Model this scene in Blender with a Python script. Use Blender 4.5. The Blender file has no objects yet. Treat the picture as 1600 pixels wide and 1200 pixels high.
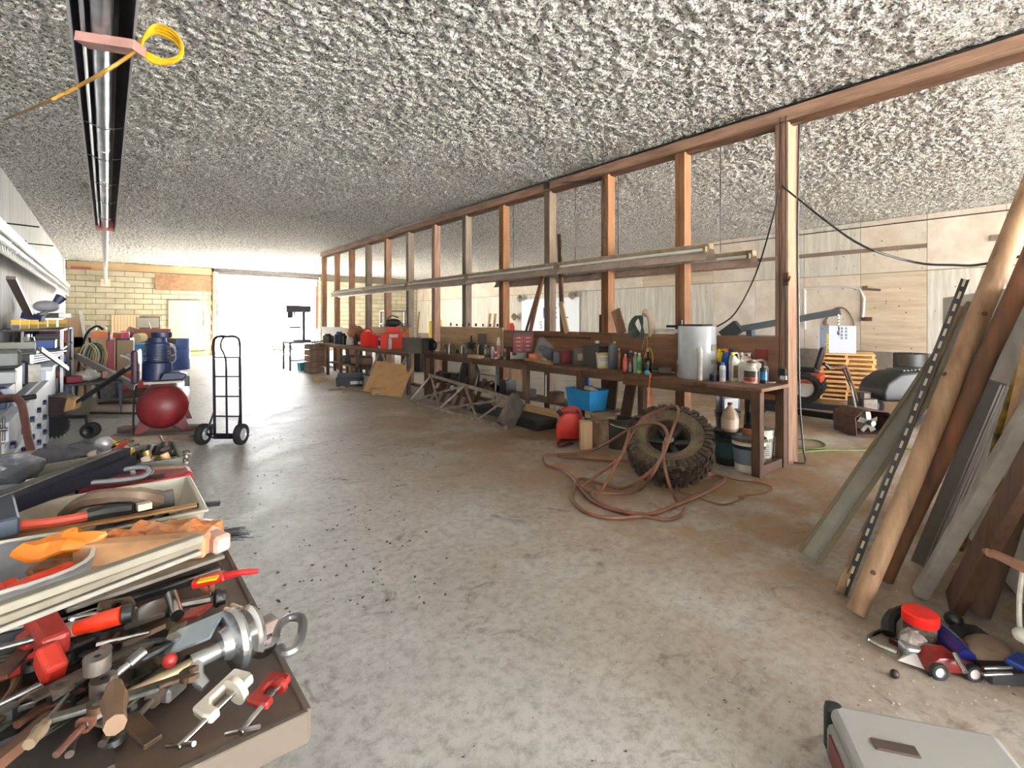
import bpy, math, random
import numpy as np
from mathutils import Vector, Matrix
from math import sin, cos, pi, radians, sqrt, atan2
random.seed(7); rng = np.random.default_rng(5)
sc = bpy.context.scene
# ------------------------------------------------------------------ camera, sky, exposure
TH = radians(39.1); FP = 780.0; HC = 1.54
SN, CS = sin(TH), cos(TH)
cam_d = bpy.data.cameras.new('camera'); cam = bpy.data.objects.new('camera', cam_d)
sc.collection.objects.link(cam); sc.camera = cam
cam.location = (0, 0, HC); cam.rotation_euler = (pi/2, 0, -TH)
cam_d.sensor_width = 36; cam_d.lens = FP/1600*36; cam_d.shift_y = -100/1600
cam_d.clip_start = .02; cam_d.clip_end = 300
w = bpy.data.worlds.new('sky'); sc.world = w; w.use_nodes = True
bgn = w.node_tree.nodes['Background']
bgn.inputs[0].default_value = (.93, .96, 1, 1); bgn.inputs[1].default_value = 11.0
sc.view_settings.view_transform = 'Standard'; sc.view_settings.look = 'None'
sc.view_settings.gamma = 1; sc.view_settings.use_curve_mapping = False
sc.view_settings.exposure = 1.5
sc.cycles.use_denoising = True
sc.cycles.max_bounces = 10; sc.cycles.diffuse_bounces = 7; sc.cycles.glossy_bounces = 4
sc.cycles.sample_clamp_indirect = 8
XL, XR, YB, YF, ZC = -1.22, 13.7, 25.4, -7.0, 3.84      # walls and ceiling height
XS = 5.59                                                # stud wall face
OP = (3.75, 8.15, 3.66)                                  # bay opening in the back wall
sn = bpy.data.lights.new('sun', 'SUN'); sn.energy = 230; sn.angle = .02; sn.color = (1, .96, .88)
so = bpy.data.objects.new('sun', sn); sc.collection.objects.link(so); so.rotation_euler = (radians(-38), 0, radians(-12))
def portal(x, y, z, sx, sz, flip):
    l = bpy.data.lights.new('daylight_portal', 'AREA'); l.shape = 'RECTANGLE'; l.size = sx; l.size_y = sz
    l.cycles.is_portal = True
    o = bpy.data.objects.new('daylight_portal', l); sc.collection.objects.link(o)
    o.location = (x, y, z); o.rotation_euler = (-pi/2 if flip else pi/2, 0, 0)
portal((OP[0]+OP[1])/2, YB+.1, OP[2]/2, OP[1]-OP[0], OP[2], True)
FD = ((-0.7, 5.1, 3.1), (6.6, 13.1, 3.1))                 # unseen openings added behind the camera for fill light
for a_, b_, h_ in FD: portal((a_+b_)/2, YF-.1, h_/2, b_-a_, h_, False)
# ------------------------------------------------------------------ pixel rays to points (1600x1200 frame)
def ray(px, py):
    u = (px-800)/FP; v = (500-py)/FP
    return Vector((SN+u*CS, CS-u*SN, v))
def az(px, py, z=0.0):
    d = ray(px, py); s = (z-HC)/d.z; return Vector((d.x*s, d.y*s, z))
def aX(px, py, X):
    d = ray(px, py); s = X/d.x; return Vector((X, d.y*s, HC+d.z*s))
def aY(px, py, Y):
    d = ray(px, py); s = Y/d.y; return Vector((d.x*s, Y, HC+d.z*s))
def ad(px, py, s):
    d = ray(px, py); return Vector((d.x*s, d.y*s, HC+d.z*s))
# ------------------------------------------------------------------ materials
def lin(c): return tuple(((v/255)/12.92 if v/255 <= .04045 else ((v/255+.055)/1.055)**2.4) for v in c)
MATS = {}
def mat(rgb, rough=.6, metal=0., rgb2=None, ns=6., grain=None, bump=0., bs=None, rnd=0., emit=0., alpha=1., trans=0., det=4., thr=(.35, .65), bd=.01, coords='Object'):
    key = (tuple(rgb), rough, metal, tuple(rgb2) if rgb2 else 0, ns, grain, bump, bs, rnd, emit, alpha, trans, thr, bd)
    if key in MATS: return MATS[key]
    m = bpy.data.materials.new('surface'); m.use_nodes = True; MATS[key] = m
    nt = m.node_tree; N = nt.nodes; L = nt.links; b = N['Principled BSDF']
    b.inputs['Roughness'].default_value = rough; b.inputs['Metallic'].default_value = metal
    b.inputs['Base Color'].default_value = (*lin(rgb), 1)
    m.diffuse_color = (*lin(rgb), 1)
    if trans: b.inputs['Transmission Weight'].default_value = trans; b.inputs['IOR'].default_value = 1.3
    if alpha < 1: b.inputs['Alpha'].default_value = alpha
    if emit: b.inputs['Emission Color'].default_value = (*lin(rgb), 1); b.inputs['Emission Strength'].default_value = emit
    src = None
    if rgb2 or bump:
        tc = N.new('ShaderNodeTexCoord'); mp = N.new('ShaderNodeMapping'); L.new(tc.outputs[coords], mp.inputs[0])
        sv = [1, 1, 1]
        if grain is not None:
            sv = [4, 4, 4]; sv[grain] = .35
        mp.inputs['Scale'].default_value = sv
        if rnd:
            oi = N.new('ShaderNodeObjectInfo'); cx = N.new('ShaderNodeVectorMath'); cx.operation = 'SCALE'
            cx.inputs[0].default_value = (37, 23, 51); L.new(oi.outputs['Random'], cx.inputs['Scale']); L.new(cx.outputs[0], mp.inputs['Location'])
    if rgb2:
        nz = N.new('ShaderNodeTexNoise'); nz.inputs['Scale'].default_value = ns; nz.inputs['Detail'].default_value = det
        nz.inputs['Roughness'].default_value = .65; L.new(mp.outputs[0], nz.inputs['Vector'])
        cr = N.new('ShaderNodeValToRGB'); cr.color_ramp.elements[0].position = thr[0]; cr.color_ramp.elements[1].position = thr[1]
        cr.color_ramp.elements[0].color = (*lin(rgb), 1); cr.color_ramp.elements[1].color = (*lin(rgb2), 1)
        L.new(nz.outputs[0], cr.inputs[0]); src = cr.outputs[0]; L.new(src, b.inputs['Base Color'])
    if rnd:
        oi2 = N.new('ShaderNodeObjectInfo'); hs = N.new('ShaderNodeHueSaturation'); mr = N.new('ShaderNodeMapRange')
        mr.inputs['To Min'].default_value = 1-rnd; mr.inputs['To Max'].default_value = 1+rnd*.6
        L.new(oi2.outputs['Random'], mr.inputs[0]); L.new(mr.outputs[0], hs.inputs['Value'])
        ms = N.new('ShaderNodeMapRange'); ms.inputs['To Min'].default_value = 1+rnd*.4; ms.inputs['To Max'].default_value = 1-rnd
        L.new(oi2.outputs['Random'], ms.inputs[0]); L.new(ms.outputs[0], hs.inputs['Saturation'])
        if src: L.new(src, hs.inputs['Color'])
        else: hs.inputs['Color'].default_value = (*lin(rgb), 1)
        L.new(hs.outputs[0], b.inputs['Base Color'])
    if bump:
        n2 = N.new('ShaderNodeTexNoise'); n2.inputs['Scale'].default_value = bs or ns*3; n2.inputs['Detail'].default_value = 3
        L.new(mp.outputs[0], n2.inputs['Vector'])
        bp = N.new('ShaderNodeBump'); bp.inputs['Strength'].default_value = bump; bp.inputs['Distance'].default_value = bd
        L.new(n2.outputs[0], bp.inputs['Height']); L.new(bp.outputs[0], b.inputs['Normal'])
    return m
WOOD = lambda ax=2: mat((104, 66, 40), .75, 0, (142, 100, 66), 5, ax, .35, 12, .32)
WOODG = lambda ax=2: mat((84, 70, 58), .8, 0, (116, 98, 82), 5, ax, .35, 12, .25)
TAN = lambda ax=1: mat((170, 134, 92), .75, 0, (196, 162, 120), 5, ax, .2, 12, .12)
DWOOD = lambda ax=1: mat((66, 44, 30), .7, 0, (96, 64, 42), 5, ax, .3, 12, .2)
def pla(r, g, b, ro=.38): return mat((r, g, b), ro, 0, (int(r*.82), int(g*.82), int(b*.8)), 9)
def met(r, g, b, ro=.35): return mat((r, g, b), ro, 1., (int(r*.75), int(g*.74), int(b*.72)), 14)
def paint(r, g, b, ro=.5): return mat((r, g, b), ro, 0, (int(r*.7), int(g*.68), int(b*.66)), 7, None, .1, 30)
RUST = mat((92, 52, 34), .8, .2, (62, 44, 36), 12, None, .4, 30)
STEEL = met(150, 150, 150); DSTEEL = met(82, 80, 80, .45); CHROME = met(215, 215, 215, .18)
BLACK = pla(24, 24, 26, .45); RUBBER = mat((26, 25, 24), .85, 0, (44, 42, 39), 12, None, .2, 40)
BRONZE = mat((98, 76, 56), .45, .7, (66, 54, 44), 14)
GREASE = mat((52, 46, 42), .5, .6, (84, 74, 66), 18)
# ------------------------------------------------------------------ mesh building
class MB:
    def __init__(s): s.v = []; s.f = []; s.mi = []; s.m = 0; s.X = None
    def add(s, vs, fs):
        n = len(s.v)
        if s.X is not None: vs = [tuple(s.X @ Vector(q)) for q in vs]
        s.v += [tuple(q) for q in vs]; s.f += [tuple(n+i for i in f) for f in fs]; s.mi += [s.m]*len(fs)
        return s
    def box(s, c, d, rz=0, R=None):
        M_ = R if R is not None else Matrix.Rotation(rz, 3, 'Z'); c = Vector(c)
        vs = [c + M_ @ Vector((x*d[0]/2, y*d[1]/2, z*d[2]/2)) for x in (-1, 1) for y in (-1, 1) for z in (-1, 1)]
        return s.add(vs, [(0, 1, 3, 2), (4, 6, 7, 5), (0, 4, 5, 1), (2, 3, 7, 6), (0, 2, 6, 4), (1, 5, 7, 3)])
    def frame(s, A, B, up=(0, 0, 1)):
        A = Vector(A); B = Vector(B); t = (B-A).normalized(); u = Vector(up)
        if abs(t.dot(u)) > .98: u = Vector((1, 0, 0)) if abs(t.x) < .9 else Vector((0, 1, 0))
        x = u.cross(t).normalized(); y = t.cross(x).normalized()
        return A, B, t, x, y
    def bar(s, A, B, w, h, up=(0, 0, 1)):           # box from A to B: w across, h along 'up'
        A, B, t, x, y = s.frame(A, B, up)
        vs = [P + x*a*w/2 + y*b*h/2 for P in (A, B) for a, b in ((-1, -1), (1, -1), (1, 1), (-1, 1))]
        return s.add(vs, [(3, 2, 1, 0), (4, 5, 6, 7), (0, 1, 5, 4), (1, 2, 6, 5), (2, 3, 7, 6), (3, 0, 4, 7)])
    def cyl(s, A, B, r, r2=None, n=12, cap=True):
        r2 = r if r2 is None else r2
        A, B, t, x, y = s.frame(A, B)
        vs = []; fs = []
        for P, q in ((A, r), (B, r2)):
            for i in range(n):
                a = 2*pi*i/n; vs.append(P + x*cos(a)*q + y*sin(a)*q)
        for i in range(n): j = (i+1) % n; fs.append((i, j, n+j, n+i))
        if cap: fs += [tuple(range(n-1, -1, -1)), tuple(range(n, 2*n))]
        return s.add(vs, fs)
    def lathe(s, prof, c=(0, 0, 0), n=20, axis=(0, 0, 1), close=False):
        c = Vector(c); A, B, t, x, y = s.frame(c, c+Vector(axis), (0, 0, 1) if abs(Vector(axis).normalized().z) < .9 else (0, 1, 0))
        vs = []; fs = []; k = len(prof)
        for r, z in prof:
            for i in range(n):
                a = 2*pi*i/n; vs.append(c + t*z + x*cos(a)*r + y*sin(a)*r)
        for q in range(k if close else k-1):
            for i in range(n):
                j = (i+1) % n; q2 = (q+1) % k; fs.append((q*n+i, q*n+j, q2*n+j, q2*n+i))
        if not close:
            if prof[0][0] > 1e-4: fs.append(tuple(range(n-1, -1, -1)))
            if prof[-1][0] > 1e-4: fs.append(tuple((k-1)*n+i for i in range(n)))
        return s.add(vs, fs)
    def tube(s, pts, r, n=6, sm=4, closed=False, cap=True):
        pts = [Vector(p) for p in pts]
        if sm > 1 and len(pts) > 2:
            out = []; m = len(pts)
            rg = range(m) if closed else range(m-1)
            for i in rg:
                p0 = pts[(i-1) % m] if closed or i > 0 else pts[0]; p1 = pts[i]; p2 = pts[(i+1) % m]
                p3 = pts[(i+2) % m] if closed or i+2 < m else pts[-1]
                for k in range(sm):
                    t = k/sm
                    out.append(.5*((2*p1)+(p2-p0)*t+(2*p0-5*p1+4*p2-p3)*t*t+(3*p1-p0-3*p2+p3)*t**3))
            if not closed: out.append(pts[-1])
            pts = out
        m = len(pts); vs = []; fs = []; prev = None
        for i in range(m):
            a = pts[(i-1) % m] if closed or i > 0 else pts[i]; b = pts[(i+1) % m] if closed or i < m-1 else pts[i]
            t = (b-a)
            if t.length < 1e-7: t = Vector((0, 0, 1))
            t.normalize()
            if prev is None:
                u = Vector((0, 0, 1)) if abs(t.z) < .9 else Vector((1, 0, 0)); x = u.cross(t).normalized()
            else:
                x = (prev - t*prev.dot(t)); x = x.normalized() if x.length > 1e-5 else prev
            prev = x; y = t.cross(x)
            rr = r[min(i*len(r)//m, len(r)-1)] if isinstance(r, (list, tuple)) else r
            for k in range(n):
                an = 2*pi*k/n; vs.append(pts[i]+x*cos(an)*rr+y*sin(an)*rr)
        for i in range(m if closed else m-1):
            i2 = (i+1) % m
            for k in range(n): k2 = (k+1) % n; fs.append((i*n+k, i*n+k2, i2*n+k2, i2*n+k))
        if not closed and cap: fs += [tuple(range(n-1, -1, -1)), tuple((m-1)*n+k for k in range(n))]
        return s.add(vs, fs)
    def prism(s, poly, th, O=(0, 0, 0), U=(1, 0, 0), V=(0, 1, 0)):   # 2-D outline in the U,V plane, thickness along U x V
        O = Vector(O); U = Vector(U).normalized(); V = Vector(V).normalized(); W = U.cross(V).normalized(); n = len(poly)
        vs = [O+U*a+V*b-W*th/2 for a, b in poly]+[O+U*a+V*b+W*th/2 for a, b in poly]
        fs = [tuple(range(n-1, -1, -1)), tuple(range(n, 2*n))]+[(i, (i+1) % n, n+(i+1) % n, n+i) for i in range(n)]
        return s.add(vs, fs)
    def ball(s, c, r, sc_=(1, 1, 1), n=12, k=8):
        c = Vector(c); vs = []; fs = []
        for i in range(k+1):
            a = pi*i/k
            for j in range(n):
                b = 2*pi*j/n; vs.append(c+Vector((r*sc_[0]*sin(a)*cos(b), r*sc_[1]*sin(a)*sin(b), r*sc_[2]*cos(a))))
        for i in range(k):
            for j in range(n): fs.append((i*n+j, i*n+(j+1) % n, (i+1)*n+(j+1) % n, (i+1)*n+j))
        return s.add(vs, fs)
    def tub(s, x, y, z, h, t=.004, tap=.9, lip=.0):  # open-topped tapered bin, base at z=0 centred
        o = []
        def ring(a, b, zz): return [(-a/2, -b/2, zz), (a/2, -b/2, zz), (a/2, b/2, zz), (-a/2, b/2, zz)]
        vs = ring(x*tap, y*tap, z)+ring(x, y, z+h)
        if lip: vs += ring(x+lip, y+lip, z+h)+ring(x+lip, y+lip, z+h+.008)
        vs += ring(x-2*t, y-2*t, z+h+(.008 if lip else 0))+ring(x*tap-2*t, y*tap-2*t, z+t)
        k = len(vs)//4; fs = [(3, 2, 1, 0)]
        for q in range(k-1):
            for i in range(4): j = (i+1) % 4; fs.append((q*4+i, q*4+j, (q+1)*4+j, (q+1)*4+i))
        fs.append(tuple((k-1)*4+i for i in range(4)))
        return s.add(vs, fs)
    def mesh(s, name, mats, off=None, smooth=False, bev=0, seg=1):
        if off is not None:
            off = Vector(off); s.v = [tuple(Vector(q)-off) for q in s.v]
        me = bpy.data.meshes.new(name); me.from_pydata(s.v, [], s.f)
        for m in (mats if isinstance(mats, (list, tuple)) else [mats]): me.materials.append(m)
        if any(s.mi): me.polygons.foreach_set('material_index', s.mi)
        if bev:
            import bmesh
            bm = bmesh.new(); bm.from_mesh(me); bmesh.ops.recalc_face_normals(bm, faces=bm.faces)
            ed = [e for e in bm.edges if len(e.link_faces) == 2 and e.calc_face_angle(0) > .5]
            bmesh.ops.bevel(bm, geom=ed, offset=bev, segments=seg, profile=.5, affect='EDGES', clamp_overlap=True)
            bm.to_mesh(me); bm.free()
        else:
            import bmesh
            bm = bmesh.new(); bm.from_mesh(me); bmesh.ops.remove_doubles(bm, verts=bm.verts, dist=1e-6); bmesh.ops.recalc_face_normals(bm, faces=bm.faces); bm.to_mesh(me); bm.free()
        if smooth:
            me.polygons.foreach_set('use_smooth', [True]*len(me.polygons)); me.set_sharp_from_angle(angle=radians(40))
        me.update(); return me
COL = sc.collection
def link(name, data, parent=None, loc=None):
    o = bpy.data.objects.new(name, data); COL.objects.link(o)
    if parent is not None: o.parent = parent
    if loc is not None: o.location = loc
    return o
def T(name, label, cat, loc=(0, 0, 0), rz=0, group=None):
    o = link(name, None, None, loc); o.rotation_euler = (0, 0, rz); o.empty_display_size = .1
    o['label'] = label; o['category'] = cat
    if group: o['group'] = group
    return o
def islands(mb):
    par = list(range(len(mb.v)))
    def fd(i):
        while par[i] != i: par[i] = par[par[i]]; i = par[i]
        return i
    for f in mb.f:
        a = fd(f[0])
        for i in f[1:]: par[fd(i)] = a
    gr = {}
    for k, f in enumerate(mb.f): gr.setdefault(fd(f[0]), []).append(k)
    out = []
    for ks in gr.values():
        q = MB(); mp = {}
        for k in ks:
            for i in mb.f[k]:
                if i not in mp: mp[i] = len(q.v); q.v.append(mb.v[i])
            q.f.append(tuple(mp[i] for i in mb.f[k])); q.mi.append(mb.mi[k])
        out.append(q)
    return out
def PS(par, name, mb, m, sm=False, bev=0, w=False, label=None):     # every separate piece becomes a part of its own
    return [P(par, name, q, m, sm, bev, label, w) for q in islands(mb)]
ORD = ['first', 'second', 'third', 'fourth', 'fifth', 'sixth', 'seventh', 'eighth', 'ninth', 'tenth', 'eleventh', 'twelfth']
def P(par, name, mb, m, sm=False, bev=0, label=None, w=False, kind=None, loc=None, seg=1):
    off = None
    if w:
        q = par; off = Vector((0, 0, 0))
        while q is not None: off = off+q.location; q = q.parent
    o = link(name, mb.mesh(name, m, off, sm, bev, seg), par, loc)
    if label: o['label'] = label
    if kind: o['kind'] = kind
    return o
def G(name, label, cat, mb, m, sm=False, bev=0, loc=None, rz=0, group=None, kind=None, seg=1):
    if loc is None:                                     # verts are world coordinates: origin goes to the base centre
        a = np.array(mb.v); lo = a.min(0); hi = a.max(0); loc = Vector(((lo[0]+hi[0])/2, (lo[1]+hi[1])/2, lo[2])); off = loc
    else: off = None
    o = link(name, mb.mesh(name, m, off, sm, bev, seg), None, loc); o.rotation_euler = (0, 0, rz)
    o['label'] = label; o['category'] = cat
    if group: o['group'] = group
    if kind: o['kind'] = kind
    return o
def ST(name, mb, m, sm=False, bev=0):
    o = link(name, mb.mesh(name, m, None, sm, bev)); o['kind'] = 'structure'; return o
def dup(root, loc, rz=0, label=None, rot=None):
    r = root.copy(); COL.objects.link(r); r.location = loc; r.rotation_euler = rot or (0, 0, rz)
    if label: r['label'] = label
    def rec(a, b):
        for ch in [c for c in a.children]:
            c = ch.copy(); COL.objects.link(c); c.parent = b; rec(ch, c)
    rec(root, r); return r
def text(par, s_, size, loc, rot, m, ext=.0008, name='lettering', sx=1):
    cu = bpy.data.curves.new(name, 'FONT'); cu.body = s_; cu.size = size; cu.extrude = ext; cu.align_x = 'CENTER'; cu.align_y = 'CENTER'; cu.resolution_u = 3
    tmp = bpy.data.objects.new('tmp', cu); me = bpy.data.meshes.new_from_object(tmp); bpy.data.objects.remove(tmp)
    me.materials.clear(); me.materials.append(m)
    o = link(name, me, par, loc); o.rotation_euler = rot; o.scale = (sx, 1, 1); return o
MX = lambda loc, rx=0, ry=0, rz=0: Matrix.Translation(loc) @ Matrix.Rotation(rz, 4, 'Z') @ Matrix.Rotation(ry, 4, 'Y') @ Matrix.Rotation(rx, 4, 'X')
# ================================================================== SETTING
def concrete():
    m = bpy.data.materials.new('concrete'); m.use_nodes = True; nt = m.node_tree; N = nt.nodes; L = nt.links; b = N['Principled BSDF']
    tc = N.new('ShaderNodeTexCoord')
    def noise(s_, d=5, r=.6, vec=None, dist=0):
        n = N.new('ShaderNodeTexNoise'); n.inputs['Scale'].default_value = s_; n.inputs['Detail'].default_value = d; n.inputs['Roughness'].default_value = r; n.inputs['Distortion'].default_value = dist
        L.new(vec or tc.outputs['Object'], n.inputs['Vector']); return n.outputs[0]
    def ramp(f, a, b_, c0=(0, 0, 0, 1), c1=(1, 1, 1, 1)):
        r = N.new('ShaderNodeValToRGB'); r.color_ramp.elements[0].position = a; r.color_ramp.elements[1].position = b_
        r.color_ramp.elements[0].color = c0; r.color_ramp.elements[1].color = c1; L.new(f, r.inputs[0]); return r.outputs[0]
    def mix(f, a, b_, mode='MIX'):
        x = N.new('ShaderNodeMix'); x.data_type = 'RGBA'; x.blend_type = mode
        if isinstance(f, float): x.inputs[0].default_value = f
        else: L.new(f, x.inputs[0])
        for i, q in ((6, a), (7, b_)):
            if isinstance(q, tuple): x.inputs[i].default_value = (*lin(q), 1)
            else: L.new(q, x.inputs[i])
        return x.outputs[2]
    base = mix(ramp(noise(.7, 9, .72), .3, .7), (166, 163, 157), (200, 198, 193))
    base = mix(ramp(noise(16, 8, .8), .45, .75), base, (116, 108, 98))
    # soil near the benches plus the warm light tint there, painted as brown blotches
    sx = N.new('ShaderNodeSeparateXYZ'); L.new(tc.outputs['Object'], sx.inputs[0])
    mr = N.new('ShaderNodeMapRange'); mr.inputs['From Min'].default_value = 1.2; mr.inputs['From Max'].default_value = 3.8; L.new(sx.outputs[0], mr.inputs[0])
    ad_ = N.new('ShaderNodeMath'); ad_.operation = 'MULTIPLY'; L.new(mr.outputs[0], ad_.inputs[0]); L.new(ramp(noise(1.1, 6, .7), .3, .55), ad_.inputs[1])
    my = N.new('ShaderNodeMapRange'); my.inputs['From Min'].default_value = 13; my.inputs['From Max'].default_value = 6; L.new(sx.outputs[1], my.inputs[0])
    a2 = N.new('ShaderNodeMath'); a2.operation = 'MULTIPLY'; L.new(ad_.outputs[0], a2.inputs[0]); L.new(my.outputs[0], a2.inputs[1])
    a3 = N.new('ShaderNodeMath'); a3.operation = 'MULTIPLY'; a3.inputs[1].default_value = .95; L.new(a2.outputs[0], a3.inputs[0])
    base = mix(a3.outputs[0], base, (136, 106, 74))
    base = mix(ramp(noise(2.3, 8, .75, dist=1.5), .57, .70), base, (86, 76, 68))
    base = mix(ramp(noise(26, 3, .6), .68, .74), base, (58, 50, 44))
    base = mix(ramp(noise(38, 2, .5), .74, .78), base, (205, 200, 190))
    vo = N.new('ShaderNodeTexVoronoi'); vo.feature = 'DISTANCE_TO_EDGE'; vo.inputs['Scale'].default_value = .33
    nv = N.new('ShaderNodeTexNoise'); nv.inputs['Scale'].default_value = 1.5; nv.inputs['Detail'].default_value = 5; L.new(tc.outputs['Object'], nv.inputs['Vector'])
    vm = N.new('ShaderNodeMix'); vm.data_type = 'RGBA'; vm.inputs[0].default_value = .25; L.new(tc.outputs['Object'], vm.inputs[6]); L.new(nv.outputs[1], vm.inputs[7]); L.new(vm.outputs[2], vo.inputs['Vector'])
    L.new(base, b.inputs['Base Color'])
    rr = N.new('ShaderNodeMapRange'); rr.inputs['To Min'].default_value = .3; rr.inputs['To Max'].default_value = .68; L.new(noise(3, 5, .7), rr.inputs[0]); L.new(rr.outputs[0], b.inputs['Roughness'])
    bp = N.new('ShaderNodeBump'); bp.inputs['Strength'].default_value = .35; bp.inputs['Distance'].default_value = .012; L.new(noise(14, 8, .75), bp.inputs['Height']); L.new(bp.outputs[0], b.inputs['Normal'])
    return m
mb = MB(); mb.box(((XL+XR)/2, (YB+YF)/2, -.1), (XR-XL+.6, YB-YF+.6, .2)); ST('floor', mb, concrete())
# ground outside both ends
mb = MB(); mb.box((6, YB+35.3, -.14), (120, 70, .2)); ST('ground_back', mb, mat((176, 172, 164), .9, 0, (150, 146, 138), .6))
mb = MB(); mb.box((6, YF-20.3, -.14), (80, 40, .2)); ST('ground_front', mb, mat((222, 220, 214), .9, 0, (200, 196, 188), .6))
# sprayed foam ceiling, real relief
def ceiling():
    xs = np.arange(XL-.05, XR+.05, .019)
    ys = [YF]
    while ys[-1] < YB+.1:
        y = ys[-1]; ys.append(y+(.3 if y < -2 else .05 if y < 1.0 else .018 if y < 8 else .018*(1+(y-8)*.3)))
    ys = np.array(ys); gx, gy = np.meshgrid(xs, ys)
    def vn(cx, cy, seed):
        r = np.random.default_rng(seed); u = (gx-XL+1)/cx; v = (gy-YF+1)/cy
        g = r.random((int(v.max())+3, int(u.max())+3)); i = u.astype(int); j = v.astype(int); fu = u-i; fv = v-j
        fu = fu*fu*(3-2*fu); fv = fv*fv*(3-2*fv)
        return (g[j, i]*(1-fu)+g[j, i+1]*fu)*(1-fv)+(g[j+1, i]*(1-fu)+g[j+1, i+1]*fu)*fv
    h = .022*vn(.055, .045, 1)+.036*vn(.034, .030, 2)+.02*np.abs(vn(.09, .07, 3)-.5)+.03*vn(.6, .5, 4)
    z = ZC-h+.04
    v = np.stack([gx, gy, z], -1).reshape(-1, 3)
    ny, nx = gx.shape; i = np.arange(ny-1)[:, None]*nx+np.arange(nx-1)[None, :]
    f = np.stack([i, i+nx, i+nx+1, i+1], -1).reshape(-1, 4)
    me = bpy.data.meshes.new('ceiling'); me.vertices.add(len(v)); me.vertices.foreach_set('co', v.ravel())
    me.loops.add(f.size); me.loops.foreach_set('vertex_index', f.ravel().astype(np.int32))
    me.polygons.add(len(f)); me.polygons.foreach_set('loop_start', np.arange(0, f.size, 4, dtype=np.int32)); me.polygons.foreach_set('loop_total', np.full(len(f), 4, dtype=np.int32))
    me.update(calc_edges=True); me.validate()
    m = mat((112, 109, 103), .95, 0, (250, 249, 246), 40, None, 1., 60, 0, bd=.035, thr=(.40, .52))
    nt = m.node_tree; N = nt.nodes; L = nt.links; bs_ = N['Principled BSDF']; src = bs_.inputs['Base Color'].links[0].from_socket
    n3 = N.new('ShaderNodeTexNoise'); n3.inputs['Scale'].default_value = 19; n3.inputs['Detail'].default_value = 6; n3.inputs['Roughness'].default_value = .8; tc = N.new('ShaderNodeTexCoord'); L.new(tc.outputs['Object'], n3.inputs['Vector'])
    c3 = N.new('ShaderNodeValToRGB'); c3.color_ramp.elements[0].position = .40; c3.color_ramp.elements[1].position = .52; c3.color_ramp.elements[0].color = (.5, .49, .47, 1); c3.color_ramp.elements[1].color = (1, 1, 1, 1); L.new(n3.outputs[0], c3.inputs[0])
    mx = N.new('ShaderNodeMix'); mx.data_type = 'RGBA'; mx.blend_type = 'MULTIPLY'; mx.inputs[0].default_value = 1; L.new(src, mx.inputs[6]); L.new(c3.outputs[0], mx.inputs[7]); L.new(mx.outputs[2], bs_.inputs['Base Color'])
    me.materials.append(m)
    o = link('ceiling', me); o['kind'] = 'structure'
ceiling()
mb = MB(); mb.box(((XL+XR)/2, (YB+YF)/2, ZC+.25), (XR-XL+.8, YB-YF+.8, .2)); ST('roof_deck', mb, DWOOD())
# left wall: board panels over a backing
mb = MB(); mb.box((XL-.12, (YB+YF)/2, ZC/2+.05), (.2, YB-YF+.5, ZC+.1)); wl = ST('wall_left', mb, mat((150, 150, 148), .9))
mW = mat((196, 198, 200), .7, 0, (224, 226, 226), 3, 2, .25, 14, .06)
y = 2.0
while y < YB-.1:
    w_ = min(1.22, YB-y); mb = MB(); mb.box((XL-.012, y+w_/2, 1.28), (.02, w_-.012, 2.54)); P(wl, 'panel', mb, mW)
    mb = MB(); mb.box((XL-.014, y+w_/2, 3.2), (.02, w_-.012, 1.26)); P(wl, 'panel', mb, mW); y += 1.22
mb = MB(); mb.box((XL-.014, -4.1, 1.9), (.02, 12.1, 3.8)); P(wl, 'panel', mb, mW)
# right wall: concrete foot and plywood sheets
mb = MB(); mb.box((XR+.12, (YB+YF)/2, ZC/2+.05), (.2, YB-YF+.5, ZC+.1)); wr = ST('wall_right', mb, mat((138, 126, 112), .9, 0, (112, 104, 96), 2))
mP = [mat((176, 156, 132), .75, 0, (200, 186, 164), 2.2, 1, .15, 10, .14), mat((206, 202, 190), .75, 0, (176, 170, 158), 3, 2, .15, 10, .1), mat((190, 174, 156), .75, 0, (212, 202, 188), 2, None, .15, 10, .12)]
knot = mat((74, 56, 44), .8)
y = -9.5; k = 0
while y < YB-.1:
    w_ = min(1.22, YB-y)
    for zi, (z0, z1) in enumerate(((.82, 2.6), (2.62, 3.82))):
        mm = mP[[0, 1, 2, 0, 2, 1, 1, 2][((k-5)*3+zi*2+((k-5)//3)) % 8]] if y < 9 else mP[1 if zi == 0 else 2]
        mb = MB(); mb.box((XR+.008-random.random()*.006, y+w_/2, (z0+z1)/2), (.02, w_-.01, z1-z0)); p_ = P(wr, 'plywood_panel', mb, mm)
        if y < 14:
            kb = MB()
            for q in range(15):
                yy = y+w_*(.06+.88*random.random()); zz = z0+(z1-z0)*random.random()*.95+.03; s_ = random.uniform(.008, .022)
                kb.box((XR-.003, yy, zz), (.006, s_, s_*random.uniform(.8, 1.6)), 0, Matrix.Rotation(random.random()*3, 3, 'X'))
            P(p_, 'knot', kb, knot, kind='stuff')
    y += 1.22; k += 1
mb = MB(); mb.bar((XR-.03, 2.7, 3.14), (XR-.03, 6.6, 3.16), .04, .09); P(wr, 'rail', mb, WOODG(1), label='grey board nailed along the plywood')
mb = MB(); mb.bar((XR-.03, -.3, 3.17), (XR-.03, 1.7, 3.17), .03, .12); P(wr, 'rail', mb, WOODG(1))
mb = MB(); mb.cyl((XR-.06, 1, ZC-.16), (XR-.06, 16, ZC-.10), .012, n=6); P(wr, 'cable', mb, BLACK)
mb = MB(); mb.bar((XR-.05, 6.8, 3.0), (XR-.05, 15, 3.02), .04, .03); P(wr, 'cable_duct', mb, DSTEEL)
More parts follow.
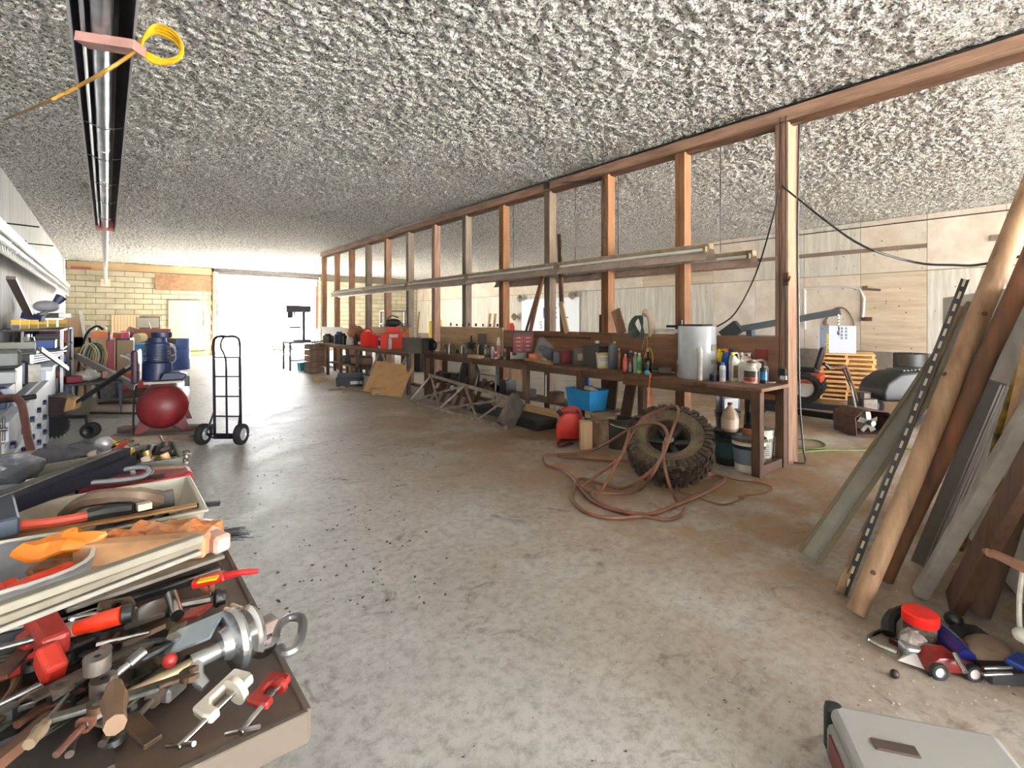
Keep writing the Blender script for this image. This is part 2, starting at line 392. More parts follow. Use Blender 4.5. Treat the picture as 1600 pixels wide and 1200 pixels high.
# back wall: block courses left and right of the bay opening, lintel over it
mB = mat((160, 152, 128), .9, 0, (184, 176, 152), 1.4, None, .2, 30, .07)
def blockwall(name, x0, x1, top, skip=None):
    mb = MB(); mb.box(((x0+x1)/2, YB+.16, ZC/2), (x1-x0, .2, ZC)); wb = ST(name, mb, mat((96, 90, 76), .95))
    n = 16; h = top/n; protos = {}; cnt = 0
    for r in range(n):
        x = x0-(.0 if r % 2 else .3)*1.0
        while x < x1-.02:
            a = max(x, x0); b = min(x+.6, x1); x += .6
            if b-a < .05: continue
            if skip and (r+.5)*h < 2.3:
                if a >= 2.0 and b <= 3.18: continue
                if b > 2.02 and a < 2.02: b = 2.02
                elif a < 3.18 and b > 3.18: a = 3.18
                if b-a < .04: continue
            kx = round(b-a, 2)
            if kx not in protos:
                q = MB(); q.box((0, 0, 0), (kx-.014, .06, h-.016)); protos[kx] = q.mesh('block', mB, None, False, .006)
            link('block', protos[kx], wb, ((a+b)/2, YB+.04, (r+.5)*h))
    return wb
DX = (2.05, 3.15)     # man door
wb = blockwall('wall_back', XL, OP[0]-.12, 3.5, lambda a, b, z0, z1: (b > 2.08 and a < 3.12 and z0 < 2.3))
blockwall('wall_back_right', OP[1]+.1, XR, 3.5)
mb = MB(); mb.box(((XL+OP[0])/2, YB+.02, 3.66), (OP[0]-XL-.1, .08, .3)); P(wb, 'header_board', mb, mat((148, 122, 88), .8, 0, (176, 154, 120), 1.2, 0, .2, 8))
mb = MB(); mb.box((2.6, YB-.01, 3.12), (2.05, .05, .66)); P(wb, 'chipboard_panel', mb, mat((100, 66, 44), .85, 0, (134, 104, 76), 9, None, .3, 30))
mb = MB(); mb.box(((OP[0]+OP[1])/2, YB+.1, (OP[2]+ZC)/2+.05), (OP[1]-OP[0]+.3, .24, ZC-OP[2]+.1)); ST('trim_1', mb, DSTEEL)
jb = mat((206, 190, 160), .8, 0, (170, 110, 80), 1.5)
for x_, nm in ((OP[0]-.06, 'trim_2'), (OP[1]+.05, 'trim_3')):
    mb = MB(); mb.box((x_, YB+.02, OP[2]/2), (.12, .3, OP[2])); ST(nm, mb, jb)
mb = MB(); mb.bar((OP[0]+.03, YB-.18, .9), (OP[0]+.03, YB-.18, 3.1), .06, .05); mb.bar((OP[1]-.12, YB-.2, 1.1), (OP[1]-.12, YB-.2, 3.2), .07, .06)
d1 = MB(); d1.cyl((OP[0]+.05, YB-.28, ZC-.24), (OP[1]-.05, YB-.28, ZC-.24), .11, n=16)
dr = ST('door_1', d1, DSTEEL, True)       # roll-up door, coiled over the opening
dr['label'] = 'rolled-up bay door'
P(dr, 'safety_edge', mb, paint(150, 50, 40))
for x_ in (OP[0]+.03, OP[1]-.03):
    mb = MB(); mb.tube([(x_, YB-.1, .05), (x_, YB-.1, 2), (x_, YB-.12, 3.6)], .025, 6, 4); P(dr, 'track', mb, DSTEEL)
mb = MB(); mb.box((2.6, YB+.0, 1.25), (1.04, .06, 2.1)); d2 = ST('door_2', mb, mat((204, 192, 160), .5, 0, (190, 178, 146), 2), bev=.004)
mb = MB()
for a, b in (((2.06, .2), (2.06, 2.34)), ((3.14, .2), (3.14, 2.34)), ((2.03, 2.34), (3.17, 2.34))): mb.bar((a[0], YB-.02, a[1]), (b[0], YB-.02, b[1]), .06, .08)
P(d2, 'door_frame', mb, mat((222, 210, 176), .5))
mb = MB(); mb.cyl((3.02, YB-.03, 1.2), (3.02, YB-.08, 1.2), .03); P(d2, 'handle', mb, STEEL)
mb = MB(); mb.box((2.65, YB-.3, .09), (1.5, .5, .18)); P(d2, 'doorstep', mb, mat((206, 192, 160), .9))
# front wall behind the camera with two unseen bay openings added for fill light
mb = MB(); xs_ = [XL, FD[0][0], FD[0][1], FD[1][0], FD[1][1], XR]
for i in (0, 2, 4): mb.box(((xs_[i]+xs_[i+1])/2, YF-.1, ZC/2), (xs_[i+1]-xs_[i], .2, ZC))
for a_, b_, h_ in FD: mb.box(((a_+b_)/2, YF-.1, (h_+ZC)/2), (b_-a_, .2, ZC-h_))
ST('wall_front', mb, mB)
# stud wall down the middle
wm = T('wall_middle', 'x', 'x'); del wm['label']; del wm['category']; wm['kind'] = 'structure'
for k in range(13):
    y = 2.25+1.22*k; mb = MB(); d = .15
    e_ = .09 if k == 0 else 0; mb.box((XS+.075+e_/2, y+.035, 1.82), (.15+e_, .068, 3.64)); mb.box((XS+.078, y+.105, 1.82), (.145, .068, 3.64))
    P(wm, 'stud', mb, WOODG() if k in (3, 5, 7, 9) else WOOD(), bev=.004)
mb = MB(); mb.bar((XS+.07, -9.8, 3.74), (XS+.07, 17.1, 3.74), .15, .14); P(wm, 'top_plate', mb, WOOD(1), bev=.004)
mb = MB(); mb.bar((XS+.095, -9.8, 3.645), (XS+.095, 17.05, 3.645), .09, .05); P(wm, 'lower_plate', mb, DWOOD(1))
mb = MB(); mb.bar((XS+.07, 2.4, .02), (XS+.07, 17.1, .02), .14, .04); P(wm, 'sole_plate', mb, DWOOD(1))
mb = MB(); mb.tube([(XS-.02, -2, 3.80), (XS-.02, 5, 3.79), (XS-.02, 12, 3.80)], .012, 6, 2); P(wm, 'conduit', mb, DSTEEL)
mb = MB(); mb.tube([(XS-.02, 5.6, 3.7), (XS-.02, 4.9, 3.58), (XS-.02, 4.75, 3.5), (XS-.02, 4.75, 2.5)], .014, 6, 3)
mb.box((XS-.03, 5.95, 3.72), (.05, .09, .1)); P(wm, 'conduit', mb, DSTEEL)
def backboard(y0, y1, z0, z1, m, x=XS-.012):
    mb = MB(); mb.box((x, (y0+y1)/2, (z0+z1)/2), (.018, y1-y0, z1-z0)); P(wm, 'back_panel', mb, m)
PLY = mat((100, 64, 40), .6, 0, (130, 88, 56), 3, 1, .15, 12, .12)
backboard(2.3, 4.62, .88, 1.36, PLY); backboard(4.63, 7.1, .88, 1.36, PLY); backboard(7.12, 9.3, .88, 1.40, TAN())
backboard(10.7, 12.9, .88, 1.36, mat((196, 132, 66), .6, 0, (220, 166, 100), 3, 1)); backboard(12.95, 15.0, .88, 1.3, mat((190, 160, 120), .6, 0, (210, 184, 150), 3, 1)); backboard(15.0, 16.9, .88, 1.32, mat((228, 222, 214), .6))
# trees beyond the bay, washed out by the daylight
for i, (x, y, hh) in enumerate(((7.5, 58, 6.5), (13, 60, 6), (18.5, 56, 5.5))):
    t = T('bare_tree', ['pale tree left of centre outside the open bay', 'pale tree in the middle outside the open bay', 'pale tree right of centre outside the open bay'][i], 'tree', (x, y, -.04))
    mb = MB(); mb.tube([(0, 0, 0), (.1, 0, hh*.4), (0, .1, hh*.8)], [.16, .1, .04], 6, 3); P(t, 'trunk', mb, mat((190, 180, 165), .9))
    mb = MB()
    for q in range(700):
        a = random.random()*2*pi; r = random.random()**.6*1.9; z = hh*(.3+.75*random.random()); r *= 1.25-z/hh*.7
        c = Vector((cos(a)*r, sin(a)*r, z)); s_ = random.uniform(.08, .2)
        d = Vector((random.uniform(-1, 1), random.uniform(-1, 1), random.uniform(-1, 1))).normalized()*s_; e = d.orthogonal().normalized()*s_
        mb.add([c-d, c+e, c+d, c-e], [(0, 1, 2, 3)])
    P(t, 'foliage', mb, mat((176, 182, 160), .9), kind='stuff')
# ================================================================== HUNG AND FIXED THINGS
def strip_light(y0, y1, x, z, label, group=None, k=0):
    t = T('strip_light', label, 'light fixture', (x, (y0+y1)/2, z), 0, group); L_ = y1-y0-.03
    mb = MB(); mb.box((.02, 0, .09), (.1, L_, .07)); P(t, 'housing', mb, mat((150, 136, 112), .5, 0, (120, 104, 84), 9), bev=.006)
    mb = MB(); mb.add([(-.03, -L_/2, .055), (-.03, L_/2, .055), (-.12, L_/2, -.07), (-.12, -L_/2, -.07), (-.036, -L_/2, .05), (-.036, L_/2, .05), (-.126, L_/2, -.075), (-.126, -L_/2, -.075)], [(0, 1, 2, 3), (7, 6, 5, 4), (0, 3, 7, 4), (1, 5, 6, 2), (3, 2, 6, 7)])
    mb.add([(.07, -L_/2, .055), (.07, L_/2, .055), (.13, L_/2, -.07), (.13, -L_/2, -.07)], [(0, 1, 2, 3)])
    P(t, 'reflector', mb, mat((196, 178, 166), .4, .3, (164, 146, 134), 5))
    mb = MB(); mb.cyl((-.075, -L_/2+.05, .045), (-.075, L_/2-.05, .045), .019, n=10); P(t, 'tube', mb, mat((222, 220, 214), .3), True)
    mb = MB()
    for s in (-1, 1): mb.box((-.07, s*(L_/2-.03), .05), (.05, .03, .06))
    PS(t, 'lamp_holder', mb, mat((120, 110, 80), .5))
    if x > XS: mb = MB(); mb.cyl((.02, -.8, .12), (.02, -.8, 1.5), .006, n=5); mb.cyl((.02, .8, .12), (.02, .8, 1.5), .006, n=5); PS(t, 'hanging_wire', mb, DSTEEL)
    return t
for k in range(5):
    strip_light(3.03+2.48*k, 3.03+2.48*(k+1), XS-.14, 2.31, 'long strip light on the studs, '+['nearest the camera with its open end', 'second from the near end', 'third and middle one of the row', 'fourth from the near end', 'farthest one next to the bay opening'][k], 'strip lights along the stud wall')
for k in range(2):
    strip_light(2.75+2.48*k, 2.75+2.48*(k+1), XS+.33, 2.24, ['strip light sticking out behind the near end of the stud-wall row', 'second strip light on the far side of the studs'][k], 'strip lights behind the studs')
wl_lab = ['nearest', 'second nearest', 'third nearest', 'middle', 'third farthest', 'second farthest', 'farthest']
for k in range(7):
    y = 4.0+2.46*k; t = T('wall_light', 'white double-tube strip light hung along the left wall, %s of the row' % wl_lab[k], 'light fixture', (-.95, y+1.23, 2.3), 0, 'strip lights along the left wall')
    mb = MB(); L_ = 2.42
    mb.add([(.07, -L_/2, .34), (.07, L_/2, .34), (.0, L_/2, .17), (.0, -L_/2, .17), (.03, L_/2, 0), (.03, -L_/2, 0), (.058, -L_/2, .34), (.058, L_/2, .34), (-.012, L_/2, .17), (-.012, -L_/2, .17), (.018, L_/2, 0), (.018, -L_/2, 0)],
           [(0, 1, 2, 3), (3, 2, 4, 5), (6, 9, 8, 7), (9, 11, 10, 8), (0, 6, 7, 1), (5, 4, 10, 11), (0, 3, 9, 6), (3, 5, 11, 9), (1, 7, 8, 2), (2, 8, 10, 4)])
    for q in range(12): mb.box((.02, -L_/2+.1+q*.2, .08), (.012, .01, .15))
    P(t, 'reflector', mb, mat((214, 214, 212), .35, .2, (180, 178, 172), 5))
    mb = MB(); mb.box((-.05, 0, .17), (.08, L_, .12)); P(t, 'housing', mb, mat((150, 150, 146), .5))
    for z in (.11, .22): mb = MB(); mb.cyl((.06, -L_/2+.04, z), (.06, L_/2-.04, z), .019, n=10); P(t, 'tube', mb, mat((236, 238, 244), .25), True)
    mb = MB(); mb.cyl((-.02, .3, .2), (-.27, .3, .55), .006, n=5); mb.cyl((-.02, -.6, .2), (-.27, -.6, .55), .006, n=5); PS(t, 'hanger', mb, DSTEEL)
for k, (y, z) in enumerate(((4.35, 2.95), (10.5, 2.98), (13.2, 3.0))):
    mb = MB(); mb.cyl((XL, y, z), (XL+.42, y+.05, z-.01), .012, n=6); mb.box((XL+.02, y, z-.02), (.04, .05, .14))
    G('wall_hook', ['black steel rod sticking out of the left wall, nearest', 'middle black steel rod on the left wall', 'black steel rod on the left wall by the far corner'][k], 'hook', mb, BLACK)
# radiant tube heater under the ceiling
t = T('tube_heater', 'long radiant tube heater with dark reflector hanging from the ceiling', 'heater', (0, 7.6, 3.2))
mb = MB(); Y0, Y1 = -5.2, 4.2
pr_ = [(-.155, 0), (-.15, .05), (-.07, .2), (.06, .2), (.125, .05), (.12, 0)]
for i in range(5):
    (a, b), (c, d) = pr_[i], pr_[i+1]; mb.bar((0, 0, 0), (0, 0, .001), .001, .001) if 0 else None
    mb.add([(a, Y0, b), (a, Y1, b), (c, Y1, d), (c, Y0, d), (a*1.03, Y0, b+.006), (a*1.03, Y1, b+.006), (c*1.03, Y1, d+.006), (c*1.03, Y0, d+.006)], [(0, 1, 2, 3), (7, 6, 5, 4), (0, 4, 5, 1), (3, 2, 6, 7)])
P(t, 'reflector', mb, mat((92, 84, 92), .38, .6, (66, 56, 58), 4))
for x in (-.158, .127):
    mb = MB(); mb.box((x, -.5, .01), (.012, 9.4, .035)); P(t, 'reflector_lip', mb, mat((214, 216, 222), .35, .4))
mb = MB()
for a, b, r in ((Y0, -1.2, .052), (-1.2, -1.14, .055), (-1.14, .2, .05), (.2, .26, .053), (.26, 4.15, .05)): mb.cyl((-.02, a, .055), (-.02, b, .055), r, n=18)
P(t, 'radiant_tube', mb, mat((196, 204, 214), .3, .75, (160, 166, 176), 5), True)
mb = MB(); mb.cyl((-.105, Y0, .04), (-.105, 4.0, .03), .012, n=8); P(t, 'conduit', mb, mat((200, 205, 215), .35, .5), True)
for y in (-2.0, -.9, .35, 1.6, 3.0):
    mb = MB(); mb.tube([(-.15, y, .04), (-.06, y, .01), (-.02, y, -.004), (.04, y, .01), (.12, y, .04)], .005, 5, 3); P(t, 'wire_hanger', mb, BLACK)
mb = MB(); mb.box((-.01, 4.22, .08), (.27, .02, .2)); P(t, 'end_plate', mb, paint(150, 40, 40))
for y in (-4.6, -1.5, 1.5, 4.0): mb = MB(); mb.cyl((0, y, .2), (0, y, .62), .006, n=5); P(t, 'chain', mb, DSTEEL)
mb = MB(); mb.tube([(-.02, 4.2, .06), (-.02, 8, .08), (-.02, 15, .1), (-.02, 16.4, .08), (-.02, 17.2, -.12), (-.02, 17.75, -.2)], .055, 14, 4); P(t, 'exhaust_pipe', mb, mat((226, 220, 222), .4), True)
mb = MB(); mb.box((-.02, 17.74, -.2), (.3, .03, .3)); P(t, 'wall_plate', mb, mat((214, 204, 180), .5))
mb = MB(); mb.bar(ad(128, 62, 2.96), ad(218, 76, 2.96), .1, .055); G('hanging_board', 'pinkish board slung across the underside of the tube heater', 'board', mb, mat((170, 130, 124), .7, 0, (140, 106, 100), 5))
mb = MB(); A = ad(215, 78, 3.1)
mb.tube([aX(0, 190, XL+.05), ad(60, 165, 3.0), ad(120, 136, 2.85), ad(170, 108, 2.75), ad(205, 85, 2.9), A], .010, 6, 4)
G('yellow_rope', 'yellow cord running from the left wall across the tube heater', 'cord', mb, mat((150, 112, 40), .5, 0, (120, 90, 40), 9), True)
mb = MB()
for q in range(4):
    pts = [ad(215+q*2, 72, 3.1), ad(232, 84+q*3, 3.1), ad(255, 94+q*2, 3.12), ad(276+q*2, 90, 3.12), ad(283, 78-q*4, 3.15), ad(268, 62-q*5, 3.2), ad(240, 52-q*4, 3.2)]
    mb.tube(pts, .010, 6, 4, closed=True)
G('cord_coil', 'loose yellow cord coil hanging beside the tube heater', 'cord', mb, mat((196, 156, 20), .45), True)
# cables of the end stud
mb = MB(); X = XS-.02
mb.tube([(X, 2.27, 3.7), (X, 2.27, 2.8), (X, 2.275, 2.0), (X, 2.27, 1.05)], .007, 5, 3); mb.tube([(X, 2.33, 3.7), (X-.005, 2.335, 2.6), (X, 2.33, 1.5), (X, 2.34, .95)], .006, 5, 3); mb.box((X, 2.30, .98), (.05, .07, .09))
G('power_cable', 'black cables clipped down the front of the end stud', 'cable', mb, BLACK)
mb = MB(); mb.tube([(XS+.22, 2.23, 3.66), (XS+.20, 2.235, 2.6), (XS+.22, 2.235, 1.6), (XS+.235, 2.23, .7), (XS+.25, 2.2, .18), (XS+.2, 2.16, .04), (XS+.1, 2.14, .03), (XS+.02, 2.2, .04)], .011, 6, 4)
G('black_cable', 'thick black cable running down beside the end stud and looping at its foot', 'cable', mb, BLACK)
mb = MB(); mb.tube([(XS-.03, 2.33, 2.93), aX(1205, 350, XS), aX(1180, 430, XS+.1), aX(1148, 490, XS), aX(1117, 512, XS-.02)], .009, 6, 5)
G('hanging_cable', 'black cable drooping left from the end stud to the white water tank', 'cable', mb, BLACK)
mb = MB(); mb.tube([(XS-.03, 2.3, 2.96), aX(1290, 345, XS-.4), aX(1350, 385, XS-.8), ad(1430, 410, 4.0), ad(1490, 414, 3.7), ad(1540, 412, 3.4), ad(1680, 380, 3.0)], .009, 6, 5)
G('drooping_cable', 'black cable sagging right from the end stud behind the peeled log', 'cable', mb, BLACK)
mb = MB(); mb.tube([(XS-.03, 2.27, 1.95), (XS-.12, 2.2, 1.95), (XS-.14, 2.18, 1.99)], .012, 5, 2); mb.box((XS-.01, 2.27, 1.97), (.03, .05, .14)); G('cable_hook', 'rusty hook screwed to the end stud', 'hook', mb, RUST)
# ================================================================== WORKBENCHES ALONG THE STUDS
def bench(name, label, y0, y1, x0, x1, z, legs, shelf=None, plank=.14, m=None):
    t = T(name, label, 'workbench', ((x0+x1)/2, (y0+y1)/2, 0)); n = max(2, round((y1-y0)/plank))
    m = m or mat((92, 60, 40), .65, 0, (124, 84, 56), 5, 0, .3, 12, .22)
    for k in range(n):
        a = y0+(y1-y0)*k/n; b = y0+(y1-y0)*(k+1)/n
        mb = MB(); mb.box(((x0+x1)/2+random.uniform(-.01, .01), (a+b)/2, z-.018), (x1-x0, b-a-.005, .036)); P(t, 'plank', mb, m, bev=.003, w=True)
    for x_ in (x0+.05, x1-.04):
        mb = MB(); mb.bar((x_, y0+.02, z-.08), (x_, y1-.02, z-.08), .038, .09); P(t, 'rail', mb, DWOOD(1), w=True)
    for y_, lx in legs:
        mb = MB(); mb.box((lx, y_, (z-.04)/2), (.09, .085, z-.04)); P(t, 'leg', mb, DWOOD(2), bev=.004, w=True)
    if shelf:
        for (a, b, sz) in shelf:
            for q in range(3):
                mb = MB(); xx = x0+.1+(x1-x0-.14)*(q+.5)/3; mb.box((xx, (a+b)/2, sz), ((x1-x0-.14)/3-.01, b-a, .03)); P(t, 'shelf_board', mb, WOODG(1), bev=.002, w=True)
    return t
b1 = bench('workbench', 'near plank-topped workbench end with the fluid bottles and white tank', 2.23, 3.95, 4.93, 5.56, .87, [(2.29, 4.98), (2.29, 5.52)])
mb = MB(); mb.bar((4.98, 2.29, .05), (5.52, 2.29, .05), .05, .09); P(b1, 'foot_rail', mb, DWOOD(0), w=True)
b2 = bench('workbench', 'long middle workbench with the red toolbox and grey fluid jugs', 3.97, 9.05, 5.03, 5.56, .885, [(5.9, 5.08), (4.75, 5.08), (7.4, 5.08), (9.0, 5.08), (9.0, 5.5), (4.0, 5.45)], [(4.35, 9.0, .3)])
BT = .885
b3 = T('workbench', 'far workbench with braced legs holding the red fuel cans', 'workbench', (5.15, 12, 0))
for k in range(17):
    a = 9.25+k*.36; mb = MB(); mb.box((5.12, a+.18, .86), (.66, .352, .03)); P(b3, 'plank', mb, mat((110, 78, 56), .7, 0, (136, 104, 80), 5, 0, .3, 12, .15), w=True)
mb = MB(); mb.bar((4.82, 9.25, .82), (4.82, 15.3, .82), .03, .06); P(b3, 'rail', mb, DWOOD(1), w=True)
for y_ in (9.35, 10.7, 12.1, 13.2, 14.2, 15.2):
    mb = MB(); mb.box((4.85, y_, .42), (.07, .07, .84)); P(b3, 'leg', mb, DWOOD(), w=True)
    mb = MB(); mb.box((5.4, y_, .42), (.07, .07, .84)); P(b3, 'leg', mb, DWOOD(), w=True)
for a, b in (((4.84, 9.4, .8), (4.84, 10.0, .25)), ((4.84, 10.65, .8), (4.84, 10.1, .25)), ((4.84, 10.75, .8), (4.84, 11.3, .25))):
    mb = MB(); mb.bar(a, b, .03, .05); P(b3, 'brace', mb, mat((168, 150, 130), .6), w=True)
mb = MB(); mb.box((5.1, 12.7, .36), (.55, 2.9, .04)); P(b3, 'shelf_board', mb, WOODG(1), w=True)
# ================================================================== GENERIC SMALL THINGS
def bottle(x, y, z, h, r, c, cap, lab, label, cat='bottle', group=None, neck=.35, sh=.72, lz=(.15, .6), name='bottle', lc=None, rz=0, n=14):
    t = T(name, label, cat, (x, y, z), rz, group)
    mb = MB(); mb.lathe([(r*.92, 0), (r, h*.04), (r, h*sh), (r*.85, h*(sh+.06)), (r*neck, h*(sh+.16)), (r*neck, h*.93), (0, h*.93)], n=n); P(t, 'body', mb, c, True)
    mb = MB(); mb.cyl((0, 0, h*.9), (0, 0, h), r*(neck+.1), n=10); P(t, 'cap', mb, cap, True)
    if lab: mb = MB(); mb.lathe([(r*1.02, h*lz[0]), (r*1.02, h*lz[1])], n=n); P(t, 'label_band', mb, lab, True)
    return t
def spray(x, y, z, h, r, c, cap, label, lab=None, group=None, name='spray_can', cat='spray can'):
    t = T(name, label, cat, (x, y, z), 0, group)
    mb = MB(); mb.lathe([(r*.94, 0), (r, .006), (r, h*.78), (r*.93, h*.8), (r*.55, h*.86), (0, h*.86)], n=14); P(t, 'can', mb, c, True)
    mb = MB(); mb.lathe([(r*.6, h*.84), (r*.62, h*.97), (r*.5, h), (0, h)], n=12); P(t, 'cap', mb, cap, True)
    if lab: mb = MB(); mb.lathe([(r*1.02, h*.2), (r*1.02, h*.62)], n=14); P(t, 'label_band', mb, lab, True)
    return t
def jug(x, y, z, w_, d_, h, c, cap, label, rz=0, lab=None, name='jug', group=None, sl=.0, cat='jug'):
    """flat moulded container with a grip hole near the top"""
    t = T(name, label, cat, (x, y, z), rz, group); a = w_/2
    mb = MB(); mb.prism([(-a, 0), (a, 0), (a, h*.62), (a*.9, h*.72), (a*.35, h*.78), (-a*.2, h*.9), (-a*.75, h*.9), (-a, h*.68)], d_, (0, 0, 0), (1, 0, 0), (0, 0, 1)); P(t, 'body', mb, c, True, .012, seg=2)
    mb = MB(); mb.tube([(a*.88, 0, h*.68), (a*.85, 0, h*.86), (a*.5, 0, h*.97), (-a*.3, 0, h*.93), (-a*.45, 0, h*.86)], d_*.13, 8, 4); P(t, 'grip', mb, c, True)
    mb = MB(); mb.cyl((-a*.5, 0, h*.88), (-a*.5, 0, h), min(d_*.28, .022), n=12); P(t, 'cap', mb, cap, True)
    if lab: mb = MB(); mb.box((0, -d_/2-.001, h*.34), (w_*.74, .003, h*.42)); P(t, 'front_label', mb, lab)
    return t
def pail(x, y, z, r, h, c, label, rz=0, lid=None, lab=None, handle=None, name='pail', group=None, hup=0, cat='bucket'):
    t = T(name, label, cat, (x, y, z), rz, group)
    if lid is None: pf = [(r*.86, 0), (r*.87, .004), (r, h*.8), (r*1.04, h*.8), (r*1.04, h*.84), (r*1.0, h*.86), (r*1.04, h*.9), (r*1.05, h), (r*.97, h), (r*.84, .01), (0, .01)]
    else: pf = [(r*.86, 0), (r, h*.78), (r*1.05, h*.79), (r*1.05, h*.83), (r, h*.85), (r*1.04, h*.87), (r*1.04, h*.93), (0, h*.93)]
    mb = MB(); mb.lathe(pf, n=26); P(t, 'body', mb, c, True)
    if lid: mb = MB(); mb.lathe([(r*1.07, h*.9), (r*1.08, h), (r*1.0, h*1.0), (r*.97, h*.97), (0, h*.97)], n=26); P(t, 'lid', mb, lid, True)
    if handle:
        k = r*1.06; zz = h*.84
        if hup: pts = [(-k, 0, zz), (-k*.95, 0, zz+hup*.6), (-k*.5, 0, zz+hup), (k*.5, 0, zz+hup), (k*.95, 0, zz+hup*.6), (k, 0, zz)]
        else: pts = [(-k, 0, zz), (-k*.9, -k*.6, zz-.02), (0, -k*1.12, zz-.05), (k*.9, -k*.6, zz-.02), (k, 0, zz)]
        mb = MB(); mb.tube(pts, .005, 6, 4); P(t, 'handle', mb, handle, True)
    if lab: mb = MB(); mb.lathe([(r*.915, h*.22), (r*.985, h*.68)], n=26); P(t, 'label_band', mb, lab, True)
    return t
def carton(x, y, z, w_, d_, h, m, label, rz=0, name='cardboard_box', cat='box', parts=None, group=None, bev=.004, lid=None):
    t = T(name, label, cat, (x, y, z), rz, group)
    mb = MB(); mb.box((0, 0, h/2), (w_, d_, h)); P(t, 'body', mb, m, bev=bev)
    if lid: mb = MB(); mb.box((0, 0, h*.98), (w_*1.03, d_*1.03, h*.16)); P(t, 'lid', mb, lid, bev=bev)
    for (nm, c, s, mm) in (parts or []):
        mb = MB(); mb.box(c, s); P(t, nm, mb, mm, bev=.001)
    return t
def wheel(par, name, c, r, wd, axis=(0, 1, 0), hub=None, tread=0):
    """tyre with rim and hub as part + sub-part"""
    A = Vector(axis).normalized(); mb = MB(); h = wd/2
    mb.lathe([(r*.58, -h*.8), (r*.8, -h), (r*.95, -h*.85), (r, -h*.5), (r, h*.5), (r*.95, h*.85), (r*.8, h), (r*.58, h*.8)], c, 24, A, close=True)
    if tread:
        for k in range(tread):
            a = 2*pi*k/tread; _, _, t_, x_, y_ = mb.frame((0, 0, 0), A); d = x_*cos(a)+y_*sin(a)
            mb.bar(Vector(c)+d*r*.97-A*h*.8, Vector(c)+d*r*1.0+A*h*.8*(1 if k % 2 else .2), r*.12, r*.06, d)
    o = P(par, name, mb, RUBBER, True)
    mb = MB(); mb.lathe([(0, -h*.35), (r*.5, -h*.35), (r*.6, -h*.75), (r*.6, h*.75), (r*.5, h*.35), (r*.2, h*.35), (r*.18, h*.7), (0, h*.7)], c, 20, A); P(o, 'rim', mb, hub or mat((200, 200, 200), .4, .5), True)
    return o
# ================================================================== RIGHT SIDE: THINGS ON THE NEAR BENCH
Z1 = .87
def on(px, py, z):
    v = az(px, py, z)
    if z > .5:                                           # keep it on the bench top, in the same line of sight
        lo, hi = (5.0, 5.5) if z < .88 else (5.1, 5.4)
        if v.x < lo or v.x > hi: v = aX(px, py, min(max(v.x, lo), hi))
    return v.x, v.y
cream = pla(206, 196, 176); amber = mat((150, 88, 40), .25, 0, (120, 64, 30), 9); wht = pla(222, 218, 208); gry = pla(86, 88, 92); dgrn = pla(52, 66, 58)
redp = pla(190, 32, 24); bluep = pla(28, 84, 170); yel = pla(232, 206, 26); org = pla(224, 104, 30); brn = pla(92, 52, 32); olive = pla(74, 72, 60)
t = T('water_tank', 'dented white enamel water tank standing on the near workbench', 'tank', (5.31, aX(1089, 590, 5.31).y, Z1))
mb = MB(); mb.lathe([(.205, 0), (.21, .01), (.21, .59), (.205, .6), (0, .6)], n=30); P(t, 'body', mb, mat((200, 204, 208), .35, .1, (178, 180, 182), 4), True)
mb = MB(); mb.box((.03, .02, .61), (.36, .24, .02), .2); P(t, 'cover', mb, BLACK)
mb = MB(); mb.tube([(-.17, -.12, .34), (-.19, -.15, .33), (-.19, -.15, .22), (-.19, -.15, .0)], .028, 10, 3); P(t, 'pipe', mb, wht, True)
mb = MB(); mb.box((.0, -.211, .36), (.1, .004, .07)); mb.box((.0, -.211, .2), (.12, .004, .05)); PS(t, 'scorched_patch', mb, mat((150, 140, 126), .7))
def bt(px, py, *a, **k): x, y = on(px, py, Z1); return bottle(x, y, Z1, *a, **k)
bt(1061, 588, .24, .027, cream, pla(150, 70, 40), pla(150, 120, 100), 'cream squeeze bottle with brown cap at left of the near bench')
x, y = on(1074, 590, Z1); spray(x, y, Z1, .24, .036, dgrn, BLACK, 'dark green spray can before the white water tank')
x, y = on(1090, 591, Z1); carton(x, y, Z1, .13, .07, .21, mat((150, 132, 96), .4, .3, (110, 96, 70), 9), 'old tan metal solvent can with a flat screw top', -.6, 'solvent_can', 'can', [('cap', (.03, 0, .22), (.035, .035, .03), BLACK)])
x, y = on(1101, 592, Z1); spray(x, y, Z1, .2, .045, mat((104, 104, 92), .5, .2, (76, 76, 66), 9), DSTEEL, 'dull grey-green canister beside the tan solvent can', name='canister', cat='can')
x, y = on(1128, 577, Z1); jug(x, y, Z1, .17, .09, .34, yel, yel, 'tall bright yellow oil jug at the back of the near bench', -.6, pla(50, 50, 60), name='oil_jug')
bt(1118, 592, .2, .042, pla(36, 34, 38), BLACK, mat((176, 128, 70), .5), 'black bottle with orange label before the yellow jug', neck=.6, lz=(.2, .5))
x, y = on(1116, 595, Z1); spray(x, y, Z1, .09, .048, pla(40, 42, 70), pla(130, 130, 150), 'low navy tin can beside the black bottle', name='tin_can', cat='can')
x, y = on(1129, 596, Z1); spray(x, y, Z1, .21, .033, wht, bluep, 'white spray can with a blue cap', lab=pla(196, 190, 206))
x, y = on(1139, 580, Z1); jug(x, y, Z1, .16, .08, .34, bluep, org, 'blue oil jug with an orange cap', -.2, name='oil_jug')
x, y = on(1148, 596, Z1); jug(x, y, Z1, .11, .07, .32, wht, yel, 'slim white bottle with slanted spout and yellow cap', -.5, pla(120, 100, 76), name='spout_bottle', cat='bottle')
x, y = on(1166, 586, Z1); jug(x, y, Z1, .22, .1, .31, pla(176, 160, 156), wht, 'greyish pink gallon jug with teal label', -.6, pla(60, 120, 140))
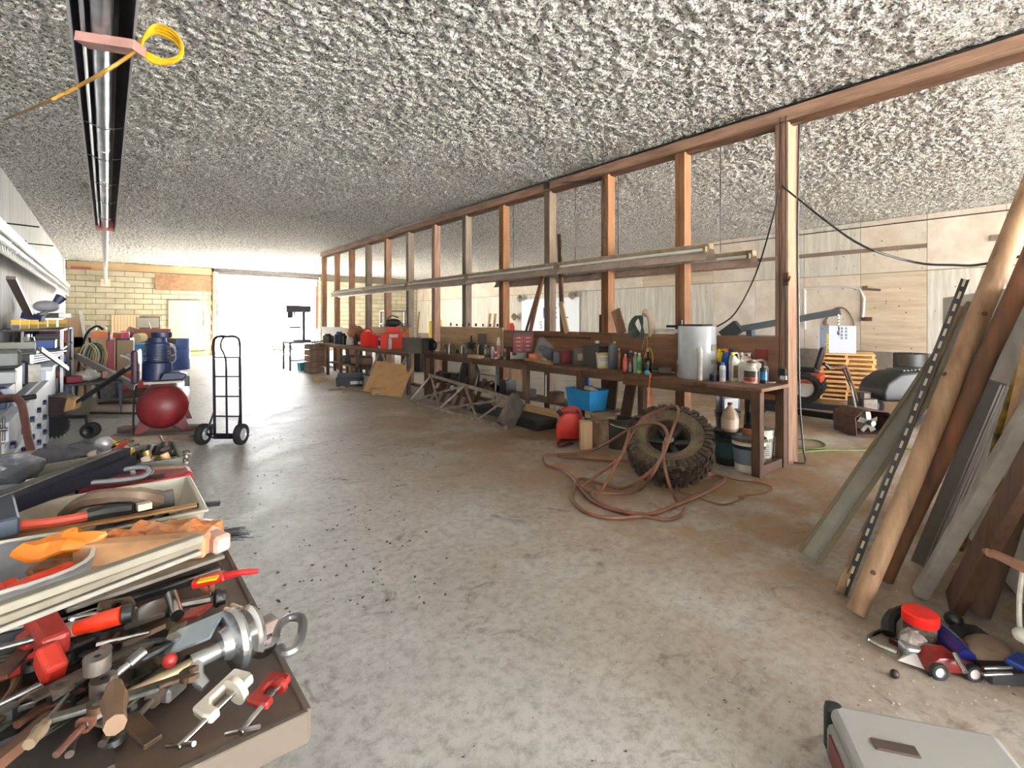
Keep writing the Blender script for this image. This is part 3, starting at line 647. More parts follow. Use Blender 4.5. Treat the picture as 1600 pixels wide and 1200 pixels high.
bt(1158, 596, .22, .03, cream, wht, pla(60, 60, 60), 'narrow cream bottle with a dark label in front of the pinkish jug')
x, y = on(1184, 582, Z1); jug(x, y, Z1, .2, .1, .24, pla(190, 182, 166), cream, 'pale jug lying behind the red-labelled jar', -.6)
x, y = on(1188, 586, Z1); jug(5.42, y+.12, Z1, .22, .1, .24, wht, wht, 'white plastic jug with side grip by the blue can', -.6)
x, y = on(1174, 598, Z1)
t = T('screw_top_jar', 'squat white jar with brown and red label at the bench front', 'jar', (x, y, Z1), -.6)
mb = MB(); mb.lathe([(.07, 0), (.072, .01), (.072, .14), (.05, .165), (.05, .19), (0, .19)], n=20); P(t, 'body', mb, wht, True)
mb = MB(); mb.lathe([(.0735, .02), (.0735, .06)], n=20); P(t, 'lower_label', mb, pla(190, 70, 34), True); mb = MB(); mb.lathe([(.0735, .062), (.0735, .13)], n=20); P(t, 'upper_label', mb, pla(70, 60, 54), True)
mb = MB(); mb.cyl((0, 0, .19), (0, 0, .21), .052, n=18); P(t, 'lid', mb, cream, True)
x, y = on(1176, 590, Z1); bottle(x, y+.04, Z1, .3, .035, redp, wht, wht, 'small red bottle with white cap rising behind the squat jar', lz=(.1, .4))
x, y = on(1193, 599, Z1); spray(x, y, Z1, .2, .036, pla(48, 50, 58), pla(60, 62, 70), 'dark spray can with bright blue label at the bench front', lab=pla(50, 140, 200))
mb = MB(); v = on(1200, 596, Z1); mb.tube([(v[0]-.03, v[1], Z1+.006), (v[0], v[1]-.06, Z1+.006), (v[0]+.08, v[1]-.04, Z1+.006), (v[0]+.12, v[1]+.04, Z1+.006)], .005, 5, 4); G('wire_scrap', 'short white wire scrap on the near bench corner', 'wire', mb, wht)
mb = MB(); mb.box((5.56, 2.52, 1.16), (.012, .14, .12)); G('red_rag', 'faded dark red rag pinned to the backboard above the near bench', 'rag', mb, paint(130, 40, 34))
mb = MB(); mb.box((XS-.045, 2.28, .93), (.03, .06, .04)); G('outlet_plug', 'white plug at the end of the black stud cables', 'plug', mb, wht)
# ------------------------------------------------------------------ on the middle bench
def ob(px, py): return on(px, py, BT)
x, y = ob(1012, 585); bottle(x, y, BT, .3, .048, mat((34, 42, 26), .2, 0, (24, 30, 20), 9), cream, None, 'dark green glass bottle with a bare cork', neck=.25, sh=.5)
mb = MB(); mb.ball((x-.15, y-.1, BT+.033), .033); G('blue_ball', 'small light blue ball on the middle bench', 'ball', mb, pla(90, 176, 210), True)
x, y = ob(1000, 584); bottle(x-.02, y+.05, BT, .26, .03, pla(120, 140, 110), wht, None, 'grey-green pump bottle behind the blue ball')
x, y = ob(998, 582)
x, y = ob(999, 583)
for (px, py, h, r, c, cp, lb, lab) in (
    (967, 577, .28, .03, amber, pla(180, 150, 160), None, 'clear amber tall bottle left of the pink bottle'),
    (977, 580, .22, .03, pla(206, 90, 80), cream, pla(226, 120, 110), 'small pink-red lotion bottle with cream cap'),
    (985, 581, .13, .02, pla(170, 168, 158), pla(190, 186, 176), None, 'short grey tube beside the pink lotion bottle'),
    (994, 583, .22, .026, pla(180, 184, 176), wht, None, 'clear small bottle left of the green one'),
    (999, 585, .25, .033, mat((120, 170, 120), .2, 0, (150, 190, 150), 9), wht, pla(60, 130, 70), 'clear bottle of green liquid on the bench edge'),
    (986, 573, .25, .045, pla(66, 52, 46), cream, pla(130, 60, 40), 'brown round canister with cream top behind the pink bottle')):
    x, y = ob(px, py); bottle(x, y, BT, h, r, c, cp, lb, lab)
x, y = ob(958, 577); t = T('fluid_jug', 'tall curved grey-blue fluid jug with a yellow cap', 'jug', (x, y, BT), -.6)
mb = MB(); mb.prism([(-.065, 0), (.06, 0), (.06, .2), (.05, .3), (.02, .345), (-.03, .35), (-.055, .3), (-.065, .2)], .075, (0, 0, 0), (1, 0, 0), (0, 0, 1)); P(t, 'body', mb, pla(76, 84, 94), True, .015, seg=2)
mb = MB(); mb.cyl((.02, 0, .345), (.02, 0, .37), .02, n=12); P(t, 'cap', mb, yel, True)
x, y = ob(943, 575); t = T('soap_pail', 'square white hand-soap pail with a GOJO label and white handle', 'pail', (x, y, BT), -.62)
mb = MB(); mb.tub(.185, .14, 0, .2, .004, .88, .012); P(t, 'body', mb, wht, False, .006)
mb = MB(); mb.box((0, 0, .205), (.2, .155, .012)); P(t, 'lid', mb, cream, bev=.004)
mb = MB(); mb.box((0, -.0695, .185), (.17, .006, .02)); mb.box((0, -.064, .016), (.155, .006, .02)); PS(t, 'yellow_band', mb, mat((206, 180, 60), .5))
mb = MB(); mb.tube([(-.1, 0, .19), (-.1, -.06, .17), (-.06, -.1, .13), (.03, -.1, .125), (.09, -.06, .16), (.1, 0, .19)], .006, 6, 4); P(t, 'handle', mb, wht, True)
text(t, 'GOJO', .058, (0, -.073, .125), (pi/2-.06, 0, 0), BLACK)
x, y = ob(927, 571); carton(x, y, BT, .06, .05, .15, pla(180, 170, 150), 'small beige upright carton beside the soap pail', -.6, 'small_carton')
x, y = ob(908, 570); carton(x, y, BT, .24, .17, .22, mat((78, 76, 66), .6, 0, (58, 56, 50), 6), 'dark grey-green battery carton with a pale oval label', -.65, 'battery_box', 'box', [('oval_label', (-.0, -.087, .12), (.14, .004, .1), mat((178, 158, 136), .6, 0, (130, 96, 80), 9))], lid=olive)
x, y = ob(873, 567); carton(x, y, BT, .2, .26, .17, pla(72, 80, 90), 'slate grey plastic drawer case beside the white product carton', -.62, 'drawer_case', 'case', [('drawer', (0, -.134, .045), (.17, .012, .06), pla(60, 66, 76)), ('drawer', (0, -.134, .12), (.17, .012, .06), pla(60, 66, 76))])
x, y = ob(856, 564); t = carton(x, y, BT, .13, .07, .23, wht, 'white cleaner carton with a red panel leaning back', -.7, 'cleaner_carton', 'box', [('red_panel', (0.02, -.037, .07), (.075, .004, .09), redp)])
text(t, 'Rolo', .035, (.02, -.041, .07), (pi/2, 0, 0), wht)
x, y = ob(843, 562); carton(x, y+.05, BT, .28, .14, .11, org, 'low orange-red carton with a small white sticker', -.68, 'orange_carton', 'box', [('sticker', (.07, -.072, .03), (.05, .004, .03), wht)])
x, y = ob(838, 564); mb = MB(); A = az(820, 561, BT+.02); B = az(862, 568, BT+.02); mb.bar(A, B, .05, .04); G('wooden_block', 'yellow pine offcut lying along the middle bench edge', 'wood block', mb, TAN(1), bev=.003)
x, y = ob(812, 560); carton(x, y+.03, BT, .28, .14, .12, mat((190, 170, 150), .6, 0, (150, 160, 160), 5), 'pale carton with a scooped dark opening under the red toolbox', -.7, 'parts_carton', 'box', [('opening', (-.07, -.071, .09), (.07, .004, .05), BLACK)])
x, y = ob(822, 553)
t = T('tool_chest', 'small dark red metal tool chest with six drawers, grey side', 'tool chest', (5.34, y+.02, BT+.12), -.6)
mb = MB(); mb.box((0, 0, .15), (.34, .2, .3)); P(t, 'body', mb, mat((110, 34, 28), .4, .2, (84, 34, 30), 6), bev=.006)
mb = MB(); mb.box((0, 0, .32), (.35, .21, .04)); P(t, 'lid', mb, mat((88, 60, 58), .5, .2), bev=.006)
for r_ in range(4):
    for c_ in range(2):
        o_ = MB(); o_.box((-.08+c_*.16, -.105, .05+r_*.065), (.145, .012, .052)); d_ = P(t, 'drawer', o_, paint(150, 34, 28), bev=.002)
        o_ = MB(); o_.box((-.08+c_*.16, -.113, .05+r_*.065), (.06, .006, .012)); P(d_, 'handle', o_, STEEL)
mb = MB(); A = az(785, 553, BT+.0); mb.box((5.45, A.y, BT+.2), (.02, .26, .4)); G('grey_sheet', 'dull grey metal panel standing left of the red tool chest', 'panel', mb, mat((92, 84, 78), .6, .3), bev=.002)
x, y = ob(786, 554); t = pail(x+.1, y, BT, .07, .17, org, 'orange tub half hidden behind the row of aerosol cans', lid=mat((80, 60, 50), .5), name='orange_tub')
spn = ['white aerosol can at the left end of the row', 'silver aerosol can second in the row', 'grey aerosol can third in the row with a white dome', 'tall white aerosol can with red print', 'short white-red aerosol can in the middle of the row', 'dark aerosol can with a silver side', 'black aerosol can at the right end of the row']
for k, (px, py, h, r, c, cp, lb) in enumerate(((759, 557, .21, .03, STEEL, wht, wht), (763, 558, .2, .028, STEEL, DSTEEL, None), (770, 560, .2, .034, pla(170, 170, 170), wht, None), (779, 560, .36, .034, wht, wht, pla(190, 120, 120)), (775, 561, .15, .026, wht, redp, redp), (789, 562, .22, .03, STEEL, BLACK, pla(60, 60, 60)), (792, 562, .21, .028, BLACK, BLACK, None))):
    x, y = ob(px, py); spray(x, y, BT, h, r, c, cp, spn[k], lb)
# clear bag with black stuff
t = T('plastic_bag', 'clear plastic bag over black packaged gear on the middle bench', 'bag', (5.32, ob(858, 556)[1], BT+.01), -.5)
mb = MB(); mb.ball((0.05, 0, .13), .09, (1.2, .9, 1.1), 10, 7); mb.ball((-.03, .02, .2), .07, (1.2, .9, .8), 10, 7); P(t, 'contents', mb, BLACK, True)
mb = MB(); mb.ball((0, 0, .14), .16, (1.15, .8, 1.05), 16, 12)
mb.v = [(x_*(1-.5*max(0, z_-.1)/.2)+.008*sin(40*z_)-max(0, z_-.15)*.4, y_*(1+.06*sin(40*x_+z_*30)), .02+z_*(1.15+.05*sin(43*x_+y_*50))) for x_, y_, z_ in mb.v]
P(t, 'bag_film', mb, mat((225, 228, 232), .15, 0, alpha=.16), True)
x, y = ob(893, 562); carton(5.4, y+.1, BT, .26, .2, .2, mat((96, 30, 34), .6), 'dark maroon case at the back of the middle bench', -.3, 'maroon_case', 'case')
x, y = ob(945, 560); carton(5.38, y+.1, BT, .26, .4, .28, mat((46, 42, 36), .5, 0, (62, 56, 46), 5), 'big black-green plastic tote behind the soap pail', -.25, 'storage_tote', 'tote', lid=pla(40, 38, 34))
x, y = ob(940, 566); bottle(x, y+.08, BT, .36, .05, mat((70, 58, 50), .3), wht, None, 'dark bottle with a clear top behind the soap pail', neck=.5)
x, y = ob(975, 566); mb = MB(); mb.prism([(-.1, 0), (.12, 0), (.13, .2)], .01, (x+.15, y, BT), (1, -.3, 0), (0, 0, 1)); G('cardboard_scrap', 'triangular tan cardboard scrap leaning behind the amber bottle', 'cardboard', mb, TAN(2))
mb = MB()
for k in range(9): a = random.uniform(0, 3); x, y = ob(1000+k*4, 574); mb.tube([(x-.05, y+.1, BT+.02+k*.01), (x, y+.02, BT+.08), (x+.05, y-.05, BT+.03), (x+.1, y-.12, BT+.02)], .006, 5, 3)
G('cable_tangle', 'dark tangle of wires lying behind the green glass bottle', 'wires', mb, DSTEEL, kind='stuff')
mb = MB(); x, y = ob(1017, 580); mb.tube([(x, y, BT+.0), (x+.04, y, BT+.18), (x+.0, y+.02, BT+.3), (x-.05, y+.03, BT+.22), (x-.04, y+.03, BT+.02)], .008, 6, 4); G('yellow_tube_loop', 'yellow hose loop standing behind the green glass bottle', 'hose', mb, mat((190, 160, 60), .5), True)
mb = MB(); x, y = ob(1040, 582); mb.bar((x-.07, y+.06, BT+.035), (x+.03, y-.06, BT+.035), .06, .07); G('brick_block', 'small brown block lying near the white water tank', 'block', mb, WOODG(1), bev=.003)
mb = MB(); A = aX(1003, 545, XS-.04); mb.tube([A, aX(1008, 528, XS-.04), aX(1011, 526, XS-.04), aX(1011, 545, XS-.04), aX(1006, 560, XS-.04)], .006, 5, 3); G('string_loop', 'brown string loop hanging on the backboard', 'string', mb, TAN(2))
mb = MB(); A = aX(905, 525, XS-.03); B = aX(960, 527, XS-.03); mb.bar((XS-.03, 5.0, 1.27), (XS-.03, 6.0, 1.27), .012, .03); G('long_blade_saw', 'long dark saw blade hung flat on the backboard', 'saw blade', mb, DSTEEL)
# horseshoe shackles, vice and hardware left of the aerosols
for k, px in enumerate((684, 705, 725, 757-7)):
    x, y = ob(px, 553 if k else 549); mb = MB(); mb.tube([(x-.05, y, BT+.0), (x-.05, y, BT+.12), (x-.03, y, BT+.19), (x+.03, y-.02, BT+.19), (x+.05, y-.03, BT+.12), (x+.05, y-.03, BT+.0)], .012, 6, 4)
    G('u_bolt', ['steel U-shaped bolt beside the stud, leftmost', 'steel U-shaped bolt, second from the left', 'steel U-shaped bolt before the small green jar', 'steel U-shaped bolt left of the aerosol cans'][k], 'bolt', mb, STEEL, True, group='u-bolts on the middle bench')
x, y = ob(741, 554)
t = T('valve', 'dark threaded valve on an olive base on the middle bench', 'valve', (x, y+.1, BT))
mb = MB(); mb.lathe([(.05, 0), (.05, .1), (0, .1)], n=12); P(t, 'base', mb, pla(120, 120, 60), True); mb = MB(); mb.lathe([(.03, .1), (.08, .13), (.08, .15), (.03, .16), (.09, .2), (.09, .22), (.02, .24), (.012, .36), (0, .36)], n=12); P(t, 'spindle', mb, BLACK, True)
mb = MB(); A = az(735, 556, BT+.02); B = az(752, 558, BT+.02); mb.bar(A, B, .12, .05); G('wooden_block', 'pale wood block under the valve on the middle bench', 'wood block', mb, TAN(1))
hw = []
for k in range(9):
    x, y = ob(698+k*6, 551+random.random()*1.5); h = random.uniform(.06, .16)
    spray(x, y+random.uniform(.02, .2), BT, h, random.uniform(.02, .035), random.choice([STEEL, DSTEEL, olive, mat((150, 120, 80), .6)]), random.choice([DSTEEL, STEEL, BLACK]), '%s small metal jar from the left before the dark valve' % ORD[k], group='small jars by the valve', name='metal_jar', cat='jar')
for k in range(8):
    y = 7.3+k*.23; mb = MB(); mb.cyl((XS+.0, y, 1.42), (XS, y, 1.42+random.uniform(.03, .08)), .02, n=6); G('socket', '%s rusty socket from the near end of the tan backboard top' % ORD[k], 'socket', mb, RUST, group='sockets on the backboard ledge')
# ------------------------------------------------------------------ leaning on the backboard top
def lean(name, label, p0, X0, p1, X1, w_, h_, m, cat='board'):
    A = aX(*p0, X0); B = aX(*p1, X1); mb = MB(); mb.bar(A, B, w_, h_, (1, 0, 0)); return G(name, label, cat, mb, m, bev=.002)
lean('leaning_board', 'thin board leaning left against the wide grey-brown stud', (828, 520), XS-.1, (848, 432), XS-.03, .07, .03, WOOD())
lean('leaning_board', 'second thin board leaning left just behind the first', (821, 520), XS-.06, (845, 440), XS-.0, .05, .02, WOODG())
lean('leaning_board', 'upright board right of the wide stud reaching above the strip light', (879, 520), XS-.05, (874, 366), XS-.03, .08, .03, DWOOD(2))
lean('leaning_board', 'short pale board leaning below the strip light right of the wide stud', (886, 520), XS-.1, (876, 472), XS-.05, .09, .03, TAN(2))
lean('leaning_board', 'wide plywood offcut leaning right of the sixth stud', (972, 521), XS-.06, (962, 484), XS-.03, .16, .02, WOOD())
lean('leaning_board', 'thin stick in the far gap of the stud wall', (652, 520), XS-.05, (655, 487), XS-.03, .04, .02, TAN(2))
mb = MB()
for k in range(7):
    c = aX(995+k*1.2, 494, XS-.02); mb.tube([c, c+Vector((-.03, -.1+.01*k, -.12)), c+Vector((-.03, -.12+.02*k, -.27)), c+Vector((-.02, .1-.02*k, -.27)), c+Vector((-.02, .1, -.1))], .012, 6, 4, closed=True)
G('green_hose_coil', 'coil of dark green hose on the backboard ledge between studs', 'hose', mb, mat((48, 66, 54), .5, 0, (90, 100, 92), 9), True)
mb = MB(); c = aX(1012, 500, XS); mb.tube([c+Vector((0, .06, .1)), c+Vector((0, -.02, .06)), c+Vector((0, -.07, -.12)), c+Vector((0, -.04, -.22))], [.05, .04, .05, .03], 8, 3); G('leather_glove', 'pale work glove hanging beside the green hose coil', 'glove', mb, mat((186, 168, 150), .8), True)
mb = MB(); mb.box((XS+.02, 3.55, 1.4), (.12, .6, .05)); G('white_tray', 'white tray on the backboard ledge beside the water tank', 'tray', mb, wht, bev=.003)
mb = MB(); mb.bar((XS-.03, 3.2, 1.46), (XS-.03, 3.7, 1.46), .04, .03); mb.cyl((XS-.03, 3.5, 1.4), (XS-.03, 3.5, 1.54), .02); G('black_valve', 'black valve handle on the ledge behind the water tank', 'valve', mb, BLACK)
mb = MB(); A = aX(988, 500, XS+.1); mb.cyl((XS+.04, 4.85, 1.36), (XS+.04, 4.85, 1.62), .035); G('threaded_rod', 'rusty threaded rod standing on the ledge left of the green hose coil', 'rod', mb, RUST)
mb = MB(); mb.cyl((XS+.04, 6.0, 1.36), (XS+.04, 6.05, 1.72), .03); G('threaded_rod', 'taller rusty rod standing on the ledge before the white sign', 'rod', mb, RUST)
for k, (px, py, s_) in enumerate(((812, 466, .1), (894, 461, .13), (803, 495, .1))):
    c = aX(px, py, XR-.15); mb = MB(); mb.lathe([(s_*.5, -.1), (s_*1.1, -.06), (s_*1.1, .04), (s_*.4, .1)], c, 14, (1, .3, 0)); mb.tube([c+Vector((0, .12, 0)), c+Vector((0, 0, .14)), c+Vector((0, -.12, 0)), c+Vector((0, 0, -.14))], .03, 6, 4, closed=True)
    G('rope_coil', ['grey rope coil on the far right wall left of the white sign', 'tan rope coil on the far right wall beside the white sign', 'small rope coil low on the far right wall'][k], 'rope', mb, mat((140, 126, 100), .8, 0, (84, 76, 66), 9), True)
# white sign on the far wall
t = T('wall_sign', 'white sign with blue block letters on the far right wall', 'sign', (XR-.03, 14.5, 1.7))
mb = MB(); mb.box((0, 0, 0), (.02, 3.3, 1.4)); P(t, 'board', mb, mat((226, 234, 238), .4))
blu = mat((96, 104, 170), .5); 
for s_, y_ in (('F', .95), ('I', .28), ('E', -.3), ('L', -.9)): text(t, s_, .62, (-.014, y_, .1), (pi/2, 0, -pi/2), blu if s_ != 'F' else mat((170, 174, 176), .5), sx=1.3)
text(t, '5', .42, (-.014, .45, -.38), (pi/2, 0, -pi/2), mat((100, 110, 120), .5))
# ------------------------------------------------------------------ under the benches
mw = mat((232, 226, 210), .45, 0, (206, 196, 176), 4)
x, y = on(1176, 735, 0); t = pail(x, y+.04, 0, .155, .34, mw, 'open-rimmed white paint pail with round orange picture by the bench leg', -.55, lid=mat((70, 64, 58), .5, 0, (110, 100, 90), 9), lab=mat((118, 132, 144), .5))
mb = MB(); mb.lathe([(.156, .232), (.158, .268)], n=26); mb.lathe([(.141, .075), (.143, .1)], n=26); PS(t, 'black_band', mb, BLACK, True)
mb = MB(); mb.prism([(.07*cos(a*pi/12), .07*sin(a*pi/12)) for a in range(24)], .004, (0, -.153, .165), (1, 0, 0), (0, 0, 1)); P(t, 'round_picture', mb, mat((190, 84, 44), .5, 0, (60, 30, 24), 12))
text(t, 'AMSOIL', .035, (0, -.162, .25), (pi/2, 0, 0), mw); text(t, 'EXTREME', .03, (0, -.158, .165), (pi/2, 0, 0), mw)
x, y = on(1142, 724, 0); t = pail(x, y+.02, 0, .155, .36, mat((30, 36, 36), .45), 'dark pail with teal label in the shadow beside the tyre', -.5, lid=BLACK, lab=mat((40, 72, 76), .5))
text(t, 'LITE', .04, (.03, -.153, .14), (pi/2, 0, 0), mat((120, 150, 150), .5))
x, y = on(1197, 730, 0); t = pail(x+.1, y+.12, 0, .15, .38, mw, 'white printed pail with upright handle in the bench corner', -.5, lab=mat((190, 186, 172), .5), handle=wht, hup=.08)
mb = MB()
for k in range(6): mb.box((-.03+.0*k, -.143, .12+k*.02), (.09, .004, .006))
PS(t, 'small_print', mb, gry); text(t, 'PATS', .045, (0, -.15, .27), (pi/2, 0, 0), BLACK)
x, y = on(1158, 700, 0); t = pail(x+.35, y+.35, 0, .15, .36, BLACK, 'black lidded pail at the back under the near bench', lid=BLACK)
jug(x+.35, y+.35, .36, .26, .15, .3, BLACK, redp, 'black oil jug with silver band and teal picture on the back pail', -.5, mat((150, 156, 156), .5), name='oil_jug')
x, y = on(1142, 724, 0); t = T('clear_jug', 'dirty translucent jug with pointed top on the dark pail', 'jug', (x-.02, y+.0, .355), -.5)
mb = MB(); mb.lathe([(.085, 0), (.088, .01), (.088, .14), (.07, .2), (.022, .26), (.022, .28), (0, .28)], n=18); P(t, 'body', mb, mat((160, 130, 104), .35, 0, (190, 166, 140), 5), True)
mb = MB(); mb.lathe([(.0895, .03), (.0895, .13)], n=18); P(t, 'label_band', mb, mat((206, 184, 166), .6), True); mb = MB(); mb.cyl((0, 0, .275), (0, 0, .3), .025); P(t, 'cap', mb, amber, True)
x, y = on(1176, 735, 0); t = T('grinder', 'black portable polisher resting on the picture pail', 'power tool', (x+.12, y+.1, .345), .4)
mb = MB(); mb.cyl((0, 0, .06), (.16, .0, .16), .05, n=14); mb.cyl((.16, 0, .16), (.22, 0, .34), .045, .05, 12); P(t, 'body', mb, BLACK, True)
mb = MB(); mb.tube([(.1, 0, .2), (.2, 0, .38), (.34, 0, .36), (.36, 0, .1)], .018, 8, 4); P(t, 'handle', mb, BLACK, True)
mb = MB(); mb.cyl((0, 0, 0), (0, 0, .05), .07, n=16); P(t, 'pad', mb, mat((130, 70, 40), .8), True)
# ------------------------------------------------------------------ the big tyre
def big_tyre():
    C0 = az(1046, 694, .345); A = Vector((-.50, -.27, .80)).normalized(); R_, r_in, wd = .40, .22, .28
    t = T('truck_tyre', 'knobbly off-road tyre on a dark alloy rim leaning under the bench', 'tyre', (C0.x, C0.y, 0)); h = wd/2
    O = Vector((0, 0, C0.z)); mb = MB()
    mb.lathe([(r_in, -h*.75), (R_*.75, -h*1.02), (R_*.92, -h*.92), (R_*.97, -h*.7), (R_*.97, h*.7), (R_*.92, h*.92), (R_*.75, h*1.02), (r_in, h*.75)], O, 48, A, close=True)
    ty = P(t, 'tyre_carcass', mb, mat((58, 48, 38), .9, 0, (116, 102, 80), 5, None, .3, 40), True)
    mb = MB(); _, _, t_, x_, y_ = mb.frame((0, 0, 0), A)
    for k in range(44):
        a = 2*pi*k/44; d = x_*cos(a)+y_*sin(a); e = t_.cross(d)
        for j, (u0, u1, rr) in enumerate(((-.98, -.55, .975), (-.5, -.05, .985), (.05, .5, .985), (.55, .98, .975))):
            o = e*(.008*(1 if (k+j) % 2 else -1)+.006*j)
            mb.bar(O+d*R_*rr+t_*h*u0+o, O+d*R_*rr+t_*h*u1+o+e*.014*(-1)**j, .036, .03, d)
        for s in (-1, 1): mb.bar(O+d*R_*.96+t_*h*s*.96, O+d*R_*.8+t_*h*s*1.03, .032, .016, t_)
    P(ty, 'tread_block', mb, mat((42, 35, 29), .9, 0, (84, 68, 52), 9), kind='stuff')
    mb = MB(); mb.lathe([(.215, -h*.75), (.215, h*.72), (.2, h*.78), (.19, h*.5), (.185, -h*.6)], O, 36, A, close=True); rm = P(t, 'rim', mb, mat((120, 104, 88), .45, .6, (76, 66, 58), 9), True)
    for k in range(6):
        a = 2*pi*k/6; d = x_*cos(a)+y_*sin(a); mb = MB(); mb.bar(O+t_*h*.15+d*.04, O+t_*h*.3+d*.195, .05, .03, t_); P(rm, 'spoke', mb, DSTEEL, bev=.004)
    mb = MB(); mb.lathe([(.0, h*.05), (.06, h*.05), (.06, h*.3), (.045, h*.48), (0, h*.5)], O, 20, A); P(rm, 'hub_cap', mb, CHROME, True)
    mb = MB(); mb.lathe([(0, -h*.5), (.19, -h*.5), (.19, -h*.45), (0, -h*.45)], O, 24, A); P(rm, 'back_disc', mb, BLACK)
big_tyre()
# hoses: air hose draped over the tyre
hs = mat((124, 80, 58), .5, 0, (96, 60, 44), 8)
def F(px, py, z=.02): return az(px, py, z)
def D(px, py, s): return ad(px, py, s)
mb = MB()
mb.tube([F(1005, 720, .05), F(950, 720), F(880, 713), F(872, 712)], .013, 8, 4)
mb.tube([F(848, 716), F(856, 711), F(900, 708, .03), F(935, 700, .1), D(968, 680, 5.0), D(1000, 664, 4.65), D(1030, 662, 4.5), D(1043, 680, 4.35), D(1036, 712, 4.3), D(1012, 740, 4.25), F(975, 762, .05), F(940, 756), F(905, 748), F(898, 765), F(896, 782), F(915, 800), F(950, 809), F(985, 808), F(1030, 800), F(1068, 782), F(1105, 765), F(1128, 750)], .014, 8, 5)
mb.tube([F(848, 716), F(853, 726), F(880, 735), F(897, 748), F(905, 762), F(940, 770), F(975, 771), F(1000, 765), D(1020, 740, 4.2), D(1040, 700, 4.25), D(1055, 660, 4.5), D(1060, 640, 4.75), D(1050, 635, 4.85), D(1020, 645, 4.9), D(1000, 658, 4.9), D(980, 690, 4.7), D(968, 715, 4.5), F(930, 745, .08), F(905, 760)], .014, 8, 5)
mb.tube([F(905, 760), F(918, 775), F(935, 788), F(970, 800), F(1005, 806), F(1040, 812), F(1062, 806), F(1070, 795)], .014, 8, 5)
mb.tube([F(925, 770), F(945, 790), F(1000, 803), F(1035, 797), F(1080, 780), F(1120, 760), F(1132, 748), F(1118, 742), F(1100, 744)], .014, 8, 5)
mb.tube([D(984, 670, 4.8), D(975, 700, 4.6), D(960, 730, 4.4), F(938, 768, .03), F(930, 762), F(925, 750), F(940, 738, .05), F(968, 722, .1)], .012, 8, 5)
mb.tube([D(1038, 690, 4.4), D(1037, 720, 4.3), D(1045, 755, 4.1), F(1057, 783)], .013, 8, 5)
G('air_hose', 'orange-brown rubber air hose draped in loops over the tyre', 'hose', mb, hs, True)
mb = MB(); mb.tube([F(1110, 700, .25), F(1112, 735, .02), F(1095, 745, .015), F(1060, 765, .015), F(1085, 775, .012), F(1125, 788, .012), F(1152, 782, .012), F(1158, 777, .012)], .006, 6, 5)
mb.tube([F(1162, 775, .012), F(1195, 770, .012), F(1206, 763, .012), F(1190, 755, .012), F(1150, 750, .012), F(1120, 742, .012), F(1100, 750, .012), F(1060, 757, .012)], .006, 6, 5); mb.ball(F(1158, 777, .015), .02, (1.6, 1, .8))
G('extension_cord', 'thin brown extension cord with dark plug on the floor by the tyre', 'cord', mb, mat((122, 78, 52), .6), True)
# bolts under the near bench: fuel can, block, pails
x, y = on(897, 690, 0); t = T('fuel_can', 'red plastic fuel can on the floor beside the upright wood block', 'fuel can', (x+.02, y+.1, .02), -.75)
mb = MB(); mb.prism([(-.17, 0), (.17, 0), (.18, .2), (.12, .3), (.06, .345), (-.06, .345), (-.13, .26), (-.17, .16)], .22, (0, 0, 0), (1, 0, 0), (0, 0, 1)); P(t, 'body', mb, mat((196, 42, 30), .4, 0, (150, 28, 22), 4), True, .03, seg=3)
mb = MB(); mb.tube([(-.12, 0, .28), (-.08, 0, .37), (.04, 0, .4), (.13, 0, .35), (.15, 0, .26)], .018, 8, 4); P(t, 'handle', mb, redp, True)
mb = MB(); mb.cyl((-.1, 0, .3), (-.15, 0, .36), .03); P(t, 'cap', mb, BLACK, True)
mb = MB(); c = F(883, 694); 
for k in range(5): mb.tube([c+Vector((-.12+.03*k, .0, 0)), c+Vector((0, -.05+.03*k, .04)), c+Vector((.14, .02*k, .0)), c+Vector((.02, .1, .02))], .014, 5, 3, closed=True)
G('chain_heap', 'small heap of rusty chain before the red fuel can', 'chain', mb, RUST, True)
A = F(918, 699); mb = MB(); mb.box((A.x, A.y+.03, .165), (.14, .12, .33), -.65); G('wood_post', 'short upright square timber beside the red fuel can', 'wood block', mb, TAN(2), bev=.004)
x, y = on(958, 700, 0); t = pail(x, y+.15, 0, .15, .38, mat((150, 128, 108), .6, 0, (110, 84, 66), 6), 'dirty beige pail with brown print behind the hose loops', lid=mat((120, 100, 80), .7)); text(t, '3', .09, (-.02, -.152, .27), (pi/2, 0, -.0), brn)
x, y = on(985, 705, 0); t = pail(x+.05, y+.2, 0, .16, .36, mat((52, 48, 42), .6), 'dark open pail with a thin white handle behind the hose', handle=wht)
x, y = on(1022, 665, 0); t = T('oil_crate', 'small carton of brown oil bottles under the middle bench', 'crate', (5.35, 3.6, 0), 0)
mb = MB(); mb.tub(.36, .3, 0, .3); P(t, 'body', mb, mat((120, 86, 66), .7)); 
for k in range(3): mb = MB(); mb.lathe([(.045, .02), (.045, .3), (.02, .38), (.02, .42), (0, .42)], (-.1+k*.1, 0, 0), 12); P(t, 'oil_bottle', mb, brn, True)
mb = MB(); A = az(1016, 583, BT+.03); mb.tube([A, A+Vector((-.03, -.02, -.03)), A+Vector((-.05, -.01, -.3)), A+Vector((0, 0, -.55)), A+Vector((.04, 0, -.3)), A+Vector((.01, 0, -.0))], .007, 5, 4); G('orange_strap', 'thin orange strap hanging over the middle bench edge', 'strap', mb, org)
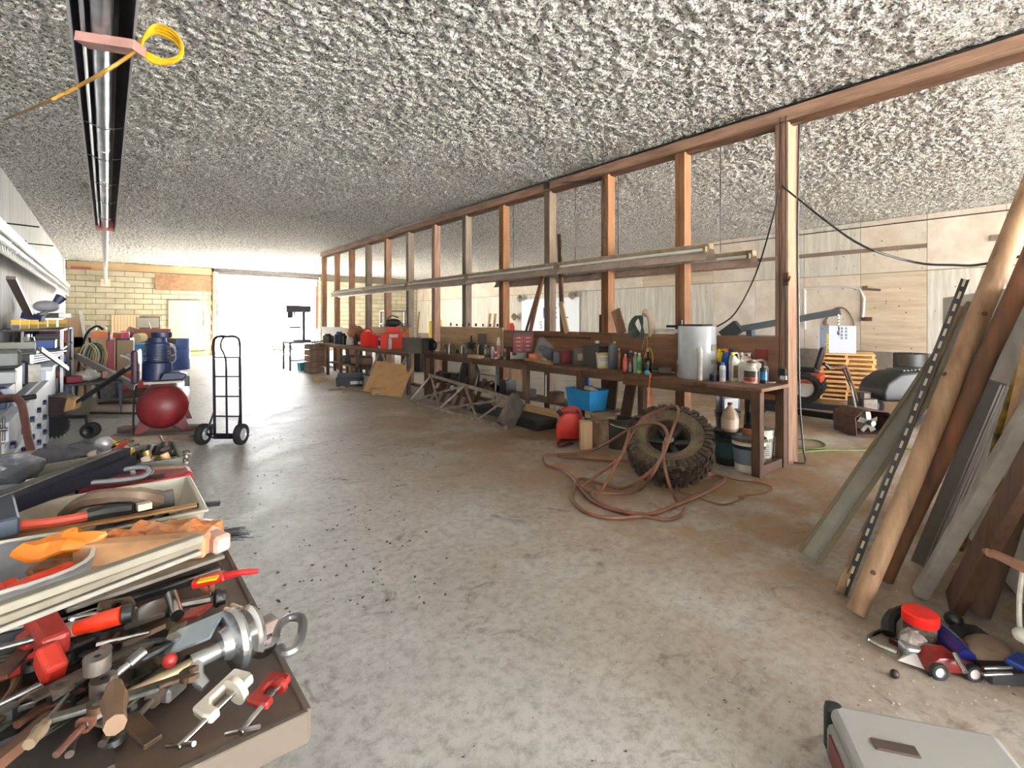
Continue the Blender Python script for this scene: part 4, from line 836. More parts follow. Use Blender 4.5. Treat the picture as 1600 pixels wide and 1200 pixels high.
# crate in blue and lower shelf contents
SH = .315
t = T('blue_tub', 'bright blue plastic tub with papers on the lower shelf', 'tub', (5.17, 4.72, SH), -.08); t.rotation_euler.z = pi/2-.12
mb = MB(); mb.tub(.52, .34, 0, .27, .005, .86, .02); P(t, 'body', mb, mat((30, 140, 204), .4, 0, (26, 122, 184), 3), False, .012, seg=2)
mb = MB(); mb.box((-.05, 0, .27), (.2, .14, .05), .5, Matrix.Rotation(.4, 3, 'X')); mb.box((.1, .02, .26), (.15, .1, .06), -.3); PS(t, 'papers', mb, mat((190, 170, 150), .8))
t = carton(5.15, 6.45, SH, .26, .19, .22, mat((44, 40, 46), .5, 0, (60, 52, 56), 6), 'black car battery with blue stripe on the lower shelf', 1.35, 'car_battery', 'battery', [('blue_stripe', (0, -.097, .12), (.22, .004, .06), mat((70, 110, 190), .5)), ('terminal', (-.08, 0, .235), (.03, .03, .03), STEEL), ('terminal', (.08, 0, .235), (.03, .03, .03), STEEL)], lid=pla(60, 50, 54))
mb = MB(); mb.prism([(0, -.04), (.04, 0), (0, .04), (-.04, 0)], .004, (5.235, 6.32, .42), (-.2, -1, 0), (0, 0, 1)); 
P(t, 'diamond_mark', mb, wht, w=False) if 0 else None
mb = MB(); c = Vector((5.1, 7.0, SH))
for k in range(4): mb.tube([c+Vector((0, -.2, .02+.02*k)), c+Vector((.1, 0, .06)), c+Vector((.02, .2-.03*k, .02)), c+Vector((-.1, .05, .03))], .014, 6, 4, closed=True)
G('rope_heap', 'brown rope and harness heap on the lower shelf left of the battery', 'rope', mb, mat((130, 84, 56), .8), True)
mb = MB(); c = Vector((5.12, 6.75, SH+.06)); mb.lathe([(.03, 0), (.11, .01), (.11, .03), (.03, .04)], c, 16, (.6, .3, .6)); mb.tube([c, c+Vector((.02, .1, .12)), c+Vector((0, .22, .05))], .012, 6, 3); G('winch_hook', 'dark winch wheel with hook beside the battery', 'pulley', mb, DSTEEL, True)
mb = MB(); mb.tube([(5.2, 7.75, SH), (5.2, 7.7, SH+.3), (5.2, 7.6, SH+.36), (5.2, 7.5, SH+.3), (5.2, 7.45, SH)], [.16, .15, .12, .1, .08], 8, 3); G('black_sack', 'black rubber sack hanging open on the lower shelf', 'sack', mb, BLACK, True)
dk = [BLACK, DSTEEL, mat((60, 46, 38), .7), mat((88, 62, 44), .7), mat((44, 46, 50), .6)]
for k, (yy, zz, s_) in enumerate(((8.0, SH, .3), (8.45, SH, .26), (8.8, SH, .22), (5.4, SH, .2), (6.0, SH, .16), (7.2, SH, .18))):
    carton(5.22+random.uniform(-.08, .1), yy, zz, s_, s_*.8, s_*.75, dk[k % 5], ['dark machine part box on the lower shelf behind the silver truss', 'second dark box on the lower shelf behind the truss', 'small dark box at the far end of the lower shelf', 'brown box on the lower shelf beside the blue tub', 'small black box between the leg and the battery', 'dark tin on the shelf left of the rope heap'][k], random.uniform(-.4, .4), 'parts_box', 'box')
for k, (a, b) in enumerate((((5.3, 4.45, .02), (5.5, 4.5, .8)), ((5.35, 4.25, .02), (5.52, 4.2, .8)))):
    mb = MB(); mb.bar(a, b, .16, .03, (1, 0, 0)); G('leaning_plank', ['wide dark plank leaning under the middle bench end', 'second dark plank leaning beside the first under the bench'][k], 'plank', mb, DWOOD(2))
mb = MB(); mb.box((5.45, 5.85, .49), (.01, .02, .34)); G('white_strip', 'thin white strip standing behind the battery', 'strip', mb, wht)
mb = MB(); mb.box((5.4, 4.95, .68), (.02, .12, .16)); mb.box((5.4, 4.9, .55), (.02, .16, .1)); G('blue_card', 'blue and white carton piece under the bench top', 'carton', mb, bluep)
# floor things before the middle bench
A = F(640, 0+700) if 0 else None
def flat_case():
    pts = [az(777, 657, .0), az(868, 672, 0), az(872, 655, 0), az(800, 640, 0)]
    t = T('black_case', 'flat black plastic case lying on the floor before the bench', 'case', (4.86, 5.6, 0), radians(-4))
    mb = MB(); mb.box((0, 0, .055), (.46, 1.0, .11)); P(t, 'base', mb, mat((34, 32, 32), .55), bev=.02, seg=2)
    mb = MB(); mb.box((0, 0, .125), (.42, .94, .035)); P(t, 'lid', mb, mat((58, 54, 52), .6, 0, (44, 40, 38), 5), bev=.01)
    for y_ in (-.36, .3): mb = MB(); mb.box((-.2, y_, .13), (.05, .06, .03)); P(t, 'latch', mb, BLACK)
flat_case()
mb = MB(); mb.box((4.95, 6.55, .06), (.4, .7, .1), .1); mb.box((4.9, 6.45, .12), (.1, .16, .02)); G('black_tray', 'second flat dark tray behind the black case', 'tray', mb, mat((46, 46, 48), .6), bev=.01)
mb = MB(); mb.bar((5.02, 6.7, .18), (5.0, 4.62, .13), .03, .2); G('fascia_board', 'tan board lying on edge below the lower shelf', 'board', mb, TAN(1), bev=.003)
mb = MB(); mb.box((4.93, 4.75, .12), (.12, .12, .24), .2); G('wood_post', 'short square timber stub left of the red fuel can', 'wood block', mb, WOOD(), bev=.004)
# silver truss: lies leaning on the bench front
def truss():
    c = [az(640, 626, .02), az(768, 662, .02)]
    A0, B0 = c; up = Vector((.55, .10, .62)).normalized()
    t = T('metal_truss', 'silver cross-braced metal truss section leaning before the middle bench', 'truss', (A0+B0)/2)
    ax = (B0-A0); L_ = ax.length; ax.normalize(); hgt = .62
    A1, B1 = A0+up*hgt+ax*.12, B0+up*hgt*.72+ax*.1
    m = mat((176, 166, 158), .45, .5, (130, 118, 108), 9)
    for a, b in ((A0, B0+ax*.35), (A1-ax*.05, B1+ax*.35)): mb = MB(); mb.bar(a, b, .04, .05); P(t, 'chord', mb, m, w=True)
    def q(s, k): return (A0+ax*L_*s) if k == 0 else (A1+(B1-A1)*s)
    for s0, k0, s1, k1 in ((0, 0, 0.02, 1), (0, 0, .5, 1), (.02, 1, .42, 0), (.42, 0, .5, 1), (.42, 0, .98, 1), (.5, 1, .86, 0), (.86, 0, .98, 1)):
        mb = MB(); mb.bar(q(s0, k0), q(s1, k1), .03, .03); P(t, 'brace', mb, m, w=True)
    mb = MB(); e = B0+ax*.3; mb.bar(e+up*.0, e+up*.5, .26, .1, ax); P(t, 'end_plate', mb, mat((104, 94, 84), .6, .3, (80, 72, 64), 9), w=True)
    for k in range(9): mb = MB(); mb.bar(q(.88, 0)+ax*.03*k, q(1.0, 1)+ax*.03*k, .004, .004); P(t, 'wire', mb, STEEL, w=True)
truss()
for k in range(7):
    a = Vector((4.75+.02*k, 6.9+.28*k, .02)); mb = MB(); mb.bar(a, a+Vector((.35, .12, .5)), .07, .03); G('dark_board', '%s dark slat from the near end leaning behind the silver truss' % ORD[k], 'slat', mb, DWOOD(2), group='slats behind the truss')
mb = MB(); A, B = aX(757, 618, 4.95), aX(782, 584, 5.0)
mb.tube([(4.82, 6.95, .3), (4.95, 7.0, .62), (4.95, 6.5, .62), (4.8, 6.35, .1)], .014, 6, 1); G('bent_frame', 'thin steel tube frame leaning over the truss end', 'frame', mb, STEEL, True)
# tan particle board, box, toolbox
t0 = [az(566, 614, .01), az(627, 619, .01)]
mb = MB(); a, b = t0; u = Vector((.36, .1, .62)); mb.bar((a+b)/2, (a+b)/2+u*.98, (b-a).length, .02, (b-a).cross(u)); G('particle_board', 'square tan particle board leaning back against the bench', 'board', mb, mat((200, 158, 108), .8, 0, (184, 142, 96), 5), bev=.002)
A = az(595, 616, 0); t = carton(A.x-.05, A.y-.02, 0, .28, .14, .13, TAN(0), 'open-ended brown carton on the floor before the tan board', -.4, 'brown_carton', 'box', [('dark_end', (.141, 0, .065), (.004, .11, .1), BLACK)])
mb = MB(); mb.bar(az(500, 590, .01), az(592, 617, .01), .12, .02); G('floor_plank', 'thin plank lying on the floor towards the tan board', 'plank', mb, TAN(1))
mb = MB(); mb.bar(az(560, 606, .03), az(600, 616, .03), .2, .02); G('floor_plank', 'short wide plank under the brown carton', 'plank', mb, TAN(1))
A = az(545, 606, 0); t = T('tool_tray', 'black tool caddy with white label on the floor', 'toolbox', (A.x+.1, A.y+.2, 0), -.35)
mb = MB(); mb.tub(.62, .26, 0, .2, .008, .92, .01); P(t, 'body', mb, mat((42, 44, 52), .5), bev=.006)
mb = MB(); mb.prism([(-.3, .18), (-.26, .32), (.26, .32), (.3, .18)], .03, (0, 0, 0), (1, 0, 0), (0, 0, 1)); P(t, 'carry_bar', mb, BLACK)
mb = MB(); mb.box((.1, -.128, .1), (.18, .004, .07)); mb.box((.24, -.128, .1), (.07, .004, .07)); PS(t, 'sticker', mb, wht)
mb = MB(); A = az(535, 606, .03); mb.ball(A, .05, (1.4, 1, .8)); mb.tube([A, A+Vector((-.15, .08, -.01)), A+Vector((-.28, .1, -.02))], [.03, .02, .012], 6, 3); mb.bar(A, az(538, 616, .02), .05, .03); G('dusty_mallet', 'dusty mallet and offcut lying before the tool caddy', 'mallet', mb, mat((176, 156, 130), .8), True)
mb = MB(); A = az(495, 596, .0); mb.box((A.x, A.y, .05), (.2, .12, .1), -.5); G('floor_block', 'small lone wood block on the floor near the far bench', 'wood block', mb, TAN(0), bev=.003)
# ================================================================== RIGHT AISLE
# pallets
pb = mat((212, 158, 88), .75, 0, (232, 186, 118), 3, 0, .2, 10, .12)
def pallet(label, loc, rz):
    t = T('pallet', label, 'pallet', loc, rz, 'pallets in the stack')
    for y in (-.42, 0, .42): mb = MB(); mb.box((0, y, .042), (1.15, .045, .05)); P(t, 'stringer', mb, pb)
    for k in range(6): mb = MB(); mb.box((-.52+.208*k, 0, .076), (.12, .92, .018)); P(t, 'deck_board', mb, pb)
    for k in range(3): mb = MB(); mb.box((-.52+.52*k, 0, .009), (.12, .92, .018)); P(t, 'bottom_board', mb, pb)
    return t
pc = Vector((11.55, 3.55, 0)); pa = atan2(-.95, .3)+pi/2
p0 = pallet('lowest pallet of the stack below the white carton', pc, pa)
for k in range(1, 10): dup(p0, pc+Vector((random.uniform(-.03, .03), random.uniform(-.03, .03), 0.0885*k)), pa+random.uniform(-.03, .03), '%s pallet from the floor in the stack below the white carton' % ORD[k])
A = aX(1303, 553, 11.2); t = T('white_carton', 'white carton with yellow lettering standing on the pallets', 'box', (11.25, 3.62, .885), pa-pi/2)
mb = MB(); mb.box((0, 0, .27), (.62, .12, .54)); P(t, 'body', mb, mat((196, 204, 216), .5), bev=.003)
mb = MB(); mb.box((-.21, -.062, .27), (.15, .004, .54)); P(t, 'dark_band', mb, mat((84, 88, 104), .5, 0, (104, 108, 122), 9))
text(t, 'Mackayer', .1, (-.16, -.067, .2), (pi/2, -pi/2, 0), mat((226, 206, 40), .5))
mb = MB()
for x in (.08, .15):
    for z in (.3, .36, .43, .49): mb.box((x, -.062, z), (.035, .003, .045))
PS(t, 'printed_block', mb, mat((110, 112, 122), .5))
t = T('black_drum', 'black drum standing right of the pallet stack', 'drum', (12.6, 2.75, 0)); mb = MB(); mb.lathe([(.27, 0), (.28, .02), (.28, .3), (.29, .31), (.28, .32), (.28, .6), (.29, .61), (.28, .62), (.28, .86), (.27, .87), (.25, .85), (0, .85)], n=24); P(t, 'body', mb, mat((30, 30, 30), .5), True)
mb = MB(); mb.cyl((.1, 0, .85), (.1, 0, .88), .03); P(t, 'bung', mb, DSTEEL)
# engine crane
def crane():
    C = Vector((8.75, 4.15, 0)); m = mat((16, 28, 30), .8, 0, (12, 20, 22), 5)
    t = T('engine_crane', 'dark teal shop crane with raised boom and long floor legs', 'crane', C)
    mb = MB(); mb.bar(C+Vector((0, 0, .1)), C+Vector((0, 0, 1.36)), .1, .12, (1, 0, 0)); P(t, 'mast', mb, mat((34, 46, 58), .8), w=True, bev=.004)
    tip = aX(1312, 487, 9.6); B0 = C+Vector((-.1, .25, 1.36)); mb = MB(); mb.bar(B0, tip, .09, .11); P(t, 'boom', mb, m, w=True, bev=.004)
    mb = MB(); mb.bar(B0+Vector((-.05, .15, -.12)), B0+Vector((0, -.1, .08)), .2, .22); P(t, 'boom_bracket', mb, m, w=True)
    mb = MB(); mb.cyl(C+Vector((.06, -.03, .6)), C.lerp(tip, .4)+Vector((0, 0, .75)), .03, .025); P(t, 'ram', mb, mat((70, 30, 46), .5), w=True)
    e1 = az(1330, 648); e2 = az(1328, 664)
    for A_, e in ((C+Vector((.2, .05, .09)), e1), (C+Vector((-.25, -.3, .09)), e2)): mb = MB(); mb.bar(A_, Vector((e.x, e.y, .09)), .08, .09); P(t, 'floor_leg', mb, m, w=True, bev=.004)
    mb = MB(); mb.bar(C+Vector((.25, .1, .09)), C+Vector((-.3, -.35, .09)), .09, .1); P(t, 'base_bar', mb, m, w=True)
    for q in (C+Vector((.3, .1, .04)), C+Vector((-.3, -.35, .04)), Vector((e1.x, e1.y, .04))): mb = MB(); mb.cyl(q-Vector((.02, 0, 0)), q+Vector((.02, 0, 0)), .04); P(t, 'caster', mb, RUBBER, w=True)
    c = tip+Vector((-.05, 0, -.06))
    for k in range(4): mb = MB(); mb.tube([c+Vector((.02, 0, -.05*k)), c+Vector((0, 0, .03-.05*k)), c+Vector((-.02, 0, -.05*k)), c+Vector((0, 0, -.03-.05*k))], .01, 5, 3, closed=True); P(t, 'chain_link', mb, CHROME, True, w=True)
    mb = MB(); mb.tube([c+Vector((0, 0, -.2)), c+Vector((.04, 0, -.26)), c+Vector((0, 0, -.32)), c+Vector((-.04, 0, -.28))], .014, 6, 3); P(t, 'hook', mb, STEEL, True, w=True)
crane()
mb = MB()
for k in range(5): mb.tube([(XR-.03, 4.28+.03*k, 1.2), (XR-.03, 4.62+.02*k, 1.45), (XR-.03, 4.5, 1.78-.02*k), (XR-.03, 4.25, 1.82), (XR-.03, 4.05, 1.5), (XR-.03, 4.12, 1.25)], .014, 6, 4, closed=True)
G('hose_coil', 'brown hose coil hanging on the plywood above the pallets', 'hose', mb, mat((74, 56, 44), .6, 0, (120, 104, 86), 9), True)
mb = MB(); X = XR-.05
mb.tube([(X, aX(1258, 520, X).y, 1.3), (X, aX(1258, 445, X).y, 2.25), (X, aX(1262, 441, X).y, 2.32), (X, aX(1343, 446, X).y, 2.28), (X, aX(1347, 500, X).y, 1.5)], .025, 8, 3); G('wall_conduit', 'white pipe bent in a square frame on the plywood wall', 'pipe', mb, mat((206, 204, 200), .4), True)
mb = MB(); mb.box((X, aX(1354, 498, X).y, 1.56), (.05, .2, .09)); G('bracket', 'rusty bracket at the pipe end on the plywood wall', 'bracket', mb, RUST)
mb = MB(); mb.box((X, aX(1352, 444, X).y, 2.28), (.06, .1, .1)); mb.cyl((X, aX(1352, 444, X).y, 2.26), (X-.02, aX(1376, 446, X).y, 2.22), .025); G('wall_latch', 'dark wooden latch beside the white pipe corner', 'latch', mb, DWOOD())
mb = MB()
for k in range(4): mb.tube([(XR-.4, 6.6, .98+.05*k), (XR-.9, 6.2, .97+.05*k), (XR-.5, 5.5, .98+.05*k), (XR-.2, 6.0, .97+.05*k)], .02, 6, 4, closed=True)
G('cable_coil', 'grey cable coil on the black crate behind the near bench end', 'cable', mb, mat((120, 122, 120), .5), True)
carton(XR-.55, 6.05, 0, .9, 1.2, .93, mat((50, 44, 42), .6), 'black crate under the grey cable coil by the plywood wall', 0, 'black_crate', 'crate')
# lawn tractor
def tractor():
    t = T('lawn_tractor', 'orange lawn tractor with black seat parked behind the end stud', 'tractor', (10.35, 4.3, 0), radians(14)); O_ = mat((214, 84, 36), .4, 0, (180, 62, 26), 3)
    for s in (-1, 1):
        wheel(t, 'rear_wheel', (s*.4, -.45, .28), .28, .22, (1, 0, 0), mat((216, 216, 214), .4), 20); wheel(t, 'front_wheel', (s*.36, .85, .19), .19, .14, (1, 0, 0), mat((210, 210, 208), .4), 14)
    mb = MB(); mb.prism([(.25, .35), (1.05, .35), (1.08, .55), (.95, .72), (.3, .76), (.22, .6)], .5, (0, 0, 0), (0, 1, 0), (0, 0, 1)); P(t, 'hood', mb, O_, True, .04, seg=3)
    mb = MB(); mb.box((0, .15, .27), (.42, 1.5, .1)); P(t, 'chassis', mb, BLACK, bev=.01)
    mb = MB(); mb.box((0, .2, .16), (.95, .6, .12)); P(t, 'mower_deck', mb, mat((206, 70, 40), .45), bev=.03, seg=2)
    mb = MB(); mb.prism([(-.7, .5), (-.2, .5), (-.1, .42), (.1, .4), (.1, .36), (-.7, .36)], .9, (0, 0, 0), (0, 1, 0), (0, 0, 1)); P(t, 'rear_fender', mb, O_, True, .02, seg=2)
    mb = MB(); mb.box((0, -.42, .6), (.42, .4, .1)); P(t, 'seat', mb, BLACK, bev=.03, seg=2)
    mb = MB(); mb.box((0, -.66, .82), (.42, .09, .42), 0, Matrix.Rotation(.25, 3, 'X')); P(t, 'seat_back', mb, BLACK, bev=.035, seg=2)
    mb = MB(); mb.tube([(.18*cos(a), .1+.1*sin(a)*.6, .92+.14*sin(a)) for a in [2*pi*k/12 for k in range(12)]], .014, 6, 2, closed=True); mb.cyl((0, .28, .6), (0, .1, .92), .02); mb.bar((-.17, .1, .92), (.17, .1, .92), .02, .02); P(t, 'steering_wheel', mb, BLACK, True)
    mb = MB(); mb.box((.251, .75, .55), (.004, .2, .08)); P(t, 'side_plate', mb, wht)
tractor()
def mower():
    C = az(1402, 662); t = T('riding_mower', 'black riding mower with YARD lettering behind the leaning grey rail', 'mower', (C.x+.35, C.y-.1, 0), radians(-39)); K = mat((16, 17, 20), .5, 0, (30, 32, 36), 3)
    # its front points to local -X
    mb = MB(); mb.prism([(-.62, .34), (.35, .34), (.4, .74), (.0, .8), (-.38, .76), (-.58, .62), (-.64, .48)], .56, (0, 0, 0), (1, 0, 0), (0, 0, 1)); P(t, 'hood', mb, K, True, .05, seg=3)
    mb = MB(); 
    for k in range(9): mb.box((-.25+.055*k, 0, .8-.003*abs(k-4)), (.03, .34, .02))
    P(t, 'hood_vent', mb, BLACK)
    for s in (-1, 1): mb = MB(); mb.ball((-.5, s*.2, .6), .07, (.6, 1, .7)); P(t, 'headlight', mb, mat((196, 200, 180), .2), True)
    text(t, 'YARD', .1, (-.1, -.284, .52), (pi/2, 0, 0), mat((206, 170, 110), .4))
    mb = MB(); mb.box((.6, 0, .36), (.95, .9, .1)); P(t, 'body', mb, K, bev=.03, seg=2)
    mb = MB(); mb.box((.85, 0, .52), (.4, .44, .12)); mb.box((1.08, 0, .75), (.1, .44, .42)); PS(t, 'seat', mb, BLACK, bev=.03)
    for s in (-1, 1): wheel(t, 'front_wheel', (-.35, s*.38, .18), .18, .14, (0, 1, 0)); wheel(t, 'rear_wheel', (.85, s*.42, .26), .26, .22, (0, 1, 0))
mower()
def thrower():
    C = az(1358, 681); t = T('snow_thrower', 'old rusty walk-behind snow thrower with open fan housing and long handles', 'snow thrower', (C.x+.1, C.y+.1, 0), -TH+.1)
    Rm = mat((96, 66, 48), .7, .3, (62, 48, 42), 7)
    mb = MB()
    for a, b in (((-.26, 0), (.26, 0)), ((-.26, 0), (-.28, .24)), ((.26, 0), (.28, .2)), ((-.28, .24), (-.14, .34)), ((-.14, .34), (.2, .3)), ((.2, .3), (.28, .2))): mb.bar((a[0], 0, a[1]+.02), (b[0], 0, b[1]+.02), .4, .012, (0, 1, 0)) if 0 else mb.add([(a[0], -.2, a[1]+.02), (b[0], -.2, b[1]+.02), (b[0], .2, b[1]+.02), (a[0], .2, a[1]+.02), (a[0]*.97, -.2, a[1]*.97+.025), (b[0]*.97, -.2, b[1]*.97+.025), (b[0]*.97, .2, b[1]*.97+.025), (a[0]*.97, .2, a[1]*.97+.025)], [(0, 1, 2, 3), (7, 6, 5, 4), (0, 4, 5, 1), (3, 2, 6, 7)])
    mb.box((0, .19, .17), (.5, .01, .28)); P(t, 'housing', mb, Rm)
    mb = MB(); mb.cyl((0, -.18, .17), (0, .18, .17), .035)
    P(t, 'impeller_shaft', mb, STEEL)
    for k in range(5): a = 2*pi*k/5+.3; mb = MB(); mb.bar((.02*cos(a), -.1, .17+.02*sin(a)), (.14*cos(a), -.08, .17+.14*sin(a)), .07, .012, (0, 1, .4)); P(t, 'impeller_blade', mb, mat((120, 112, 104), .5, .5))
    mb = MB(); mb.box((.25, .3, .34), (.22, .3, .2)); mb.cyl((.25, .3, .4), (.25, .3, .52), .1, n=14); P(t, 'engine', mb, GREASE, bev=.01)
    mb = MB(); mb.tube([(.2, .35, .3), (.08, .2, .42), (-.12, .05, .68), (-.28, -.05, .88), (-.35, -.1, .92), (-.6, -.15, .9)], .018, 6, 3); mb.tube([(.3, .45, .3), (.15, .3, .45), (-.05, .2, .7), (-.2, .12, .9)], .018, 6, 3); P(t, 'handlebar', mb, Rm, True)
    mb = MB(); mb.tube([(-.1, 0, .34), (-.12, .05, .6), (-.16, .05, .72)], .014, 6, 2); P(t, 'chute_crank', mb, STEEL, True)
    mb = MB(); mb.cyl((-.6, -.15, .9), (-.7, -.17, .97), .022); P(t, 'grip', mb, BLACK, True)
    for s in (.1, .42): wheel(t, 'wheel', (s, .42, .13), .13, .07, (1, 0, 0))
thrower()
mb = MB(); mb.tube([F(1236, 708, .012), F(1290, 704, .012), F(1345, 704, .012), F(1400, 700, .012), F(1450, 705, .012)], .011, 6, 4); mb.tube([F(1240, 686, .012), F(1275, 688, .012), F(1290, 696, .012), F(1280, 701, .012), F(1240, 699, .012)], .011, 6, 4)
G('garden_hose', 'green garden hose looped on the floor beyond the end stud', 'hose', mb, mat((70, 84, 34), .5, 0, (96, 112, 48), 7), True)
# clutter in the far part of the right aisle, seen between the studs
t = T('steel_rack', 'tall dark steel rack frame in the far right aisle', 'rack', (8.6, 17.6, 0))
for x in (-.5, .5):
    for y in (-.3, .3): mb = MB(); mb.box((x, y, .95), (.05, .05, 1.9)); P(t, 'upright', mb, DSTEEL)
for z in (.4, .9, 1.4, 1.88): mb = MB(); mb.box((0, 0, z), (1.05, .65, .03)); P(t, 'shelf', mb, DSTEEL)
for k in range(4):
    mb = MB(); mb.tube([(8.4+.12*k, 14.6, .0), (8.4+.12*k, 14.65, 1.5+.04*(k % 2)), ], .06, 8, 1); G('yellow_post', '%s yellow tube standing in the far right aisle behind the far bench' % ORD[k], 'tube', mb, mat((226, 196, 60), .5), True)
for k in range(10):
    x = 7.3+(k*7 % 3)*.9; y = 9.3+k*.72; s_ = random.uniform(.35, .6)
    carton(x, y, 0, s_, s_*.8, random.uniform(.5, 1.1), random.choice([mat((70, 74, 80), .6), mat((150, 120, 90), .7), mat((60, 48, 42), .6), mat((190, 186, 176), .6)]), '%s box from the near end among the clutter behind the stud wall' % ORD[k], random.uniform(0, 1), 'storage_box', 'box', group='boxes behind the stud wall')
for k, (x, y) in enumerate(((9.0, 11.2), (9.4, 11.6))): t = T('fire_extinguisher', ['red extinguisher standing on a box behind the stud wall', 'second red extinguisher beside the first behind the stud wall'][k], 'extinguisher', (x, y, .0)); mb = MB(); mb.lathe([(.09, .95), (.1, .97), (.1, 1.35), (.05, 1.45), (0, 1.46)], n=14); P(t, 'cylinder', mb, redp, True); mb = MB(); mb.box((0, 0, .47), (.25, .25, .94)); P(t, 'stand', mb, wht)
for k in range(2):
    mb = MB(); mb.bar((9.3+.3*k, 13, 0), (9.6+.2*k, 12.9, 1.75), .08, .04); G('standing_board', ['pale board standing in the right aisle behind the studs', 'shorter pale board beside it in the right aisle'][k], 'board', mb, TAN(2))
# ================================================================== RIGHT FOREGROUND
Q0 = Vector((5.2, .94, 0)); QD = Vector((-2.2, -.89, 0)).normalized(); QN = Vector((-.375, .927, 0)).normalized()
t = T('white_cabinet', 'big white metal cabinet face behind the leaning logs', 'cabinet', Q0+QD*1.25-QN*.36); t.rotation_euler.z = atan2(-QD.y, -QD.x)
cw = mat((190, 188, 182), .5, 0, (172, 168, 160), 3)
mb = MB(); mb.box((0, 0, .88), (2.5, .7, 1.68)); P(t, 'body', mb, cw, bev=.012, seg=2)
mb = MB(); mb.box((-.1, .353, .9), (1.9, .012, 1.56)); P(t, 'door', mb, cw, bev=.004)
mb = MB(); mb.box((0, 0, .02), (2.4, .62, .06)); P(t, 'plinth', mb, BLACK)
mb = MB(); mb.tube([(1.02, .37, 1.3), (1.02, .42, 1.3), (1.02, .42, .62)], .004, 5, 1); P(t, 'wire', mb, BLACK)
def aF(px, py, off=.06):
    d = ray(px, py); o = Vector((0, 0, HC)); p = Q0+QN*off; s = ((p-o).dot(QN))/d.dot(QN); return o+d*s
def prop(name, label, cat, base, top, off, kind, r, m, ext=1.0, r2=None, up=None):
    A = az(*base); B = aF(*top, off); B = A+(B-A)*ext; mb = MB()
    if kind == 'round':
        n = 14; pts = [A.lerp(B, k/8)+Vector((random.uniform(-1, 1), random.uniform(-1, 1), 0))*(.006 if 0 < k < 8 else 0) for k in range(9)]
        mb.tube(pts, [r+(r2-r)*k/8*1.0 for k in range(9)] if r2 else r, n, 1)
    else: mb.bar(A, B, r[0], r[1], up or (QN+Vector((0, 0, .01))))
    return G(name, label, cat, mb, m, kind == 'round', 0 if kind == 'round' else .003)
logm = mat((124, 94, 68), .7, 0, (168, 136, 104), 2.2, 2, .5, 6, det=6)
prop('peeled_log', 'pale peeled log leaning in front of the white cabinet', 'log', (1338, 957, .03), (1546, 455), .12, 'round', .044, logm, 1.7, .056)
mb = MB()
for k in range(7):
    A = az(1338, 957, .03); B = aF(1546, 455, .12); c = A+(B-A)*(.12+k*.2); d_ = (B-A).normalized(); o_ = (-ray(1450, 600)).normalized(); o_ = (o_-d_*o_.dot(d_)).normalized(); s_ = d_.cross(o_); c = c+(o_*cos(k*1.7)*1.0+s_*sin(k*1.7)*.6).normalized()*(.043+.0018*k*1.5)
    mb.lathe([(0, .006), (.008, .004), (.012, .0), (.014, -.01)], c, 10, (o_*cos(k*1.7)+s_*sin(k*1.7)*.6))
G('log_knot', 'dark knots on the pale peeled log', 'knots', mb, mat((86, 52, 30), .8), True, kind='stuff')
prop('dark_log', 'dark log leaning behind the pale peeled log', 'log', (1384, 905, .03), (1588, 455), .09, 'round', .038, mat((78, 54, 38), .8, 0, (120, 76, 48), 3, 2, .4, 8), 1.6, .048)
gr = mat((142, 138, 126), .5, .2, (120, 116, 104), 3)
def rail():
    A = az(1264, 872, .01); B = aF(1500, 522, .1); B = A+(B-A)*1.12; t = T('metal_rail', 'long grey-green metal rail leaning left of the chain strip', 'rail', A); d = (B-A).normalized(); s_ = d.cross(QN).normalized()
    s_ = Vector((-d.z*.8, 0, d.x)).normalized(); s_ = (s_-d*s_.dot(d)).normalized(); v = -ray(1350, 720); n_ = (v-d*v.dot(d)).normalized(); s_ = n_.cross(d).normalized()
    mb = MB(); mb.bar(A, B, .10, .025, n_); P(t, 'web', mb, gr, w=True, bev=.002)
    for k, w_ in ((-1, .03), (1, .022)): mb = MB(); mb.bar(A+s_*.055*k+n_*.015, B+s_*.055*k+n_*.015, w_, .05, n_); P(t, 'flange', mb, mat((112, 100, 78), .6, .2), w=True, bev=.002)
    mb = MB(); mb.bar(A-s_*.02+n_*.015, B-s_*.02+n_*.015, .008, .02, n_); P(t, 'rib', mb, gr, w=True)
rail()
def strip():
    A = az(1318, 928, .01); B = aF(1508, 437, .2); t = T('chain_strip', 'dark slotted metal strip with pale rungs leaning beside the peeled log', 'strip', A); d = (B-A).normalized(); v = -ray(1420, 680); n_ = (v-d*v.dot(d)).normalized(); s_ = n_.cross(d).normalized(); L_ = (B-A).length
    mb = MB(); mb.bar(A, B, .036, .012, n_); P(t, 'backing', mb, BLACK, w=True)
    for k in (-1, 1): mb = MB(); mb.bar(A+s_*.016*k+n_*.01, B+s_*.016*k+n_*.01, .006, .014, n_); P(t, 'side_rail', mb, DSTEEL, w=True)
    n = int(L_/.075)
    for k in range(n): q = A+d*(.05+k*.075); mb = MB(); mb.bar(q+n_*.012, q+n_*.012+d*.042, .012, .01, n_); P(t, 'rung', mb, mat((196, 182, 150), .6), w=True)
strip()
prop('thin_pole', 'thin weathered pole base beside the peeled log foot', 'pole', (1312, 925, .02), (1500, 480), .16, 'round', .022, mat((150, 120, 90), .8, 0, (110, 84, 60), 3, 2), 1.0)
